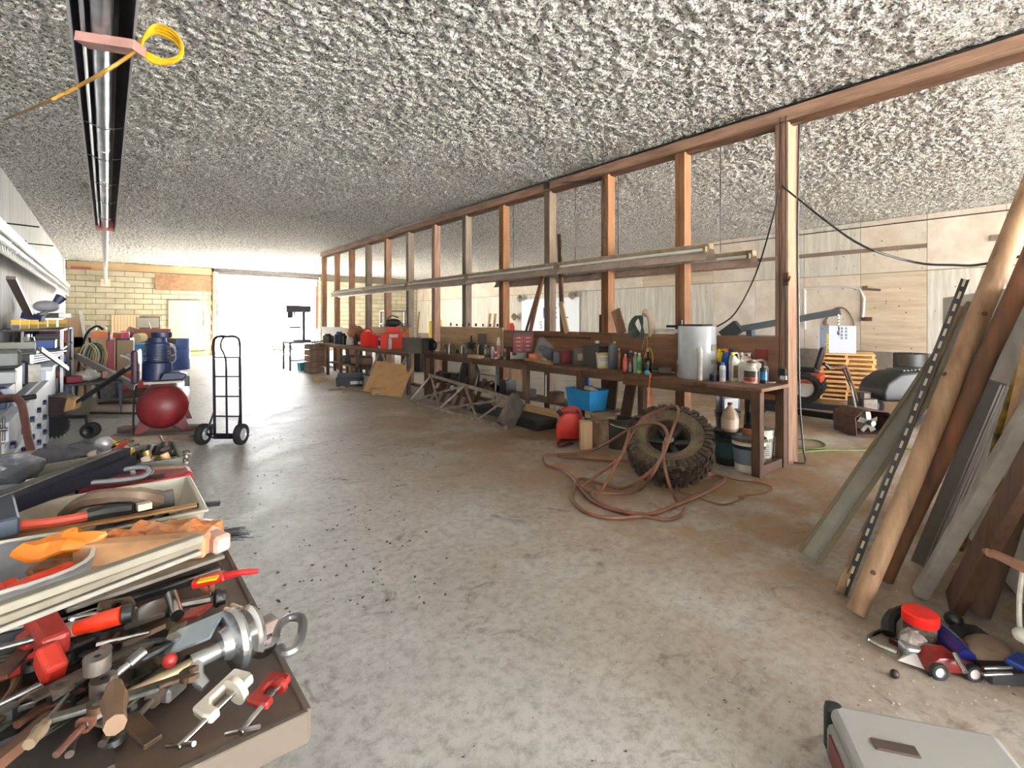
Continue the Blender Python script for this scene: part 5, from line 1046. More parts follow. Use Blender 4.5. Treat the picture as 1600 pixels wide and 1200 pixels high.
def ribbed():
    B = aF(1568, 600, .05); A = az(1446, 885, .01); t = T('ribbed_profile', 'bright ribbed aluminium profile leaning on the cabinet', 'profile', A); d = (B-A).normalized(); v = -ray(1500, 720); n_ = (v-d*v.dot(d)).normalized(); s_ = n_.cross(d).normalized()
    mb = MB(); mb.bar(A+s_*.03, B+s_*.03, .085, .03, n_); P(t, 'web', mb, mat((120, 114, 110), .4, .6), w=True)
    for k in range(4): mb = MB(); q = s_*(-.035+.014*k)+n_*.02; mb.bar(A+q, B+q, .008, .02, n_); P(t, 'rib', mb, mat((214, 212, 210), .25, .8), w=True)
ribbed()
prop('white_beam', 'pale grey square beam leaning right of the ribbed profile', 'beam', (1437, 928, .02), (1600, 655), .1, 'bar', (.07, .06), mat((176, 170, 160), .6, 0, (146, 138, 128), 4), 1.5)
prop('brown_board', 'wide dark brown board leaning behind the pale beam', 'board', (1490, 945, .02), (1600, 745), .2, 'bar', (.13, .05), mat((92, 62, 44), .8, 0, (62, 42, 32), 4, 2), 1.6)
prop('round_post', 'thick dark round post standing on the floor behind the wide board', 'post', (1528, 958, .02), (1592, 780), .03, 'round', .05, mat((74, 54, 42), .85, 0, (98, 74, 58), 4, 2), 1.6)
prop('yellow_pole', 'thin black and yellow pole behind the pale beam', 'pole', (1500, 858, .1), (1588, 597), .1, 'round', .016, mat((176, 140, 50), .5, 0, (50, 44, 36), 7), 1.2)
prop('broom_stick', 'light wooden handle rising to the right edge above the pale beam', 'handle', (1540, 850, .1), (1600, 560), .16, 'round', .015, TAN(2), 1.2)
mb = MB(); mb.cyl(ad(1546, 862, 2.35), ad(1640, 905, 1.75), .018, .022, 14); mb.cyl(ad(1540, 859, 2.4), ad(1549, 864, 2.3), .026, .022, 14); G('shovel_stick', 'pinkish wooden handle end jutting in from the right edge', 'handle', mb, mat((176, 132, 108), .6), True)
mb = MB(); mb.tube([ad(1600, 880, 2.1), ad(1593, 930, 2.12), ad(1594, 985, 2.14), ad(1605, 1010, 2.14)], .009, 8, 4); mb.ball(ad(1596, 992, 2.12), .03); G('white_rope', 'white cord hanging down at the right edge of the picture', 'cord', mb, wht, True)
t = T('jar', 'clear jar of screws with a red screw lid in the floor pile', 'jar', az(1438, 1010), .2)
mb = MB(); mb.lathe([(.062, 0), (.065, .01), (.065, .12), (0, .12)], n=20); P(t, 'glass', mb, mat((120, 106, 94), .15, 0, (70, 62, 56), 30, alpha=.9), True)
mb = MB(); mb.lathe([(.07, .115), (.072, .12), (.072, .16), (.066, .165), (0, .165)], n=24); P(t, 'lid', mb, mat((214, 30, 22), .35), True)
def gz(name, label, cat, pts, r, m, z=None, sm=True, n=8): mb = MB(); mb.tube([az(a, b, c) for a, b, c in pts], r, n, 4); return G(name, label, cat, mb, m, sm)
gz('curved_handle', 'black curved handle arching left of the red-lidded jar', 'handle', [(1388, 990, .03), (1390, 968, .07), (1405, 955, .09), (1432, 950, .08), (1450, 955, .05)], [.03, .028, .022, .016, .01], BLACK)  # loose curved handle, a tapering tube
gz('silver_bar', 'curved silver lever at the left end of the floor pile', 'lever', [(1378, 985, .02), (1357, 996, .02), (1372, 1008, .025), (1402, 1020, .03)], .01, CHROME)
mb = MB(); A, B = az(1408, 1012, .05), az(1484, 1024, .04); mb.bar(A, B, .075, .05); G('caulking_tube', 'flat silver-grey tool body in front of the red-lidded jar', 'tool', mb, mat((150, 150, 148), .35, .5, (120, 120, 118), 5), bev=.015, seg=2)
mb = MB(); mb.ball(az(1425, 1003, .05), .07, (1.1, .8, .7), 10, 7); mb.v = [(x+random.uniform(-.006, .006), y+random.uniform(-.006, .006), max(z, .003)+random.uniform(0, .008)) for x, y, z in mb.v]; G('poly_bag', 'crumpled clear bag left of the jar', 'bag', mb, mat((168, 160, 152), .25, 0, (110, 102, 96), 20))
mb = MB(); c = az(1430, 1032, .02); mb.add([c+Vector(q) for q in ((-.06, .05, .0), (.05, .04, .0), (.06, -.03, .005), (-.04, -.04, .0), (0, .0, .035), (.02, .01, .03))], [(0, 1, 5, 4), (1, 2, 5), (2, 3, 4, 5), (3, 0, 4), (3, 2, 1, 0)]); G('paper_scrap', 'crumpled white paper scrap in front of the floor pile', 'paper', mb, mat((216, 212, 206), .7))
t = T('toy_car', 'small dark red toy car with a silver wheel in the floor pile', 'toy', az(1478, 1048), -.75)
mb = MB(); mb.prism([(-.11, .02), (.11, .02), (.11, .05), (.05, .06), (.02, .085), (-.06, .085), (-.1, .055)], .1, (0, 0, 0), (1, 0, 0), (0, 0, 1)); P(t, 'body', mb, mat((110, 16, 14), .3), True, .008, seg=2)
for x in (-.07, .07):
    for s in (-1, 1): wheel(t, 'wheel', (x, s*.055, .032), .036, .028, (0, 1, 0), mat((190, 180, 176), .4))
mb = MB(); A, B = az(1470, 988, .07), az(1510, 1030, .06); mb.tube([A, A.lerp(B, .5), B], [.035, .04, .04], 10, 2); G('blue_bottle', 'dark blue plastic bottle lying beside the jar', 'bottle', mb, mat((22, 26, 90), .3), True)
for k, (a, b) in enumerate((((1452, 970), (1500, 1000)), ((1462, 965), (1512, 1012)), ((1492, 1022), (1508, 1050)))): mb = MB(); mb.cyl(az(*a, .06+.02*k), az(*b, .07), .012, n=10); G('chrome_rod', ['chrome rod lying across the pile behind the jar', 'second chrome rod beside the blue bottle', 'short chrome rod above the toy car'][k], 'rod', mb, CHROME, True)
mb = MB(); mb.ball(az(1545, 1018, .03), .12, (1.2, .8, .35), 14, 8); mb.v = [(x, y, max(z, .002)) for x, y, z in mb.v]; G('tan_cloth', 'grey-tan cloth lump at the right of the floor pile', 'cloth', mb, mat((136, 116, 98), .9, 0, (110, 92, 78), 9, bump=.4), True)
mb = MB(); A, B = az(1534, 1050, .04), az(1592, 1052, .04); mb.bar(A, B, .09, .05); G('black_box', 'black box with silver rods at the right of the pile', 'box', mb, BLACK, bev=.006)
for k in range(2): mb = MB(); mb.cyl(az(1536, 1044+k*10, .08), az(1580, 1043+k*9, .08), .008); G('silver_rod', ['upper thin silver rod on the black box', 'lower thin silver rod on the black box'][k], 'rod', mb, CHROME, True)
mb = MB(); mb.bar(az(1578, 1030, .06), az(1640, 1062, .05), .12, .05); G('blue_case', 'blue flat case at the right edge of the floor pile', 'case', mb, mat((34, 60, 130), .4), bev=.006)
mb = MB(); mb.ball(az(1490, 968, .06), .04, (1, 1, .9)); mb.cyl(az(1490, 968, .0), az(1490, 968, .06), .03); G('gear_knob', 'black round gear knob behind the jar', 'knob', mb, BLACK, True)  # gear knob: sphere on a short stem
mb = MB(); mb.prism([(-.1, 0), (.1, 0), (.06, .05), (-.04, .06)], .08, az(1515, 1000, 0), (.7, -.7, 0), (0, 0, 1)); G('black_wedge', 'black rubber wedge behind the tan cloth', 'wedge', mb, BLACK)
mb = MB(); mb.ball(az(1398, 1053, .018), .018); G('steel_ball', 'small dark ball on the bare floor before the pile', 'ball', mb, GREASE, True)
dk2 = [BLACK, DSTEEL, GREASE, mat((60, 20, 20), .5), STEEL]
for k in range(14):
    px = random.uniform(1400, 1530); py = random.uniform(985, 1045); a = random.uniform(0, pi); A = az(px, py, .02); mb = MB(); v = Vector((cos(a), sin(a), 0))*random.uniform(.03, .07); mb.bar(A-v, A+v, random.uniform(.01, .03), random.uniform(.01, .03)); G('small_bar', '%s small dark scrap bar from the left under the floor pile' % (ORD+['thirteenth', 'fourteenth'])[k], 'scrap', mb, dk2[k % 5], bev=.002, group='scrap under the floor pile')
c1 = az(1287, 1092, .2); c2 = az(1400, 1113, .2); cd_ = (c2-c1).normalized(); cn = Vector((cd_.y, -cd_.x, 0))
t = T('hard_case', 'grey and white case with rounded corners at the bottom edge', 'case', c1+cd_*.25+cn*.17); t.location.z = 0; t.rotation_euler.z = atan2(cd_.y, cd_.x)
mb = MB(); mb.box((0, 0, .08), (.5, .34, .15)); P(t, 'body', mb, mat((140, 138, 134), .5, 0, (120, 116, 112), 4), bev=.03, seg=3)
mb = MB(); mb.box((0, 0, .175), (.48, .32, .05)); P(t, 'lid', mb, mat((150, 148, 144), .5), bev=.02, seg=3)
mb = MB(); mb.box((-.1, .0, .202), (.12, .045, .008)); P(t, 'grip_slot', mb, mat((70, 56, 48), .6), bev=.003)
mb = MB(); mb.box((-.25, .0, .09), (.01, .2, .08)); P(t, 'red_side', mb, mat((110, 50, 48), .5))
mb = MB(); mb.box((-.225, .15, .12), (.06, .05, .17)); P(t, 'corner_cap', mb, BLACK, bev=.02, seg=2)
mb = MB()
for k in range(160):
    c = az(random.choice([random.uniform(1280, 1590), random.uniform(420, 1300)]), random.uniform(900, 1130), .003); s_ = random.uniform(.002, .007); mb.box(c, (s_, s_*.8, s_*.6), random.random()*3)
G('floor_grit', 'pale crumbs and grit scattered on the concrete', 'grit', mb, mat((196, 184, 164), .8), kind='stuff')
mb = MB()
for k in range(120):
    c = az(random.uniform(380, 700), random.uniform(680, 960), .003); s_ = random.uniform(.006, .02); mb.box(c, (s_, s_*.6, .004), random.random()*3)
G('dried_mud', 'dark dried mud flakes on the floor right of the tool table', 'mud', mb, mat((70, 60, 54), .9), kind='stuff')
# ================================================================== LEFT SIDE, MIDDLE DISTANCE
# hand truck
def hand_truck():
    t = T('hand_truck', 'dark steel two-wheeled hand truck standing alone on the floor', 'hand truck', az(356, 691), radians(-40)); m = mat((56, 50, 62), .35, .7, (42, 38, 44), 8)
    W_ = .165; H_ = 1.33; lean_ = .07
    def q(x, z): return (x, .0-z*lean_*.3, z)
    mb = MB(); mb.tube([q(-W_, .06), q(-W_, .5), q(-W_, 1.0), q(-W_, H_-.07), q(-W_+.05, H_), q(0, H_+.003), q(W_-.05, H_), q(W_, H_-.07), q(W_, 1.0), q(W_, .5), q(W_, .06)], .017, 8, 3); P(t, 'frame_tube', mb, m, True)
    mb = MB(); mb.tube([q(-.01, .06), q(-.01, .5), q(-.01, .98), q(-.03, 1.1), (-.06, -.05, 1.2), (-.065, -.02, 1.29), q(-.02, H_)], .013, 8, 3); P(t, 'loop_handle', mb, m, True)
    for z in (.33, .58, .83, 1.07-.0): mb = MB(); mb.bar(q(-W_, z), q(W_, z), .02, .018, (0, 1, 0)); P(t, 'cross_bar', mb, m, bev=.002)
    mb = MB(); mb.box((0, .12, .045), (.36, .22, .008)); mb.box((0, .01, .07), (.36, .012, .06)); P(t, 'toe_plate', mb, m)
    mb = MB(); mb.cyl((-.26, -.12, .13), (.26, -.12, .13), .01); P(t, 'axle', mb, m)
    for s in (-1, 1):
        mb = MB(); mb.tube([q(s*W_, .4), (s*W_*1.1, -.07, .26), (s*W_*1.15, -.12, .13), (s*W_, .0, .05)], .012, 6, 3); P(t, 'axle_brace', mb, m, True); wheel(t, 'wheel', (s*.235, -.12, .13), .13, .085, (1, 0, 0), mat((196, 196, 196), .4, .4))
hand_truck()
def compressor():
    t = T('air_compressor', 'red horizontal air tank with a dark blue finned pump on top', 'air compressor', (.62, 8.25, 0), radians(-8)); rd = mat((122, 28, 32), .45, 0, (98, 22, 26), 3); bl = mat((24, 40, 84), .45, 0, (18, 28, 60), 6)
    mb = MB(); R_ = .28; mb.lathe([(0, -.62), (.12, -.6), (.21, -.55), (.27, -.47), (R_, -.38), (R_, .6), (.25, .7), (.14, .76), (0, .78)], (0, 0, .42), 36, (0, 1, 0)); P(t, 'tank', mb, rd, True)
    mb = MB(); mb.lathe([(.283, -.375), (.286, -.365), (.286, -.35), (.283, -.34)], (0, 0, .42), 36, (0, 1, 0)); P(t, 'weld_ring', mb, rd, True)
    for x in (-1, 1):
        for y in (-.35, .5): mb = MB(); mb.prism([(x*.12, .16), (x*.24, .26), (x*.3, .09), (x*.22, .09)], .04, (0, y, 0), (1, 0, 0), (0, 0, 1)); P(t, 'foot', mb, rd)
    mb = MB(); mb.box((0, .1, .72), (.42, .8, .03)); P(t, 'saddle', mb, mat((150, 140, 130), .5, .3))
    mb = MB(); mb.box((.25, .05, .69), (.06, .12, .14)); P(t, 'switch_box', mb, BLACK, bev=.006)
    mb = MB(); mb.lathe([(.17, .73), (.17, .75), (.17, .96), (.14, .98)], (-.09, .05, 0), 24); mb.lathe([(.12, .9), (.12, 1.19), (.14, 1.2), (.14, 1.22), (.11, 1.24), (.1, 1.3), (0, 1.3)], (-.09, .05, 0), 24); P(t, 'pump_body', mb, bl, True)
    for k in range(11): mb = MB(); mb.lathe([(.12, 0), (.155, .004), (.155, .012), (.12, .016)], (-.09, .05, .93+.026*k), 24); P(t, 'cooling_fin', mb, bl, True)
    mb = MB(); mb.lathe([(.1, 1.3), (.12, 1.31), (.12, 1.37), (.0, 1.38)], (-.04, .05, 0), 20); P(t, 'air_filter', mb, bl, True)
    mb = MB(); mb.box((-.31, -.02, .93), (.07, .5, .44)); P(t, 'belt_guard', mb, mat((52, 26, 44), .5), bev=.03, seg=2)
    mb = MB(); mb.prism([(-.05, .74), (.22, .74), (.26, .81), (.18, .84), (.0, .84)], .3, (.0, -.1, 0), (1, 0, 0), (0, 0, 1)); P(t, 'motor_cover', mb, bl, bev=.01)
    mb = MB(); mb.tube([(-.28, -.3, .7), (-.3, -.4, .5), (-.3, -.42, .1)], .012, 6, 2); P(t, 'drain_rod', mb, BLACK)
    for k in range(2): mb = MB(); mb.tube([(.07, 0, .95+.1*k), (.12, .02, 1.0+.08*k), (.1, .05, 1.15+.04*k), (.02, .05, 1.22)], .008, 6, 3); P(t, 'copper_pipe', mb, mat((170, 174, 190), .3, .7), True)
compressor()
for k, (a, b, w_) in enumerate((((-.1, 8.15), (1.0, 7.55), .16), ((0, 8.75), (1.15, 8.1), .16), ((.0, 7.8), (.5, 9.1), .1))):
    mb = MB(); mb.bar((a[0]+.15, a[1], .035+.0*k), (b[0], b[1], .035), w_, .07 if k < 2 else .05); G('skid_plank', ['front rough timber plank under the red compressor', 'rear rough timber plank under the red compressor', 'cross timber beneath the red compressor'][k], 'plank', mb, mat((140, 118, 104), .8, 0, (112, 88, 76), 4, 0), bev=.004)
def drum(px, py, c, label, rim=None, r=.29, h=.88):
    A = az(px, py); t = T('steel_drum', label, 'drum', A); mb = MB()
    mb.lathe([(r*.97, 0), (r, .015), (r, h*.33), (r*1.03, h*.345), (r, h*.36), (r, h*.66), (r*1.03, h*.675), (r, h*.69), (r, h*.97), (r*.96, h*.96), (0, h*.96)], n=28); P(t, 'body', mb, c, True)
    mb = MB(); mb.tube([(r*cos(a*pi/8), r*sin(a*pi/8), h*.985) for a in range(16)], .014, 6, 2, closed=True); P(t, 'rim', mb, rim or c, True)
drum(276, 577, mat((54, 88, 150), .4, 0, (44, 70, 126), 3), 'plain blue steel drum right of the compressor pump', None, .36, .96)
drum(238, 583, mat((26, 44, 96), .45), 'dark navy drum hidden behind the compressor pump')
drum(208, 591, mat((36, 110, 160), .4, 0, (44, 96, 140), 3), 'light blue drum with pale rim left of the compressor pump', mat((150, 190, 216), .4), .32, .93)
# tiller
def tiller():
    t = T('garden_tiller', 'walk-behind tiller with black spiked disc and a long raised handle', 'tiller', (-.5, 8.66, 0), radians(-20)); t.scale = (.86,)*3
    mb = MB(); n = 22; mb.prism([((.2 if k % 2 else .15)*cos(2*pi*k/44), (.2 if k % 2 else .15)*sin(2*pi*k/44)) for k in range(44)], .012, (-.02, 0, .21), (1, 0, 0), (0, 0, 1)); P(t, 'tine_disc', mb, BLACK)
    mb = MB(); mb.prism([((.19 if k % 2 else .14)*cos(2*pi*(k+.5)/40), (.19 if k % 2 else .14)*sin(2*pi*(k+.5)/40)) for k in range(40)], .012, (-.04, .09, .21), (1, 0, 0), (0, 0, 1)); P(t, 'tine_disc', mb, BLACK)
    mb = MB(); mb.prism([(-.12, .36), (.1, .36), (.2, .46), (.2, .62), (.02, .7), (-.14, .64)], .3, (0, .05, 0), (1, 0, 0), (0, 0, 1)); P(t, 'engine', mb, mat((36, 28, 28), .4, 0, (56, 40, 36), 9), bev=.03, seg=2)
    mb = MB(); mb.prism([(.1, .42), (.24, .46), (.26, .62), (.14, .64)], .22, (.03, -.02, 0), (1, 0, 0), (0, 0, 1)); P(t, 'muffler_cover', mb, mat((176, 138, 92), .5, .3), bev=.02)
    mb = MB(); mb.tube([(-.1, -.1, .68), (.1, -.12, .66), (.3, -.05, .58)], .014, 6, 3); P(t, 'guard_bar', mb, STEEL, True)
    mb = MB(); mb.bar((-.05, 0, .34), (.38, .0, .33), .06, .05); mb.cyl((.36, 0, .36), (.38, .02, .12), .02); P(t, 'wheel_bracket', mb, BLACK)
    for s in (-.05, .06): wheel(t, 'wheel', (.42, s, .115), .115, .04, (0, 1, 0), DSTEEL)
    for s in (-1, 1): mb = MB(); mb.tube([(.02, s*.05, .36), (.3, s*.08, .58), (.9, s*.1, 1.05)], .024, 8, 2); P(t, 'handle_tube', mb, BLACK, True); mb = MB(); mb.tube([(.9, s*.1, 1.05), (.97, s*.11, 1.11), (.95, s*.12, 1.2), (.84, s*.12, 1.25)], .016, 8, 3); P(t, 'grip', mb, mat((176, 180, 190), .4), True)
tiller()
# drawer cabinet
cabm = mat((196, 204, 214), .45, 0, (176, 184, 196), 3)
t = T('drawer_cabinet', 'long white cabinet of small drawers with dark cup pulls', 'cabinet', (-.88, 6.62, 0)); XF = .31
mb = MB(); mb.box((-.01, 0, .42), (.58, 3.14, .82)); P(t, 'carcass', mb, mat((150, 156, 166), .5), bev=.004)
mb = MB(); mb.box((0, -1.585, .4), (.6, .02, .8)); P(t, 'side_panel', mb, mat((92, 60, 46), .6))
mb = MB(); mb.box((.03, 0, .74), (.62, 3.18, .14)); P(t, 'top_rail', mb, cabm, bev=.004)
for c_ in range(5):
    for r_ in range(4):
        yy = -1.26+c_*.63; zz = (.575, .405, .235, .07)[r_]
        o_ = MB(); o_.box((XF-.01, yy, zz), (.03, .605, .155)); d_ = P(t, 'drawer', o_, cabm, bev=.004)
        o_ = MB(); o_.prism([(-.05, -.02), (.05, -.02), (.05, .01), (.03, .03), (-.03, .03), (-.05, .01)], .035, (XF+.02, yy, zz+.01), (0, 1, 0), (0, 0, 1)); P(d_, 'cup_pull', o_, mat((34, 40, 74), .4, .3), bev=.004)
t = T('white_chest', 'white chest-high bench end behind the drawer cabinet', 'cabinet', (-.87, 9.05, 0))
mb = MB(); mb.box((0, 0, .46), (.6, 1.5, .92)); P(t, 'body', mb, mat((206, 214, 224), .4), bev=.006)
mb = MB(); mb.box((.02, 0, .945), (.68, 1.56, .05)); P(t, 'top', mb, mat((214, 220, 228), .4), bev=.006)
# things piled on the cabinet: sized boxes and bars, each its own thing
gm = mat((104, 108, 106), .5, .2, (84, 88, 86), 5); nav = mat((38, 50, 86), .45); wm_ = mat((206, 212, 224), .4, .2)
def pile(name, label, cat, c, s, m, rz=0, bev=.006, parts=None):
    t = T(name, label, cat, c, rz); mb = MB(); mb.box((0, 0, s[2]/2), s); P(t, 'body', mb, m, bev=bev)
    for nm, cc, ss, mm in (parts or []): mb = MB(); mb.box(cc, ss); P(t, nm, mb, mm, bev=.002)
    return t
ZT = .83
pile('grey_slab', 'thick grey steel surface plate on the drawer cabinet', 'steel plate', (-.9, 6.9, 1.08), (.5, .5, .17), gm, .1, .03)
pile('steel_crate', 'dark steel crate supporting the grey surface plate', 'crate', (-.9, 6.9, ZT), (.46, .5, .25), BLACK)
pile('red_tray', 'red metal tray of tools on the near half of the drawer cabinet', 'tray', (-.97, 6.2, .98), (.3, .4, .1), paint(170, 30, 34), 0, .01, [('rim', (0, 0, .1), (.32, .42, .015), wm_)])
pile('white_block', 'pale grey metal block beside the red tray', 'block', (-.72, 6.3, .98), (.18, .2, .1), mat((170, 174, 172), .5))
pile('navy_case', 'navy plastic case under the red tray', 'case', (-.9, 6.2, ZT), (.5, .5, .15), nav, 0, .02)
for k in range(4):
    mb = MB(); mb.bar((-1.05+.13*k, 5.9, ZT+.13), (-.95+.13*k, 5.75, ZT+.01), .06, .012, (0, 0, 1)); G('metal_bracket', '%s bright angled metal bracket from the wall on the drawer cabinet' % ORD[k], 'bracket', mb, wm_)
pile('blue_jack', 'dark blue steel jack body behind the brackets', 'jack', (-.9, 5.72, ZT), (.56, .16, .09), nav)
pile('red_toolbox', 'small shiny red metal box on the near end of the cabinet', 'toolbox', (-1.0, 5.35, ZT), (.2, .2, .16), mat((170, 40, 26), .35), .1, .01, [('latch', (.101, 0, .1), (.01, .05, .04), STEEL)])
mb = MB(); mb.cyl((-.9, 5.5, ZT+.06), (-.46, 5.75, ZT+.07), .022); G('black_bar', 'black round bar overhanging the cabinet front edge', 'bar', mb, BLACK, True)
t = T('bench_vice', 'heavy blue steel vice at the near end of the drawer cabinet', 'vice', (-.86, 4.98, .60), 0)
bv = mat((28, 46, 84), .45, .2, (22, 34, 62), 5)
mb = MB(); mb.box((0, 0, .17), (.3, .16, .16)); mb.box((-.03, .0, .05), (.2, .12, .12)); mb.box((.17, .0, .2), (.08, .14, .1)); P(t, 'body', mb, bv, bev=.01)
mb = MB(); mb.box((.07, 0, .27), (.1, .16, .06)); P(t, 'jaw', mb, STEEL, bev=.004); mb = MB(); mb.cyl((.2, 0, .17), (.32, 0, .17), .014); mb.cyl((.3, 0, .09), (.3, 0, .26), .008); P(t, 'screw', mb, STEEL, True)
mb = MB(); mb.box((-.1, .09, .1), (.3, .12, .4)); P(t, 'base', mb, bv, bev=.01)
mb = MB(); mb.tube([ad(2, 622, 3.7), ad(22, 621, 3.65), ad(33, 630, 3.6), ad(38, 650, 3.5), ad(44, 685, 3.3), ad(53, 714, 3.15)], .024, 10, 4); G('rusty_pipe', 'rusty bent pipe curving down in front of the white drawers', 'pipe', mb, mat((110, 68, 58), .6, .2, (84, 52, 46), 9), True)
for k in range(4):
    mb = MB(); mb.bar((-.95+.02*k, 8.35, 1.0+.032*k), (-.62+.05*k-.06, 9.65, 1.0+.032*k), .28-.03*k, .022); G('white_channel', '%s white metal channel from the bottom in the stack on the bench end' % ORD[k], 'channel', mb, wm_, bev=.002)
pile('saw_table', 'grey cast table of a bench saw behind the drawer cabinet', 'bench saw', (-.9, 8.35, 1.13), (.52, .5, .05), gm, 0, .01, [('fence', (0, -.2, .1), (.5, .05, .1), mat((140, 140, 130), .5)), ('motor_housing', (0, 0, -.08), (.4, .4, .18), BLACK), ('black_rail', (0, -.26, .05), (.5, .02, .05), BLACK)])
pile('saw_stand', 'black stand carrying the bench saw', 'stand', (-.9, 8.2, ZT-.001), (.46, .46, .16), BLACK)
pile('dark_press', 'dark machine head behind the grey surface plate', 'machine', (-.88, 7.55, ZT), (.4, .4, .28), mat((36, 38, 58), .4), .2, .03)
mb = MB(); mb.cyl((-.72, 8.25, 1.29), (-.72, 8.25, 1.34), .06, .05, 18); mb.cyl((-.72, 8.25, 1.34), (-.72, 8.25, 1.37), .03); G('chrome_dome', 'chrome round dome standing on the saw fence', 'dome', mb, CHROME, True)
pile('blue_label_box', 'white and blue printed box behind the dark machine head', 'box', (-.68, 7.95, ZT), (.14, .14, .2), wht, .4, .003, [('blue_print', (.071, 0, .12), (.003, .08, .07), pla(40, 40, 130))])
mb = MB(); mb.bar((-.6, 8.0, 1.2), (-.42, 9.3, .86), .03, .05); G('grey_lever', 'grey bar leaning down from the saw towards the rack', 'bar', mb, STEEL)
# rack with yellow bins
t = T('steel_shelving', 'dark steel shelving along the left wall with yellow bins on top', 'shelving', (-.85, 11.4, 0)); bk = mat((58, 56, 58), .5, .2, (78, 66, 60), 5)
for x in (-.32, .34):
    for y in (-1.5, 0, 1.5): mb = MB(); mb.box((x, y, .7), (.035, .05, 1.4)); P(t, 'upright', mb, mat((150, 150, 156), .4, .5) if x > 0 and y else bk)
for z in (.12, .45, .8, 1.1, 1.39): mb = MB(); mb.box((0, 0, z), (.68, 3.04, .03)); P(t, 'shelf', mb, bk, bev=.003)
mb = MB(); mb.box((0, 1.52, .7), (.68, .01, 1.36)); P(t, 'end_panel', mb, bk)
rk = [nav, mat((120, 40, 34), .5), mat((78, 60, 50), .6), mat((150, 130, 100), .6), BLACK, mat((30, 70, 150), .4), mat((190, 90, 50), .5), gm]
k = 0
for z in (.135, .465, .815, 1.115):
    for y in (10.15, 10.6, 11.05, 11.55, 12.0, 12.5):
        hh = random.uniform(.1, .24); pile('shelf_box', '%s box from the near end on the %s shelf of the dark steel shelving' % (ORD[k % 6], ['lowest', 'second', 'third', 'top inner'][k//6]), 'box', (-.72+random.uniform(-.04, .04), y, z), (.3, .3, hh), rk[(k*5+k//6) % 8], random.uniform(-.1, .1), .01, [('lid', (0, 0, hh), (.31, .31, .015), rk[(k*3+1) % 8])]); k += 1
for k in range(6):
    f_ = k/5; y = 10.1+2.4*f_; x = aY((25, 39, 53, 67, 82, 98)[k], 505, y).x; t = T('yellow_bin', ['yellow parts bin with a dark blue front, nearest on the shelving', 'second yellow parts bin on the shelving', 'third yellow parts bin below the blue clamp', 'fourth yellow parts bin below the green tool', 'fifth yellow parts bin below the grey tray', 'farthest yellow parts bin holding brown parts'][k], 'bin', (x, y, 1.405), .06, 'yellow bins on the shelving')
    mb = MB(); mb.tub(.095+.02*f_, .2, 0, .13, .004, .95, .004); P(t, 'tray', mb, mat((232, 182, 20), .45) if k != 5 else mat((206, 160, 30), .45)); mb = MB(); mb.box((0, -.1, .035), (.08+.02*f_, .006, .06)); P(t, 'front_lip', mb, mat((166, 140, 50), .5) if k else nav)
    mb = MB(); mb.ball((0, 0, .09), .045, (1, 1.9, .9), 8, 6); P(t, 'contents', mb, [nav, GREASE, mat((200, 150, 40), .5), GREASE, STEEL, mat((110, 50, 30), .6)][k])
pile('grey_tray', 'shallow grey tray balanced across the far yellow bins', 'tray', (-.72, 12.1, 1.575), (.3, .5, .09), gm, -.3)
mb = MB(); mb.bar((-1.05, 11.3, 1.62), (-.8, 11.2, 1.56), .12, .1); G('blue_clamp', 'navy tool block lying on the yellow bins under the leaning blade', 'tool', mb, nav, bev=.006)
mb = MB(); mb.bar((-.95, 11.75, 1.56), (-.8, 11.8, 1.68), .1, .08); G('green_tool', 'dark green tool lying on the yellow bins', 'tool', mb, dgrn, bev=.006)
mb = MB(); mb.bar(ad(17, 434, 6.9), ad(48, 497, 8.2), .05, .1, (1, 0, 0)); G('grey_blade', 'long grey blade leaning on the left wall above the bins', 'blade', mb, mat((120, 110, 110), .4, .4), bev=.003)  # metal blade leaning on the wall
t = T('fan_head', 'grey motor head with a dark cone on top of the shelving', 'motor', (-.85, 12.5, 1.67)); mb = MB(); mb.ball((0, 0, .12), .16, (1.2, 1, .7)); P(t, 'body', mb, mat((170, 170, 178), .5), True); mb = MB(); mb.cyl((.1, 0, .15), (.2, .05, .3), .05, .09, 12); P(t, 'cone', mb, nav, True)
mb = MB(); mb.box((-.45, 13.2, 1.3), (.3, .04, .6), .1, Matrix.Rotation(-.2, 3, 'Y')); mb.box((-.5, 13.2, .6), (.3, .04, 1.2)); G('cardboard_sheet', 'tan cardboard sheet standing behind the shelving', 'cardboard', mb, TAN(2))
mb = MB(); mb.bar((-.18, 12.95, .0), (-.4, 13.1, 1.72), .05, .02, (0, 1, 0)); G('white_strip', 'white strip leaning on the cardboard sheet behind the shelving', 'strip', mb, wht)
# junk bay between shelving and drums
def jp(px, py, Y): return aY(px, py, Y)
t = T('low_table', 'low dark table with rags in front of the junk pile', 'table', (-.15, 10.9, 0))
mb = MB(); mb.box((0, 0, .52), (.72, .9, .04)); P(t, 'tabletop', mb, BLACK, bev=.004)
for x in (-.33, .33):
    for y in (-.4, .4): mb = MB(); mb.prism([(-.03, .5), (.03, .5), (.015, 0), (-.0, 0)], .03, (x, y, 0), (1, 0, 0), (0, 0, 1)); P(t, 'leg', mb, nav)
mb = MB(); mb.ball((-.25, 10.8, .62), .14, (1.3, 1, .7), 10, 7); mb.v = [(x+random.uniform(-.02, .02), y, max(.545, z+random.uniform(-.02, .02))) for x, y, z in mb.v]; G('white_bag', 'crumpled white bag on the low table', 'bag', mb, wht)
pile('red_pack', 'dark red and purple packet beside the white bag', 'packet', (-.42, 10.6, .545), (.2, .2, .1), mat((140, 30, 50), .5), .3)
pile('orange_pack', 'grey-orange packet at the far side of the low table', 'packet', (.02, 11.1, .545), (.2, .16, .12), mat((180, 150, 140), .6), .3)
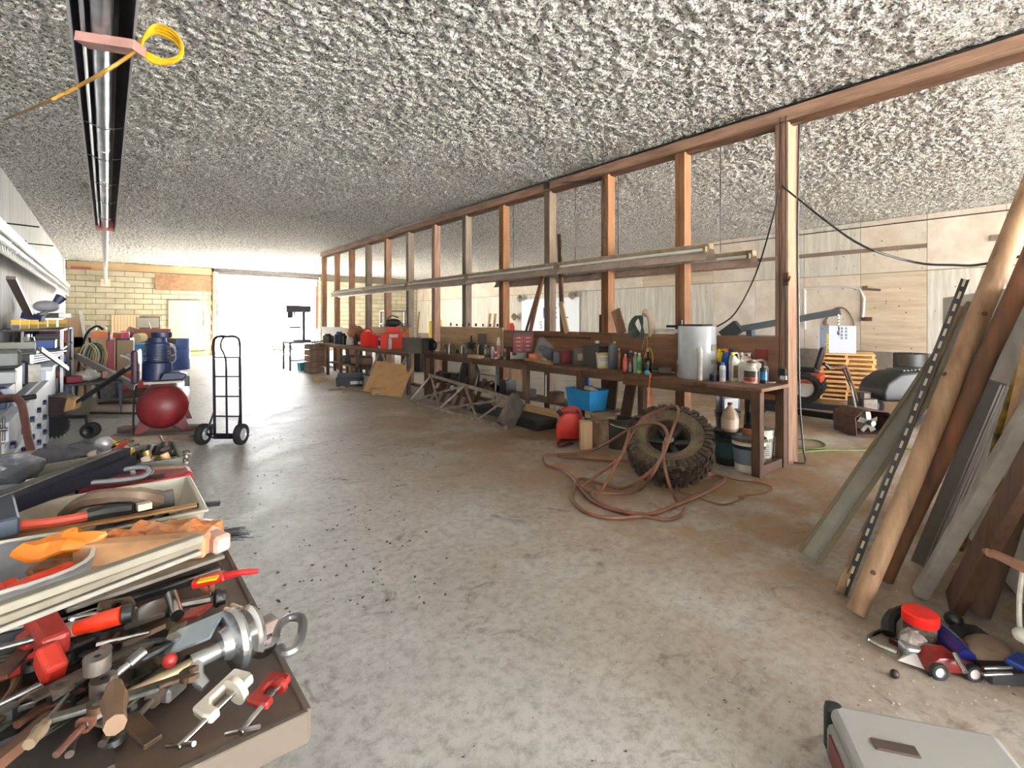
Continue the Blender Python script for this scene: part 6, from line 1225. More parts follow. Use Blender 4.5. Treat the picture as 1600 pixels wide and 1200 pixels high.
mb = MB(); mb.bar(aY(121, 557, 12.0), aY(212, 604, 10.3), .05, .12); G('white_beam', 'long white metal beam slanting down to the floor in the junk bay', 'beam', mb, mat((206, 202, 200), .4), bev=.003)
t = T('junk_table', 'dark-edged table heaped with junk before the block wall', 'table', (.35, 17.75, 0))
mb = MB(); mb.box((0, 0, .98), (2.4, 1.1, .05)); P(t, 'tabletop', mb, mat((74, 54, 46), .6)); mb = MB(); mb.box((0, -.52, .9), (2.4, .05, .12)); P(t, 'apron', mb, mat((70, 48, 42), .6))
for x in (-1.1, 1.1):
    for y in (-.45, .45): mb = MB(); mb.box((x, y, .48), (.08, .08, .96)); P(t, 'leg', mb, DWOOD())
JZ = 1.005
def jt(px, Y): return aY(px, 520, Y).x
t = pail(jt(137, 17.6), 17.6, JZ, .2, .36, wht, 'white plastic pail at the left end of the junk table', handle=wht, hup=.1)
mb = MB(); mb.ball((jt(158, 17.5), 17.5, JZ+.13), .2, (1.2, .8, .65), 10, 7); mb.v = [(x+random.uniform(-.03, .03), y, max(JZ+.001, z+random.uniform(-.03, .03))) for x, y, z in mb.v]; G('yellow_bag', 'yellow and white bag on the junk table', 'bag', mb, mat((228, 200, 60), .5, 0, (230, 226, 214), 5))
mb = MB(); mb.ball((jt(152, 17.85), 17.85, JZ+.3), .2, (1.1, .7, .5), 10, 7); G('white_sack', 'white sack slumped behind the yellow bag', 'sack', mb, wht)
pile('red_case', 'orange-red case lying among the junk on the table', 'case', (jt(184, 17.6), 17.6, JZ), (.42, .25, .14), mat((206, 70, 44), .5), .2)
mb = MB(); mb.cyl((jt(200, 17.5), 17.5, JZ+.26), (jt(222, 17.5), 17.6, JZ+.12), .11, n=16); G('brown_roll', 'grey-brown roll of matting on the junk table', 'roll', mb, mat((140, 116, 104), .8), True)
mb = MB(); mb.bar((jt(197, 17.4), 17.4, JZ+.14), (jt(214, 17.4), 17.35, JZ+.03), .3, .05); G('black_mat', 'black mat lying under the brown roll', 'mat', mb, BLACK)
pile('brown_box', 'long reddish brown box at the right end of the junk table', 'box', (jt(238, 17.6), 17.6, JZ), (.85, .35, .28), mat((152, 96, 74), .7), 0)
mb = MB(); mb.cyl((jt(236, 17.6), 17.7, JZ+.28), (jt(232, 17.6), 17.7, JZ+.5), .02); G('white_stick', 'white stick poking up from the brown box', 'stick', mb, wht)
mb = MB(); mb.bar((jt(165, 17), 18.0, JZ+.2), (jt(215, 17), 18.1, JZ+.02), .05, .05); G('pale_board', 'pale board lying across the back of the junk table', 'board', mb, TAN(0))
t = bottle(aX(196, 536, .5).x, 14.6, .0+.9, .34, .09, mat((216, 60, 110), .4), wht, wht, 'pink and white bottle standing before the junk table', lz=(.1, .8)) if 0 else bottle(aY(196, 530, 16.35).x, 16.35, .925, .32, .09, mat((216, 70, 110), .4), wht, None, 'pink and white bottle standing on the light blue drum', neck=.9, sh=.9)
mb = MB(); mb.cyl((aY(213, 530, 16.4).x, 16.3, 1.06), (aY(224, 530, 16.4).x, 16.5, 1.08), .12, n=18); G('cream_tin', 'cream round tin lying on its side beside the pink bottle', 'tin', mb, mat((222, 206, 160), .5), True)
# equipment tangle
t = T('floor_jack', 'red upright hydraulic jack in the junk bay', 'jack', (.06, 12.7, 0)); mb = MB(); mb.box((0, 0, .75), (.12, .1, .8)); P(t, 'column', mb, mat((140, 30, 48), .45), bev=.01); mb = MB(); mb.box((0, 0, .36), (.4, .24, .12)); P(t, 'base', mb, mat((150, 26, 30), .45), bev=.01); mb = MB(); mb.cyl((0, 0, 1.15), (0, 0, 1.3), .03); P(t, 'saddle', mb, STEEL, True); mb = MB(); mb.box((0, 0, .15), (.3, .2, .3)); P(t, 'foot', mb, DSTEEL)
t = T('red_tub', 'red plastic tub of yellow rags beside the blue drum', 'tub', (.43, 12.6, .18), .1); mb = MB(); mb.tub(.5, .36, 0, .3, .006, .88, .02); P(t, 'body', mb, redp); mb = MB(); mb.ball((0, 0, .26), .16, (1.2, .9, .6), 8, 6); P(t, 'rags', mb, mat((206, 160, 50), .8))
pile('tub_stand', 'low wooden stand under the red tub', 'stand', (.43, 12.6, 0), (.5, .4, .18), DWOOD(0))
t = T('old_bicycle', 'black exercise frame with pale cable loops in the junk bay', 'exercise frame', (-.3, 12.6, 0))
for pts, r in (([(-.15, 0, 0), (-.1, 0, .7), (.0, 0, 1.25), (.15, 0, 1.42), (.25, 0, 1.35)], .022), ([(.2, .1, 0), (.12, .1, .6), (.05, 0, 1.2)], .02), ([(-.3, 0, .3), (.3, 0, .35)], .02)): mb = MB(); mb.tube(pts, r, 8, 3); P(t, 'frame_tube', mb, BLACK, True)
mb = MB(); mb.lathe([(.0, -.02), (.15, -.02), (.15, .02), (0, .02)], (.1, -.05, .95), 20, (0, 1, 0)); P(t, 'flywheel', mb, mat((120, 120, 96), .5), True)
for k in range(5): mb = MB(); mb.tube([(.0+.05*k, -.1, 1.1), (.15+.04*k, -.12, .9), (.05+.05*k, -.1, .6), (-.1+.05*k, -.1, .8)], .01, 6, 4, closed=True); P(t, 'cable_loop', mb, [mat((206, 200, 130), .5), wht, BLACK, STEEL, mat((190, 170, 90), .5)][k], True)
pile('brown_cabinet', 'tall rough brown box left of the exercise frame', 'box', (-.48, 13.4, 0), (.3, .4, 1.15), mat((116, 76, 58), .7), .1)
pile('orange_can', 'orange and white tin on the pile behind the exercise frame', 'tin', (-.1, 13.6, 1.15), (.3, .2, .14), mat((226, 120, 70), .5))
pile('pile_crate', 'pale wooden crate under the orange tin', 'crate', (-.1, 13.7, 0), (.5, .5, 1.15), mat((180, 160, 130), .7))
mb = MB(); mb.bar((-.05, 11.9, .02), (.75, 11.4, .02), .25, .03); G('floor_board', 'brown board lying on the floor in the junk bay', 'board', mb, DWOOD(0))
mb = MB(); mb.cyl((-.2, 10.6, .03), (.38, 10.1, .03), .02); G('wooden_stick', 'brown stick lying on the floor by the low table', 'stick', mb, DWOOD(0))
for k in range(8):
    x = random.uniform(-.5, .3); y = random.uniform(14.0, 15.6); h = random.uniform(.5, 1.2); pile('stacked_box', '%s filled box from the left in the heap behind the exercise frame' % ORD[k], 'box', (-.75+(k % 4)*.36, 14.2+(k//4)*.6, 0), (.3, .3, h), rk[(k*3+2) % 8] if k % 2 else mat((176, 150, 120), .7), random.uniform(-.3, .3))
# back wall fittings
pile('electric_panel', 'grey electrical panel with a dark surround on the block wall', 'electric panel', (1.32, YB-.03, 1.22), (.74, .1, .42), mat((112, 106, 98), .5), 0, .01, [('surround', (0, .02, .21), (.82, .06, .5), DSTEEL)])
t = T('pegboard', 'pinkish slatted board on the block wall left of the electric panel', 'board', (.6, YB-.03, 1.1)); 
for k in range(9): mb = MB(); mb.box((-.4+.1*k, 0, .3), (.08, .03, .7)); P(t, 'slat', mb, mat((216, 180, 146), .7))
mb = MB(); mb.box((3.42, YB-.02, 1.55), (.22, .03, .5)); G('wall_notice', 'pale notice sheet on the wall beside the cream door', 'notice', mb, wht)
mb = MB(); mb.tube([(3.6, YB-.05, 3.0), (3.5, YB-.08, 2.4), (3.62, YB-.06, 1.6), (3.58, YB-.06, .6)], .015, 6, 3); G('wall_wires', 'thin loose wire hanging beside the bay opening', 'wire', mb, mat((210, 150, 120), .6), True)
mb = MB(); mb.box((-.75, YB-.04, 3.55), (.6, .06, .06)); G('red_bar', 'red bar fixed at the top of the block wall corner', 'bar', mb, paint(160, 30, 40))
# near the bay opening, right
def drill_press():
    t = T('drill_press', 'dark drill press on a steel bench beside the bay opening', 'drill press', (4.82, 16.3, .88), -.4); m = mat((58, 56, 60), .5, .2)
    mb = MB(); mb.cyl((0, 0, 0), (0, 0, 1.0), .045, n=14); P(t, 'column', mb, m, True); mb = MB(); mb.box((-.05, 0, .02), (.5, .36, .05)); P(t, 'base', mb, m, bev=.01)
    mb = MB(); mb.prism([(-.5, .9), (.18, .9), (.2, 1.1), (-.5, 1.12)], .3, (0, 0, 0), (1, 0, 0), (0, 0, 1)); P(t, 'head', mb, m, bev=.02); mb = MB(); mb.box((-.4, 0, .82), (.14, .2, .2)); P(t, 'motor', mb, m, bev=.02)
    mb = MB(); mb.cyl((-.28, 0, .9), (-.28, 0, .62), .03, .012, 10); P(t, 'chuck', mb, STEEL, True); mb = MB(); mb.cyl((-.26, 0, .4), (-.26, 0, .46), .17, n=18); P(t, 'table', mb, m, True)
    for k in range(3): mb = MB(); mb.cyl((-.1, -.16, .8), (-.1+.12*cos(k*2.1), -.2, .8+.12*sin(k*2.1)), .01); P(t, 'feed_handle', mb, STEEL)
drill_press()
t = T('steel_bench', 'light steel bench under the drill press', 'bench', (4.78, 16.4, 0)); mb = MB(); mb.box((0, 0, .85), (.95, .8, .06)); P(t, 'benchtop', mb, mat((110, 116, 130), .4, .4))
for x in (-.44, .44):
    for y in (-.36, .36): mb = MB(); mb.box((x, y, .41), (.05, .05, .82)); P(t, 'leg', mb, mat((74, 72, 90), .5))
mb = MB(); mb.bar((-.44, -.36, .3), (.44, -.36, .3), .03, .04); P(t, 'rail', mb, mat((74, 72, 90), .5))
t = T('teal_tub', 'teal tub on the floor under the steel bench', 'tub', (4.75, 15.9, 0)); mb = MB(); mb.tub(.42, .32, 0, .22, .005, .9, .01); P(t, 'body', mb, mat((60, 160, 180), .5))
for k in range(5):
    mb = MB(); mb.box((4.7, 14.9, .09+.17*k), (.42, .4, .155), .2+random.uniform(-.06, .06)); G('brown_crate', '%s brown crate from the floor at the far end of the benches' % ORD[k], 'crate', mb, mat((140, 116, 96), .7, 0, (112, 90, 74), 4), bev=.008)
t = T('utility_wagon', 'small pale utility wagon outside the bay opening', 'wagon', (7.15, 27.6, -.04), .3); mb = MB(); mb.tub(1.0, .6, .3, .25, .02, .9); P(t, 'bed', mb, mat((170, 166, 140), .6))
for x in (-.35, .35):
    for y in (-.3, .3): wheel(t, 'wheel', (x, y, .15), .15, .08, (0, 1, 0))
mb = MB(); mb.tube([(.5, 0, .25), (1.0, 0, .3), (1.4, 0, .45)], .02, 6, 2); P(t, 'drawbar', mb, BLACK)
# things on the far braced workbench
FZ = .876
def fb(px, Xd): p = aX(px, 540, Xd); return p.x, p.y
x, y = fb(575, 5.05); t = T('fuel_can', 'left red fuel can with round side on the far workbench', 'fuel can', (x, y, FZ), -.7); mb = MB(); mb.prism([(-.16, 0), (.16, 0), (.16, .3), (.08, .38), (-.1, .38), (-.16, .3)], .22, (0, 0, 0), (1, 0, 0), (0, 0, 1)); P(t, 'body', mb, mat((214, 36, 28), .4), bev=.02, seg=2); mb = MB(); mb.tube([(-.1, 0, .36), (-.05, 0, .44), (.05, 0, .44), (.1, 0, .36)], .02, 6, 3); P(t, 'handle', mb, redp, True)
x, y = fb(586, 4.95); mb = MB(); mb.cyl((x, y, FZ+.15), (x+.16, y+.1, FZ+.15), .15, n=20); G('round_red_can', 'round red canister lying in front of the left fuel can', 'canister', mb, mat((206, 34, 30), .35), True)
x, y = fb(597, 5.05); spray(x, y, FZ, .3, .09, wht, BLACK, 'white and black patterned tin between the red cans', pla(60, 70, 90), name='tin', cat='tin')
x, y = fb(614, 5.15); carton(x, y, FZ, .5, .3, .36, mat((224, 62, 48), .45), 'large orange-red fuel box on the far workbench', -.7, 'fuel_box', 'fuel can', [('pale_label', (.05, -.152, .3), (.2, .004, .08), wht)])
mb = MB(); mb.lathe([(.04, 0), (.045, .22), (.015, .26), (0, .3)], (x-.15, y-.16, FZ), 10); G('white_nozzle_bottle', 'white nozzle bottle before the orange-red fuel box', 'bottle', mb, wht, True)
mb = MB(); mb.box((x+.02, y, FZ+.43), (.3, .2, .13), -.7); G('red_carton', 'smaller red carton with white print on the fuel box', 'box', mb, mat((220, 70, 60), .5)); 
t = T('chainsaw', 'black engine unit on the red carton', 'engine', (x, y, FZ+.5), -.5); mb = MB(); mb.ball((0, 0, .1), .14, (1.3, .8, .7)); P(t, 'body', mb, BLACK, True); mb = MB(); mb.tube([(-.15, 0, .1), (-.05, 0, .26), (.12, 0, .22)], .015, 6, 3); P(t, 'handle', mb, BLACK, True)
x, y = fb(652, 4.95); carton(x, y, FZ, .85, .26, .3, mat((40, 36, 30), .6, 0, (60, 52, 40), 6), 'dark green-black machine housing on the near end of the far bench', pi/2, 'machine_housing', 'machine')
mb = MB(); x, y = fb(672, 4.98); mb.lathe([(.0, 0), (.1, .0), (.12, .05), (.1, .1), (0, .1)], (x, y, FZ+.16), 16, (1, .2, 0)); G('machine_pulley', 'black pulley wheel at the end of the dark machine housing', 'pulley', mb, BLACK, True)
for k, (px, h, r, c) in enumerate(((530, .34, .13, nav), (536, .3, .1, BLACK), (512, .26, .14, olive), (548, .2, .12, wht), (556, .3, .05, mat((90, 40, 36), .5)), (522, .2, .08, STEEL))):
    x, y = fb(px, 5.0+.03*k); spray(x, y, FZ, h, r, c, c, ['navy domed machine on the far workbench', 'black domed machine beside the navy one', 'olive box-like can at the far end of the far workbench', 'white tub on the far workbench left of the red cans', 'thin dark red bottle left of the fuel can', 'steel canister at the far end of the far workbench'][k], name='shop_canister', cat='canister')
mb = MB(); mb.ball((5.3, 13.3, FZ+.3), .3, (.6, 1.3, .7), 12, 8); mb.v = [(x+random.uniform(-.03, .03), y+random.uniform(-.03, .03), max(FZ, z+random.uniform(-.03, .03))) for x, y, z in mb.v]; G('leather_pile', 'tan leather apron heaped at the back of the far workbench', 'apron', mb, mat((178, 122, 92), .8, 0, (150, 96, 70), 7), True)
mb = MB()
for k in range(40): a = (5.45, 10.4+random.random()*1.3, 1.38+random.random()*.02); mb.tube([a, (a[0]-random.random()*.15, a[1]+random.uniform(-.15, .15), a[2]+random.uniform(-.15, .12))], .006, 4, 1)
G('dried_branches', 'bunch of dried dark brush on top of the far backboard', 'brush', mb, mat((80, 48, 40), .8), kind='stuff')
pile('engine_block', 'brown engine block on the shelf of the far bench', 'engine', (5.1, 12.4, .385), (.35, .6, .24), mat((120, 96, 76), .6, .2), .1, .05)
pile('shelf_pail', 'grey bucket-like can on the shelf of the far bench', 'can', (5.1, 13.4, .385), (.25, .3, .2), gm, .1, .03)
# ================================================================== FOREGROUND TOOL TABLE (top at z = .76)
TZ = .76
tt = T('tool_table', 'long low table along the left wall heaped with hand tools', 'table', (-.45, 2.6, 0))
tm = mat((88, 72, 60), .55, .15, (68, 54, 46), 4)
mb = MB(); mb.box((-.455, 1.55, TZ-.012), (1.53, 1.02, .024)); P(tt, 'tabletop', mb, tm, w=True, bev=.003)
mb = MB(); mb.box((-.46, 3.1, TZ-.012), (1.5, 2.06, .024)); P(tt, 'tabletop', mb, mat((150, 136, 118), .6, 0, (120, 106, 92), 4), w=True, bev=.003)
for a, b in (((.312, 1.03), (.312, 2.05)), ((-1.2, 1.03), (.312, 1.03)), ((.28, 2.1), (.28, 4.1))): mb = MB(); mb.bar((a[0], a[1], TZ-.028), (b[0], b[1], TZ-.028), .014, .062); P(tt, 'edge_rim', mb, mat((84, 74, 64), .6), w=True, bev=.002)
for x in (-1.12, .2):
    for y in (1.15, 2.0, 3.1, 4.05): mb = MB(); mb.box((x, y, .365), (.05, .05, .73)); P(tt, 'leg', mb, DSTEEL, w=True)
def tz(px, py, h=0.0): return az(px, py, TZ+h)
# trays and tubs
t = T('white_tub', 'rectangular white plastic tub full of long-handled tools', 'tub', (-.28, 2.2, TZ+.001)); wp = mat((186, 180, 164), .45, 0, (160, 150, 132), 4)
mb = MB(); mb.tub(1.08, .46, 0, .13, .008, .94, .02); P(t, 'body', mb, wp, bev=.006, seg=2)
t = T('grey_basin', 'rounded grey basin with a pale rim holding packing paper', 'basin', (-.46, 1.76, TZ+.001))
mb = MB(); n = 30; pf = [(.0, .004), (.78, .004), (.9, .05), (.97, .17), (1, .17), (1.0, .16), (.93, .04), (.8, 0), (0, 0)]
k0 = len(pf)
for r_, z_ in pf:
    for i in range(n): a = 2*pi*i/n; ca = abs(cos(a))**.55*(1 if cos(a) > 0 else -1); sa = abs(sin(a))**.55*(1 if sin(a) > 0 else -1); mb.v.append((.44*r_*ca, .19*r_*sa, z_))
for q in range(k0-1):
    for i in range(n): j = (i+1) % n; mb.f.append((q*n+i, q*n+j, (q+1)*n+j, (q+1)*n+i)); mb.mi.append(0)
P(t, 'body', mb, mat((132, 134, 140), .35, .3, (112, 112, 116), 4), True)
mb = MB(); mb.tube([(.435*(abs(cos(a))**.55)*(1 if cos(a) > 0 else -1), .187*(abs(sin(a))**.55)*(1 if sin(a) > 0 else -1), .17) for a in [2*pi*i/32 for i in range(32)]], .0055, 6, 1, closed=True); P(t, 'rim', mb, mat((210, 206, 198), .4), True)
# grey box tray with plumbing fittings
t = T('fitting_tray', 'dark grey open tray of plumbing fittings at the table end', 'tray', (.09, 3.12, TZ+.001)); mb = MB(); mb.tub(.4, .42, 0, .1, .01, .98, .004); P(t, 'body', mb, mat((74, 76, 74), .6, .2, (92, 92, 86), 6), bev=.003)
mb = MB(); mb.box((0, 0, .035), (.36, .38, .04)); P(t, 'grit_bed', mb, GREASE)
cols = [(pla(206, 190, 176), 'cream plastic pipe piece'), (CHROME, 'bright chrome elbow'), (mat((170, 144, 96), .35, .7), 'brass coupling'), (GREASE, 'dark iron coupling'), (DSTEEL, 'dark steel nipple'), (mat((206, 160, 110), .4), 'tan rubber plug')]
spots = [('in the near left corner', -.13, -.14), ('beside the near left corner', -.04, -.15), ('at the near edge', .06, -.15), ('in the near right corner', .15, -.13), ('at the left side', -.14, -.02), ('in the centre', -.03, -.01), ('right of the centre', .08, -.02), ('at the right side', .16, .0), ('in the far left corner', -.13, .13), ('at the far edge', -.02, .13), ('beside the far right corner', .08, .12), ('in the far right corner', .16, .14)]
for k, (sp, dx, dy) in enumerate(spots):
    c, nm = cols[(k*5+2) % 6]; C = Vector((.09+dx, 3.12+dy, TZ+.075)); a = random.uniform(0, 6); d = Vector((cos(a)*.035, sin(a)*.035, 0)); mb = MB(); r = random.uniform(.018, .027)
    mb.tube([C-d, C, C+d*.6+Vector((0, 0, .045))], r, 10, 3); mb.lathe([(r*.7, -.012), (r*1.3, -.01), (r*1.3, .01), (r*.7, .012)], C-d, 12, d, close=True)
    G('pipe_fitting', '%s %s of the fitting tray' % (nm, sp), 'pipe fitting', mb, c, True, group='fittings in the dark grey tray')
mb = MB(); mb.tube([(-.0, 3.1, TZ+.06), (-.01, 3.08, TZ+.16)], [.035, .028], 12, 1); mb.ball((-.01, 3.08, TZ+.19), .036); G('grey_tap', 'upright grey tap body with a black ball top in the fitting tray', 'tap', mb, mat((150, 150, 150), .35, .5), True)
mb = MB(); mb.bar(tz(172, 690, .1), tz(206, 705, .09), .03, .02); G('yellow_level', 'bright yellow level stub poking out beside the fitting tray', 'level', mb, mat((230, 214, 20), .4), bev=.003)
mb = MB(); mb.tube([tz(178, 706, .1), tz(188, 697, .12), tz(198, 690, .13)], [.012, .014, .01], 8, 2); G('red_chisel', 'dark red tool handle crossing the yellow level', 'handle', mb, mat((130, 36, 34), .4), True)
# helpers for hand tools
def spanner(a, b, w_, label, m=STEEL, name='spanner', ring=True):
    A, B = a, b; t = T(name, label, 'wrench', (A+B)/2); d = (B-A).normalized(); mb = MB(); mb.bar(A, B, w_*.55, .008); P(t, 'shank', mb, m, w=True, bev=.002)
    s_ = Vector((-d.y, d.x, 0)).normalized(); mb = MB(); R_ = w_*.62
    mb.prism([(R_*cos(q), R_*sin(q)) for q in [radians(40+28*k) for k in range(11)]]+[(-R_*.1, -R_*.35), (-R_*.25, 0), (R_*-.1, R_*.35)][::1], .011, B, d, s_); P(t, 'open_jaw', mb, m, w=True)
    if ring: mb = MB(); mb.lathe([(R_*.5, -.006), (R_*.95, -.006), (R_*.95, .006), (R_*.5, .006)], A, 14, (0, 0, 1), close=True); P(t, 'ring_end', mb, m, True, w=True)
    return t
def driver(a, b, c, label, rs=.006, rh=.014, name='screwdriver', cat='screwdriver', fr=.42):
    t = T(name, label, cat, (a+b)/2); M_ = a.lerp(b, fr); mb = MB(); mb.tube([a, a.lerp(M_, .5), M_], [rh*.8, rh, rh*.7], 8, 3); P(t, 'handle', mb, c, True, w=True); mb = MB(); mb.cyl(M_, b, rs, rs*.8, 8); P(t, 'blade', mb, STEEL, True, w=True); return t
def pliers(a, b, c, label, name='pliers'):
    t = T(name, label, 'pliers', (a+b)/2); d = (b-a).normalized(); s_ = Vector((-d.y, d.x, 0)).normalized(); L_ = (b-a).length; pv = a+d*L_*.68
    for k in (-1, 1): mb = MB(); mb.tube([a+s_*.022*k, a+d*L_*.35+s_*.026*k, pv+s_*.006*k], [.007, .009, .007], 8, 3); P(t, 'grip', mb, c, True, w=True); mb = MB(); mb.bar(pv-s_*.004*k, b+s_*.004*k, .012, .012); P(t, 'jaw', mb, STEEL, w=True, bev=.002)
    mb = MB(); mb.cyl(pv-Vector((0, 0, .009)), pv+Vector((0, 0, .009)), .015, n=14); P(t, 'pivot', mb, STEEL, w=True); return t
def clampc(a, b, depth, m, label, name='c_clamp', th=.014, pad=.016):
    """C-clamp lying flat: back of the frame from a to b, throat on the right-hand side"""
    t = T(name, label, 'clamp', (a+b)/2); d = (b-a).normalized(); s_ = Vector((d.y, -d.x, 0)).normalized(); L_ = (b-a).length; w_ = .02
    out = [(0, 0), (L_, 0), (L_+.004, depth*.7), (L_, depth), (L_-w_, depth), (L_-w_, depth*.55), (L_-w_*1.4, w_), (w_*1.4, w_), (w_, depth*.55), (w_, depth), (0, depth), (-.004, depth*.7)]
    mb = MB(); mb.prism(out, th, a, d, s_); P(t, 'frame', mb, m, w=True, bev=.004)
    q = a+s_*(depth-.012); mb = MB(); mb.cyl(q-d*.055, q+d*L_*.62, .006, n=10); P(t, 'screw', mb, CHROME, True, w=True)
    mb = MB(); mb.cyl(q+d*L_*.6, q+d*(L_*.6+.012), pad, n=14); P(t, 'swivel_pad', mb, m, True, w=True)
    mb = MB(); e = (s_+Vector((0, 0, .4))).normalized(); mb.cyl(q-d*.05-e*.04, q-d*.05+e*.04, .004); P(t, 'tommy_bar', mb, CHROME, True, w=True); return t
redm = mat((140, 28, 22), .4, 0, (110, 22, 18), 9); orm = mat((196, 50, 22), .4, 0, (200, 48, 20), 6)
# long bars lying across the table
def stick(name, label, cat, a, b, w_, h_, m, bev=.002): mb = MB(); mb.bar(a, b, w_, h_); return G(name, label, cat, mb, m, bev=bev)
alu = mat((122, 117, 104), .7, 0, (98, 92, 80), 5)
stick('pale_strip', 'long pale grooved strip running across the basin, upper of three', 'strip', tz(-20, 958, .2), tz(314, 840, .2), .028, .02, alu)
stick('pale_strip', 'long pale grooved strip, middle of three across the basin', 'strip', tz(-20, 975, .185), tz(310, 850, .185), .026, .016, mat((104, 98, 84), .7, 0, (84, 78, 66), 5))
stick('pale_strip', 'shorter pale strip, lowest of three with its end above the black bar', 'strip', tz(-20, 990, .16), tz(312, 862, .17), .022, .012, mat((130, 126, 116), .6, 0, (104, 100, 92), 5))
stick('grey_straightedge', 'flat grey straightedge right of the pale strips', 'straightedge', tz(100, 950, .11), tz(346, 866, .11), .05, .01, mat((122, 116, 106), .5, .2, (96, 90, 82), 5))
stick('black_profile', 'black metal profile with a bright edge under the straightedge', 'profile', tz(60, 972, .07), tz(342, 886, .07), .06, .03, mat((36, 36, 40), .35, .4))
stick('bright_rod', 'thin bright rod along the black profile', 'rod', tz(80, 974, .09), tz(345, 890, .09), .008, .008, CHROME)
# packing paper and orange bag
mb = MB(); c = tz(215, 862, .1)
mb.ball((c.x, c.y, c.z), .13, (1.75, .55, .55), 22, 14); mb.v = [(x+.012*sin(y*90+z*70), y+.012*sin(x*60+z*50), z+.014*sin(x*75+y*55)) for x, y, z in mb.v]
G('orange_bag', 'crumpled translucent orange bag of packed parts behind the pale strips', 'bag', mb, mat((184, 104, 52), .4, 0, (156, 118, 84), 8, bump=.8, bs=30, bd=.02), True)
mb = MB(); a = tz(100, 850, .18); mb.ball((a.x, a.y, a.z), .06, (1.6, .9, .4), 12, 8); mb.v = [(x+.01*sin(y*90), y+.01*sin(x*90), z+.012*sin(x*60+y*90)) for x, y, z in mb.v]; G('orange_wrap', 'bright orange torn wrap at the left end of the orange bag', 'wrap', mb, mat((206, 116, 30), .4), True)
mb = MB(); mb.bar(tz(120, 866, .15), tz(325, 850, .15), .05, .06); G('packing_block', 'tan cardboard strip inside the orange bag edge', 'cardboard', mb, mat((190, 146, 104), .7, 0, (160, 118, 84), 6), bev=.006)
mb = MB(); mb.box(tz(338, 846, .14), (.05, .07, .05), .4); G('red_white_end', 'white and red printed bag end at the right of the orange bag', 'bag end', mb, mat((170, 104, 80), .5, 0, (184, 168, 156), 8), bev=.008)
# orange handled tool in the basin
t = T('hatchet', 'orange-handled tool lying in the grey basin', 'hatchet', tz(60, 905, .14)); mb = MB(); mb.tube([tz(18, 924, .14), tz(40, 914, .15), tz(112, 887, .15)], [.015, .017, .016], 10, 3); P(t, 'handle', mb, orm, True, w=True); mb = MB(); mb.bar(tz(8, 915, .14), tz(24, 934, .12), .035, .04); P(t, 'head', mb, mat((190, 50, 28), .4), w=True, bev=.005)
# white tub contents
stick('yardstick', 'tan wooden yardstick lying over the white tub edge', 'yardstick', tz(-20, 848, .15), tz(307, 789, .14), .035, .008, mat((160, 122, 78), .6, 0, (136, 98, 60), 3, 0))
t = T('sledge_hammer', 'blue-grey hammer head with a long red and orange handle in the white tub', 'hammer', tz(20, 810, .18)); mb = MB(); mb.bar(tz(4, 782, .19), tz(12, 826, .19), .05, .055); P(t, 'head', mb, mat((56, 66, 78), .5, .3), w=True, bev=.006); mb = MB(); mb.tube([tz(14, 822, .18), tz(80, 816, .18), tz(136, 806, .17)], .014, 8, 2); P(t, 'red_grip', mb, mat((176, 66, 44), .5), True, w=True); mb = MB(); mb.tube([tz(136, 806, .17), tz(170, 799, .17), tz(208, 794, .17)], [.017, .02, .019], 8, 2); P(t, 'black_sleeve', mb, BLACK, True, w=True)
stick('wooden_shaft', 'orange-brown wooden shaft under the red handle in the white tub', 'shaft', tz(-10, 838, .12), tz(190, 806, .12), .03, .03, mat((178, 104, 54), .6, 0, (150, 84, 44), 4))
mb = MB(); A = tz(172, 795, .12); arc = [tz(100, 806, .1), tz(122, 788, .16), tz(150, 778, .19), tz(196, 774, .2), tz(226, 777, .18), tz(246, 782, .14)]; mb.tube(arc, [.02, .022, .026, .024, .03, .034], 8, 4); G('carved_saw_grip', 'big curved grey-brown wooden saw handle arching in the white tub', 'saw handle', mb, mat((112, 94, 78), .65, 0, (86, 70, 58), 6), True)
stick('saw_sheet', 'dark saw plate behind the curved handle', 'saw blade', tz(205, 793, .14), tz(272, 777, .15), .012, .06, mat((70, 64, 58), .45, .4))
mb = MB(); mb.tube([tz(140, 803, .15), tz(170, 797, .16), tz(214, 792, .16)], [.018, .022, .016], 8, 3); G('wire_brush', 'black rag-wrapped brush lying in the white tub', 'brush', mb, BLACK, True)
mb = MB(); mb.bar(tz(214, 793, .17), tz(236, 788, .17), .03, .02); G('silver_bristles', 'frayed silver brush tip in the white tub', 'brush tip', mb, mat((190, 180, 160), .6))
stick('black_tool', 'black tool with pointed end sticking out right of the white tub', 'tool', tz(290, 792, .13), tz(344, 786, .13), .02, .014, BLACK)
for k in range(5): stick('tub_tool', '%s dark flat tool from the left in the bottom of the white tub' % ORD[k], 'tool', tz(150+26*k, 822, .03), tz(190+24*k, 803, .05), .03, .02, [BLACK, GREASE, DWOOD(0), DSTEEL, mat((120, 90, 60), .6)][k])
mb = MB()
for k in range(60): a = Vector((random.uniform(.24, .3), random.uniform(1.96, 2.08), TZ+.03)); mb.bar(a, a+Vector((.09+random.random()*.03, random.uniform(-.01, .01), -.01-.02*random.random())), .003, .003)
G('broom_bristles', 'black broom bristles sticking out below the white tub corner', 'bristles', mb, BLACK, kind='stuff')
stick('broom_board', 'black broom back under the white tub corner', 'broom', tz(150, 830, .02), tz(300, 812, .02), .1, .03, BLACK)
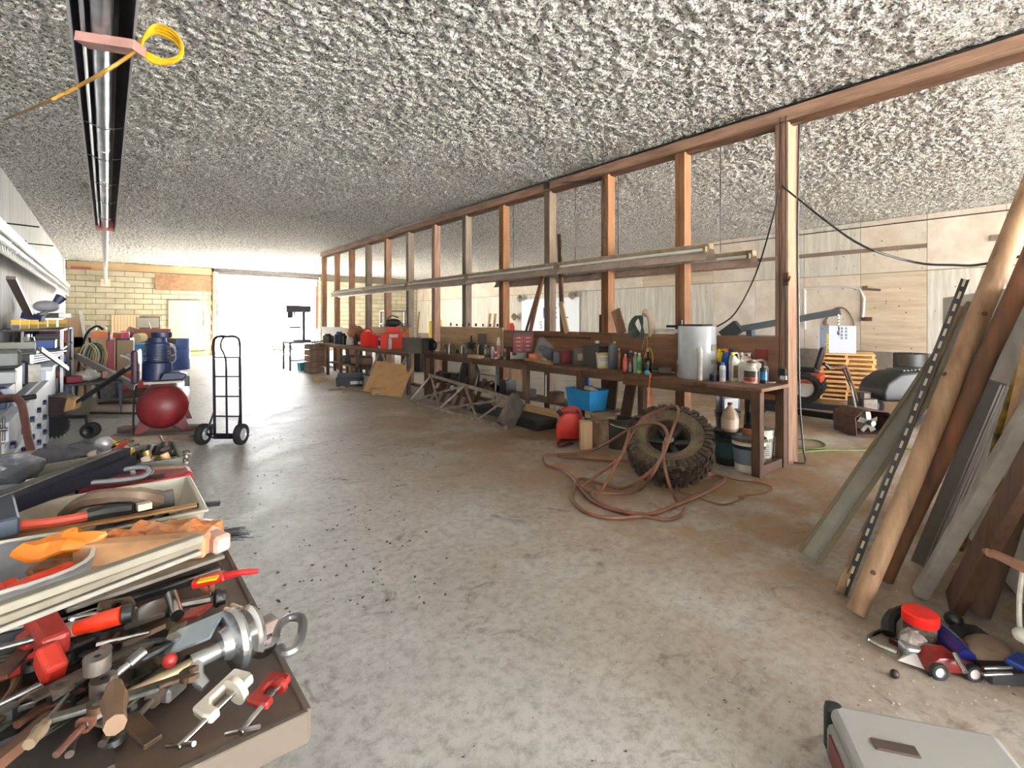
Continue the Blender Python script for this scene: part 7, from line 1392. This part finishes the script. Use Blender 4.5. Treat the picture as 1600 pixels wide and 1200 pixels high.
# between tub and tray
stick('long_level', 'long black levelling bar slanting up over the coiled cords, upper of two', 'level', tz(-20, 790, .2), tz(196, 708, .19), .045, .05, mat((34, 36, 44), .4, .3))
stick('long_level', 'long dark blue-black bar beside it, lower of two', 'level', tz(10, 792, .17), tz(204, 722, .16), .05, .05, mat((26, 28, 40), .4, .3))
stick('silver_strip', 'thin silver edge strip along the black levelling bar', 'strip', tz(-10, 781, .235), tz(190, 703, .225), .006, .006, CHROME)
stick('grey_batten', 'long grey batten lying behind the black levelling bars', 'batten', tz(30, 742, .1), tz(178, 716, .1), .04, .05, mat((124, 118, 110), .6, 0, (96, 90, 84), 4))
for k in range(6): mb = MB(); c = tz(100, 756, .05+.018*k); mb.tube([c+Vector((cos(q)*(.33-.012*k), sin(q)*(.11-.006*k), .012*sin(q*3))) for q in [2*pi*i/14 for i in range(14)]], .010, 6, 3, closed=True); G('cord_loop', '%s loop from the bottom of the grey cord coil under the black bars' % ORD[k], 'cord', mb, [DSTEEL, mat((150, 150, 152), .4), mat((70, 70, 76), .5), mat((190, 190, 192), .4), BLACK, mat((120, 120, 124), .5)][k], True, group='loops of the grey cord coil')
for k in range(3): mb = MB(); c = tz(44+9*k, 752-2*k, .17); mb.tube([c+Vector((-.03, 0, -.06)), c, c+Vector((.03, .02, -.03))], .009, 6, 4); G('white_cord_end', '%s white cord bend from the left above the black bars' % ORD[k], 'cord', mb, wht, True)
mb = MB(); mb.tube([tz(200, 728, .12), tz(208, 738, .1), tz(206, 752, .06)], .010, 6, 4); G('white_cable_loop', 'white cable loop at the right end of the cord coil', 'cable', mb, wht, True)
mb = MB(); mb.prism([(-.19, -.11), (.16, -.11), (.21, -.06), (.21, .06), (.16, .11), (-.19, .11)], .09, tz(214, 772, .045)+Vector((.0, .12, 0)), (1, 0, 0), (0, 1, 0)); G('red_case', 'flat rounded dark red case behind the white tub', 'case', mb, mat((150, 34, 40), .45, 0, (120, 26, 30), 4), bev=.02, seg=3)
for k in range(6): spanner(tz(205+4*k, 742-5*k, .03+.012*k), tz(286+k, 736-6*k, .03+.012*k), .03, '%s spanner from the near side beside the red case' % ORD[k], [DSTEEL, BRONZE, STEEL, GREASE, STEEL, BRONZE][k])
stick('wood_rule', 'worn brown folded rule on the spanners below the fitting tray', 'rule', tz(228, 732, .12), tz(290, 728, .12), .03, .014, mat((110, 92, 74), .6))
stick('black_knife', 'black folding knife tip beside the red case', 'knife', tz(215, 748, .1), tz(258, 742, .1), .02, .014, BLACK)
# dark pile of gripping tools behind
drk = [GREASE, BLACK, BRONZE, mat((56, 44, 40), .6), mat((84, 62, 52), .6), mat((46, 48, 60), .5)]
for k in range(16):
    px = 62+9*k+random.uniform(-4, 4); py = 722-k*1.3+random.uniform(-10, 6); a = tz(px, py, .05+.012*(k % 5)); an = random.uniform(.2, 1.0); L_ = random.uniform(.14, .24); d = Vector((cos(an), sin(an), 0))*L_
    lab = '%s dark hand tool from the left in the heap before the drawers' % (ORD+['thirteenth', 'fourteenth', 'fifteenth', 'sixteenth'])[k]
    if k % 3 == 0: pliers(a-d/2, a+d/2, drk[k % 6], lab)
    elif k % 3 == 1: driver(a-d/2, a+d/2+Vector((0, 0, .03)), drk[k % 6], lab, .007, .016)
    else: spanner(a-d/2, a+d/2, .032, lab, drk[k % 6])
mb = MB(); mb.ball(tz(112, 712, .1), .1, (1.7, .8, .5), 14, 9); mb.v = [(x+.015*sin(y*60), y+.015*sin(x*40), z+.02*sin(x*35+y*50)) for x, y, z in mb.v]; G('leather_holster', 'dark leather tool pouch in the heap before the drawers', 'pouch', mb, mat((52, 46, 52), .6, 0, (88, 84, 92), 7), True)
mb = MB(); mb.ball(tz(18, 735, .1), .09, (1.3, .9, .7), 14, 9); mb.v = [(x+random.uniform(-.012, .012), y+random.uniform(-.012, .012), z+random.uniform(-.012, .012)) for x, y, z in mb.v]; G('foil_lump', 'crumpled silvery wrap at the left edge behind the black bars', 'wrap', mb, mat((170, 176, 188), .3, .6, (90, 94, 104), 14))
mb = MB(); mb.ball(tz(24, 772, .16), .026); mb.cyl(tz(30, 773, .14), tz(120, 758, .09), .007); G('ball_lever', 'grey ball-ended lever left of the white tub', 'lever', mb, GREASE, True)
mb = MB(); mb.tube([tz(0, 760, .12), tz(30, 742, .14), tz(60, 728, .12)], [.05, .045, .03], 8, 3); G('grey_wrap', 'dark cloth roll at the left edge beside the levels', 'cloth', mb, mat((70, 74, 80), .8), True)
# --- near pile of tools
def jawhead():
    t = T('spreader_clamp', 'big red-orange pistol clamp with two steel bars at the left edge', 'clamp', tz(60, 990, .1))
    mb = MB(); mb.bar(tz(56, 958, .12), tz(88, 1012, .1), .05, .05); mb.bar(tz(66, 985, .1), tz(30, 1010, .09), .04, .035); P(t, 'head', mb, mat((150, 34, 24), .5, 0, (124, 28, 20), 6), w=True, bev=.01, seg=2)
    mb = MB(); mb.bar(tz(70, 1018, .1), tz(88, 1056, .07), .038, .05); P(t, 'trigger_grip', mb, mat((160, 38, 24), .5), w=True, bev=.008, seg=2)
    mb = MB(); mb.tube([tz(80, 1025, .08), tz(40, 1038, .06), tz(-20, 1066, .05)], [.02, .014, .012], 8, 3); P(t, 'lower_arm', mb, mat((160, 38, 24), .5), True, w=True)
    for a, b in (((-20, 992), (46, 976)), ((-20, 1018), (64, 996))): mb = MB(); mb.cyl(tz(*a, .11), tz(*b, .11), .007); P(t, 'steel_bar', mb, STEEL, True, w=True)
    mb = MB(); mb.cyl(tz(100, 986, .09), tz(122, 981, .1), .016, n=12); P(t, 'pale_collar', mb, cream, True, w=True)
    mb = MB(); mb.tube([tz(122, 981, .1), tz(150, 973, .11), tz(190, 961, .12)], [.016, .019, .019], 12, 3); P(t, 'orange_grip', mb, orm, True, w=True)
    mb = MB(); mb.cyl(tz(190, 961, .12), tz(206, 957, .12), .018, n=12); P(t, 'black_cap', mb, BLACK, True, w=True)
jawhead()
clampc(tz(152, 948, .1), tz(204, 938, .09), .05, BRONZE, 'bronze-brown G clamp behind the orange grip', th=.025)
t = T('steel_scraper', 'broad dark steel scraper plate with a bright rolled edge', 'scraper', tz(240, 950, .08)); mb = MB(); mb.bar(tz(206, 966, .07), tz(268, 944, .09), .09, .012); P(t, 'plate', mb, mat((104, 94, 88), .4, .6, (84, 76, 70), 9), w=True, bev=.003)
mb = MB(); a, b = tz(268, 930, .1), tz(277, 962, .09); mb.cyl(a, b, .014, n=12); P(t, 'rolled_edge', mb, CHROME, True, w=True)
t = T('red_spring_clamp', 'small red bar clamp with a yellow label over the table edge', 'clamp', tz(345, 905, .08)); mb = MB(); mb.bar(tz(301, 912, .08), tz(352, 899, .09), .035, .02); P(t, 'body', mb, mat((180, 34, 30), .35), w=True, bev=.004)
mb = MB(); mb.bar(tz(310, 908, .1), tz(340, 902, .105), .02, .004); P(t, 'yellow_label', mb, mat((232, 190, 20), .4), w=True)
mb = MB(); mb.tube([tz(350, 900, .09), tz(375, 895, .1), tz(404, 892, .1)], [.01, .008, .006], 8, 2); P(t, 'lever', mb, mat((180, 30, 34), .35), True, w=True)
for a, b in (((315, 915), (328, 928)), ((332, 912), (330, 928))): mb = MB(); mb.bar(tz(*a, .07), tz(*b, .05), .01, .01); P(t, 'prong', mb, mat((170, 110, 80), .5), w=True)
mb = MB(); mb.cyl(tz(329, 926, .06), tz(330, 948, .03), .004); P(t, 'screw', mb, CHROME, True, w=True)
driver(tz(352, 932, .05), tz(268, 948, .06), BLACK, 'black-handled brush lying below the red bar clamp', .012, .024, 'brush', 'brush', .28)
stick('red_plate', 'dark red angled plate under the trowel', 'plate', tz(286, 962, .07), tz(322, 952, .09), .05, .008, redm)
stick('brown_bar', 'flat brown steel bar below the red plate', 'bar', tz(315, 970, .04), tz(382, 952, .04), .02, .01, BRONZE)
for k, (a, b) in enumerate((((362, 946), (378, 952)), ((352, 952), (366, 956)))): mb = MB(); mb.cyl(tz(*a, .04), tz(*b, .04), .006); G('small_bolt', ['small pale bolt near the table edge', 'second small bolt beside it near the table edge'][k], 'bolt', mb, mat((190, 176, 160), .4, .5), True)
# chrome pipe-clamp head and its rod
def flange():
    t = T('pipe_clamp', 'chrome pipe clamp with a round flange and a long tan pipe', 'pipe clamp', tz(330, 1020, .06))
    C = tz(366, 1000, .075); ax = (tz(400, 985, .075)-tz(300, 1032, .075)).normalized()
    mb = MB(); mb.lathe([(.0, -.03), (.03, -.03), (.034, -.012), (.062, -.006), (.066, .004), (.06, .012), (.02, .014), (.018, .03), (0, .03)], C, 28, ax); P(t, 'flange', mb, mat((206, 208, 210), .22, .9), True, w=True)
    mb = MB(); mb.lathe([(.0, .0), (.05, .0), (.058, .008), (.05, .018), (0, .02)], C+ax*.03, 24, ax); P(t, 'outer_disc', mb, mat((220, 216, 210), .25, .8), True, w=True)
    mb = MB(); a, b = tz(300, 1036, .06), tz(345, 1014, .065); mb.cyl(a, b, .016, n=16); mb.cyl(b, C, .012, n=12); mb.tube([a+(b-a)*.15, a+(b-a)*.1+Vector((.0, -.03, -.015)), a+(b-a)*.15+Vector((.01, -.05, -.03))], [.014, .013, .011], 10, 2); P(t, 'sliding_jaw', mb, mat((176, 176, 174), .3, .8), True, w=True)
    mb = MB(); mb.cyl(tz(150, 1112, .05), tz(300, 1036, .06), .011, n=12); P(t, 'pipe', mb, mat((140, 124, 96), .45, .4, (112, 98, 74), 8), True, w=True)
    mb = MB(); mb.bar(C+ax*.05, C+ax*.09, .035, .03); P(t, 'square_end', mb, mat((128, 116, 112), .4, .5), w=True, bev=.003)
flange()
mb = MB(); mb.lathe([(.0, 0), (.02, .003), (.028, .014), (.03, .026), (.024, .02), (0, .012)], tz(404, 1022, .03), 18, (.3, -.2, 1)); G('chrome_spoon', 'small chrome cup beside the round flange', 'cup', mb, CHROME, True)
t = T('snap_hook', 'steel snap hook on a bent rod hanging past the table edge', 'hook', tz(455, 995, .1)); p_ = [(430, 1000), (436, 978), (450, 966), (466, 964), (473, 972), (470, 995), (460, 1014), (446, 1020), (438, 1012)]; mb = MB(); mb.tube([tz(a, b, .1) for a, b in p_], [.008, .009, .01, .01, .01, .01, .009], 8, 4); P(t, 'hook', mb, mat((120, 118, 118), .35, .7), True, w=True)
mb = MB(); mb.tube([tz(410, 1012, .05), tz(424, 1008, .07), tz(432, 996, .09), tz(440, 990, .1)], .0035, 6, 3); P(t, 'bent_rod', mb, mat((180, 176, 170), .35, .6), True, w=True)
t = T('trowel', 'bright silver pointed trowel blade in the middle of the heap', 'trowel', tz(275, 1000, .08)); mb = MB(); mb.prism([(0, -.01), (.05, -.03), (.14, -.034), (.15, .03), (.05, .03)], .006, tz(232, 1020, .06), tz(322, 982, .1)-tz(232, 1020, .06), Vector((.3, .6, .2))); P(t, 'blade', mb, mat((170, 182, 192), .25, .8), w=True); mb = MB(); mb.cyl(tz(322, 976, .1), tz(352, 972, .08), .009); P(t, 'tang', mb, STEEL, True, w=True)
clampc(tz(300, 1112, .03), tz(368, 1048, .05), .055, mat((206, 200, 188), .4, 0, (176, 168, 154), 8), 'cream-white G clamp with a round pad on the bare table', th=.02, pad=.028)
clampc(tz(384, 1098, .03), tz(424, 1052, .04), .05, redm, 'small red G clamp nearest the table corner', th=.016)
driver(tz(180, 1133, .12), tz(178, 1060, .1), mat((96, 72, 50), .6), 'wooden-handled gouge standing out at the bottom of the heap', .008, .02, 'gouge', 'chisel', .8)
t = T('green_saw', 'green-tinted saw blade lying low in the heap', 'saw', tz(160, 1080, .03)); mb = MB(); mb.prism([(0, -.0), (.34, .03), (.36, .07), (0, .1)], .003, tz(70, 1150, .04), tz(260, 1032, .05)-tz(70, 1150, .04), Vector((.6, .6, .0))); P(t, 'blade', mb, mat((58, 72, 58), .35, .5, (46, 56, 46), 9), w=True)
mb = MB(); mb.prism([(0, 0), (.1, 0), (.1, .05), (.03, .07), (0, .05)], .02, tz(55, 1150, .05), tz(30, 1165, .04)-tz(60, 1140, .04), Vector((.3, .8, 0))); P(t, 'handle', mb, DWOOD(0), w=True)
def ratchet(a, b, label):
    t = T('ratchet', label, 'ratchet', (a+b)/2); mb = MB(); mb.cyl(a, b, .008, .006, 10); P(t, 'shaft', mb, mat((170, 164, 156), .3, .8), True, w=True); mb = MB(); mb.lathe([(.006, -.014), (.022, -.014), (.022, .014), (.006, .014)], b, 18, (0, 0, 1), close=True); P(t, 'head', mb, mat((150, 140, 134), .3, .8), True, w=True)
    mb = MB(); mb.cyl(a, a.lerp(b, .4), .012, n=10); P(t, 'grip', mb, STEEL, True, w=True)
ratchet(tz(165, 1015, .11), tz(152, 1036, .12), 'grey ring-headed ratchet in the middle of the heap')
ratchet(tz(225, 1018, .1), tz(162, 1070, .08), 'long bright ratchet handle slanting across the heap')
mb = MB(); mb.cyl(tz(166, 1080, .08), tz(196, 1110, .05), .004); G('thin_rod', 'thin bright rod below the long ratchet', 'rod', mb, CHROME, True)
mb = MB(); mb.cyl(tz(152, 1008, .11), tz(234, 988, .12), .006, .003); G('bright_rod', 'thin bright rod lying across the top of the heap', 'rod', mb, CHROME, True)
mb = MB(); mb.ball(tz(265, 1032, .08), .014); G('red_knob', 'small bright red knob among the tools', 'knob', mb, redm, True)  # tool knob, shaped as a plain sphere
stick('pale_chisel', 'pale olive steel bar lying beside the tan pipe', 'bar', tz(150, 1135, .03), tz(262, 1045, .04), .035, .006, mat((124, 116, 92), .4, .4))
stick('grey_block', 'grey worn metal block near the white clamp', 'block', tz(250, 1090, .02), tz(282, 1062, .02), .04, .03, mat((120, 116, 112), .4, .6), .006)
stick('file', 'brown flat file lying near the bottom of the heap', 'file', tz(200, 1120, .04), tz(240, 1160, .03), .03, .01, BRONZE)
# heap of small tools beneath: laid out on a jittered grid over the heap
hm = [GREASE, DSTEEL, BRONZE, BLACK, RUST, STEEL, mat((70, 60, 50), .6), mat((60, 64, 56), .5, .3), mat((120, 104, 84), .5, .3)]
rows = ['behind the orange grip', 'under the steel bars', 'under the red clamp', 'left of the long ratchet', 'around the green saw', 'at the near end of the heap']
rk_ = 0
for r_ in range(6):
    for c_ in range(9):
        px = -10+c_*36+random.uniform(-12, 12)-r_*3; py = 972+r_*32+random.uniform(-10, 10)
        if px > 330-r_*22: continue
        h = .012+.022*((r_*2+c_*3) % 4); a = tz(px, py, h); an = random.uniform(-.3, 1.5); L_ = random.uniform(.09, .2); d = Vector((cos(an), sin(an), 0))*L_/2; m_ = hm[(r_*4+c_*5) % 9]
        lab = '%s from the left %s' % (ORD[c_], rows[r_]); q = (r_+c_*2) % 5
        if q == 0: pliers(a-d, a+d, m_, 'greasy pliers, '+lab)
        elif q == 1: driver(a-d, a+d, m_, 'greasy screwdriver, '+lab, .005, .012)
        elif q == 2: spanner(a-d, a+d, random.uniform(.022, .036), 'greasy spanner, '+lab, m_)
        elif q == 3: mb = MB(); mb.cyl(a-d, a-d*.0, .006, .006, 8); mb.cyl(a, a+d*.45, .015, n=12); G('socket_bar', 'greasy socket bar, '+lab, 'socket', mb, m_, True)
        else: mb = MB(); mb.bar(a-d, a+d, random.uniform(.018, .036), random.uniform(.006, .014)); G('flat_tool', 'greasy flat bar, '+lab, 'tool', mb, m_, bev=.002)
mb = MB(); mb.box((-.55, 1.33, TZ+.005), (1.1, .5, .008), .05); G('oily_cardboard', 'oily dark cardboard sheet under the tool heap', 'cardboard', mb, mat((58, 46, 38), .8, 0, (40, 34, 30), 6))
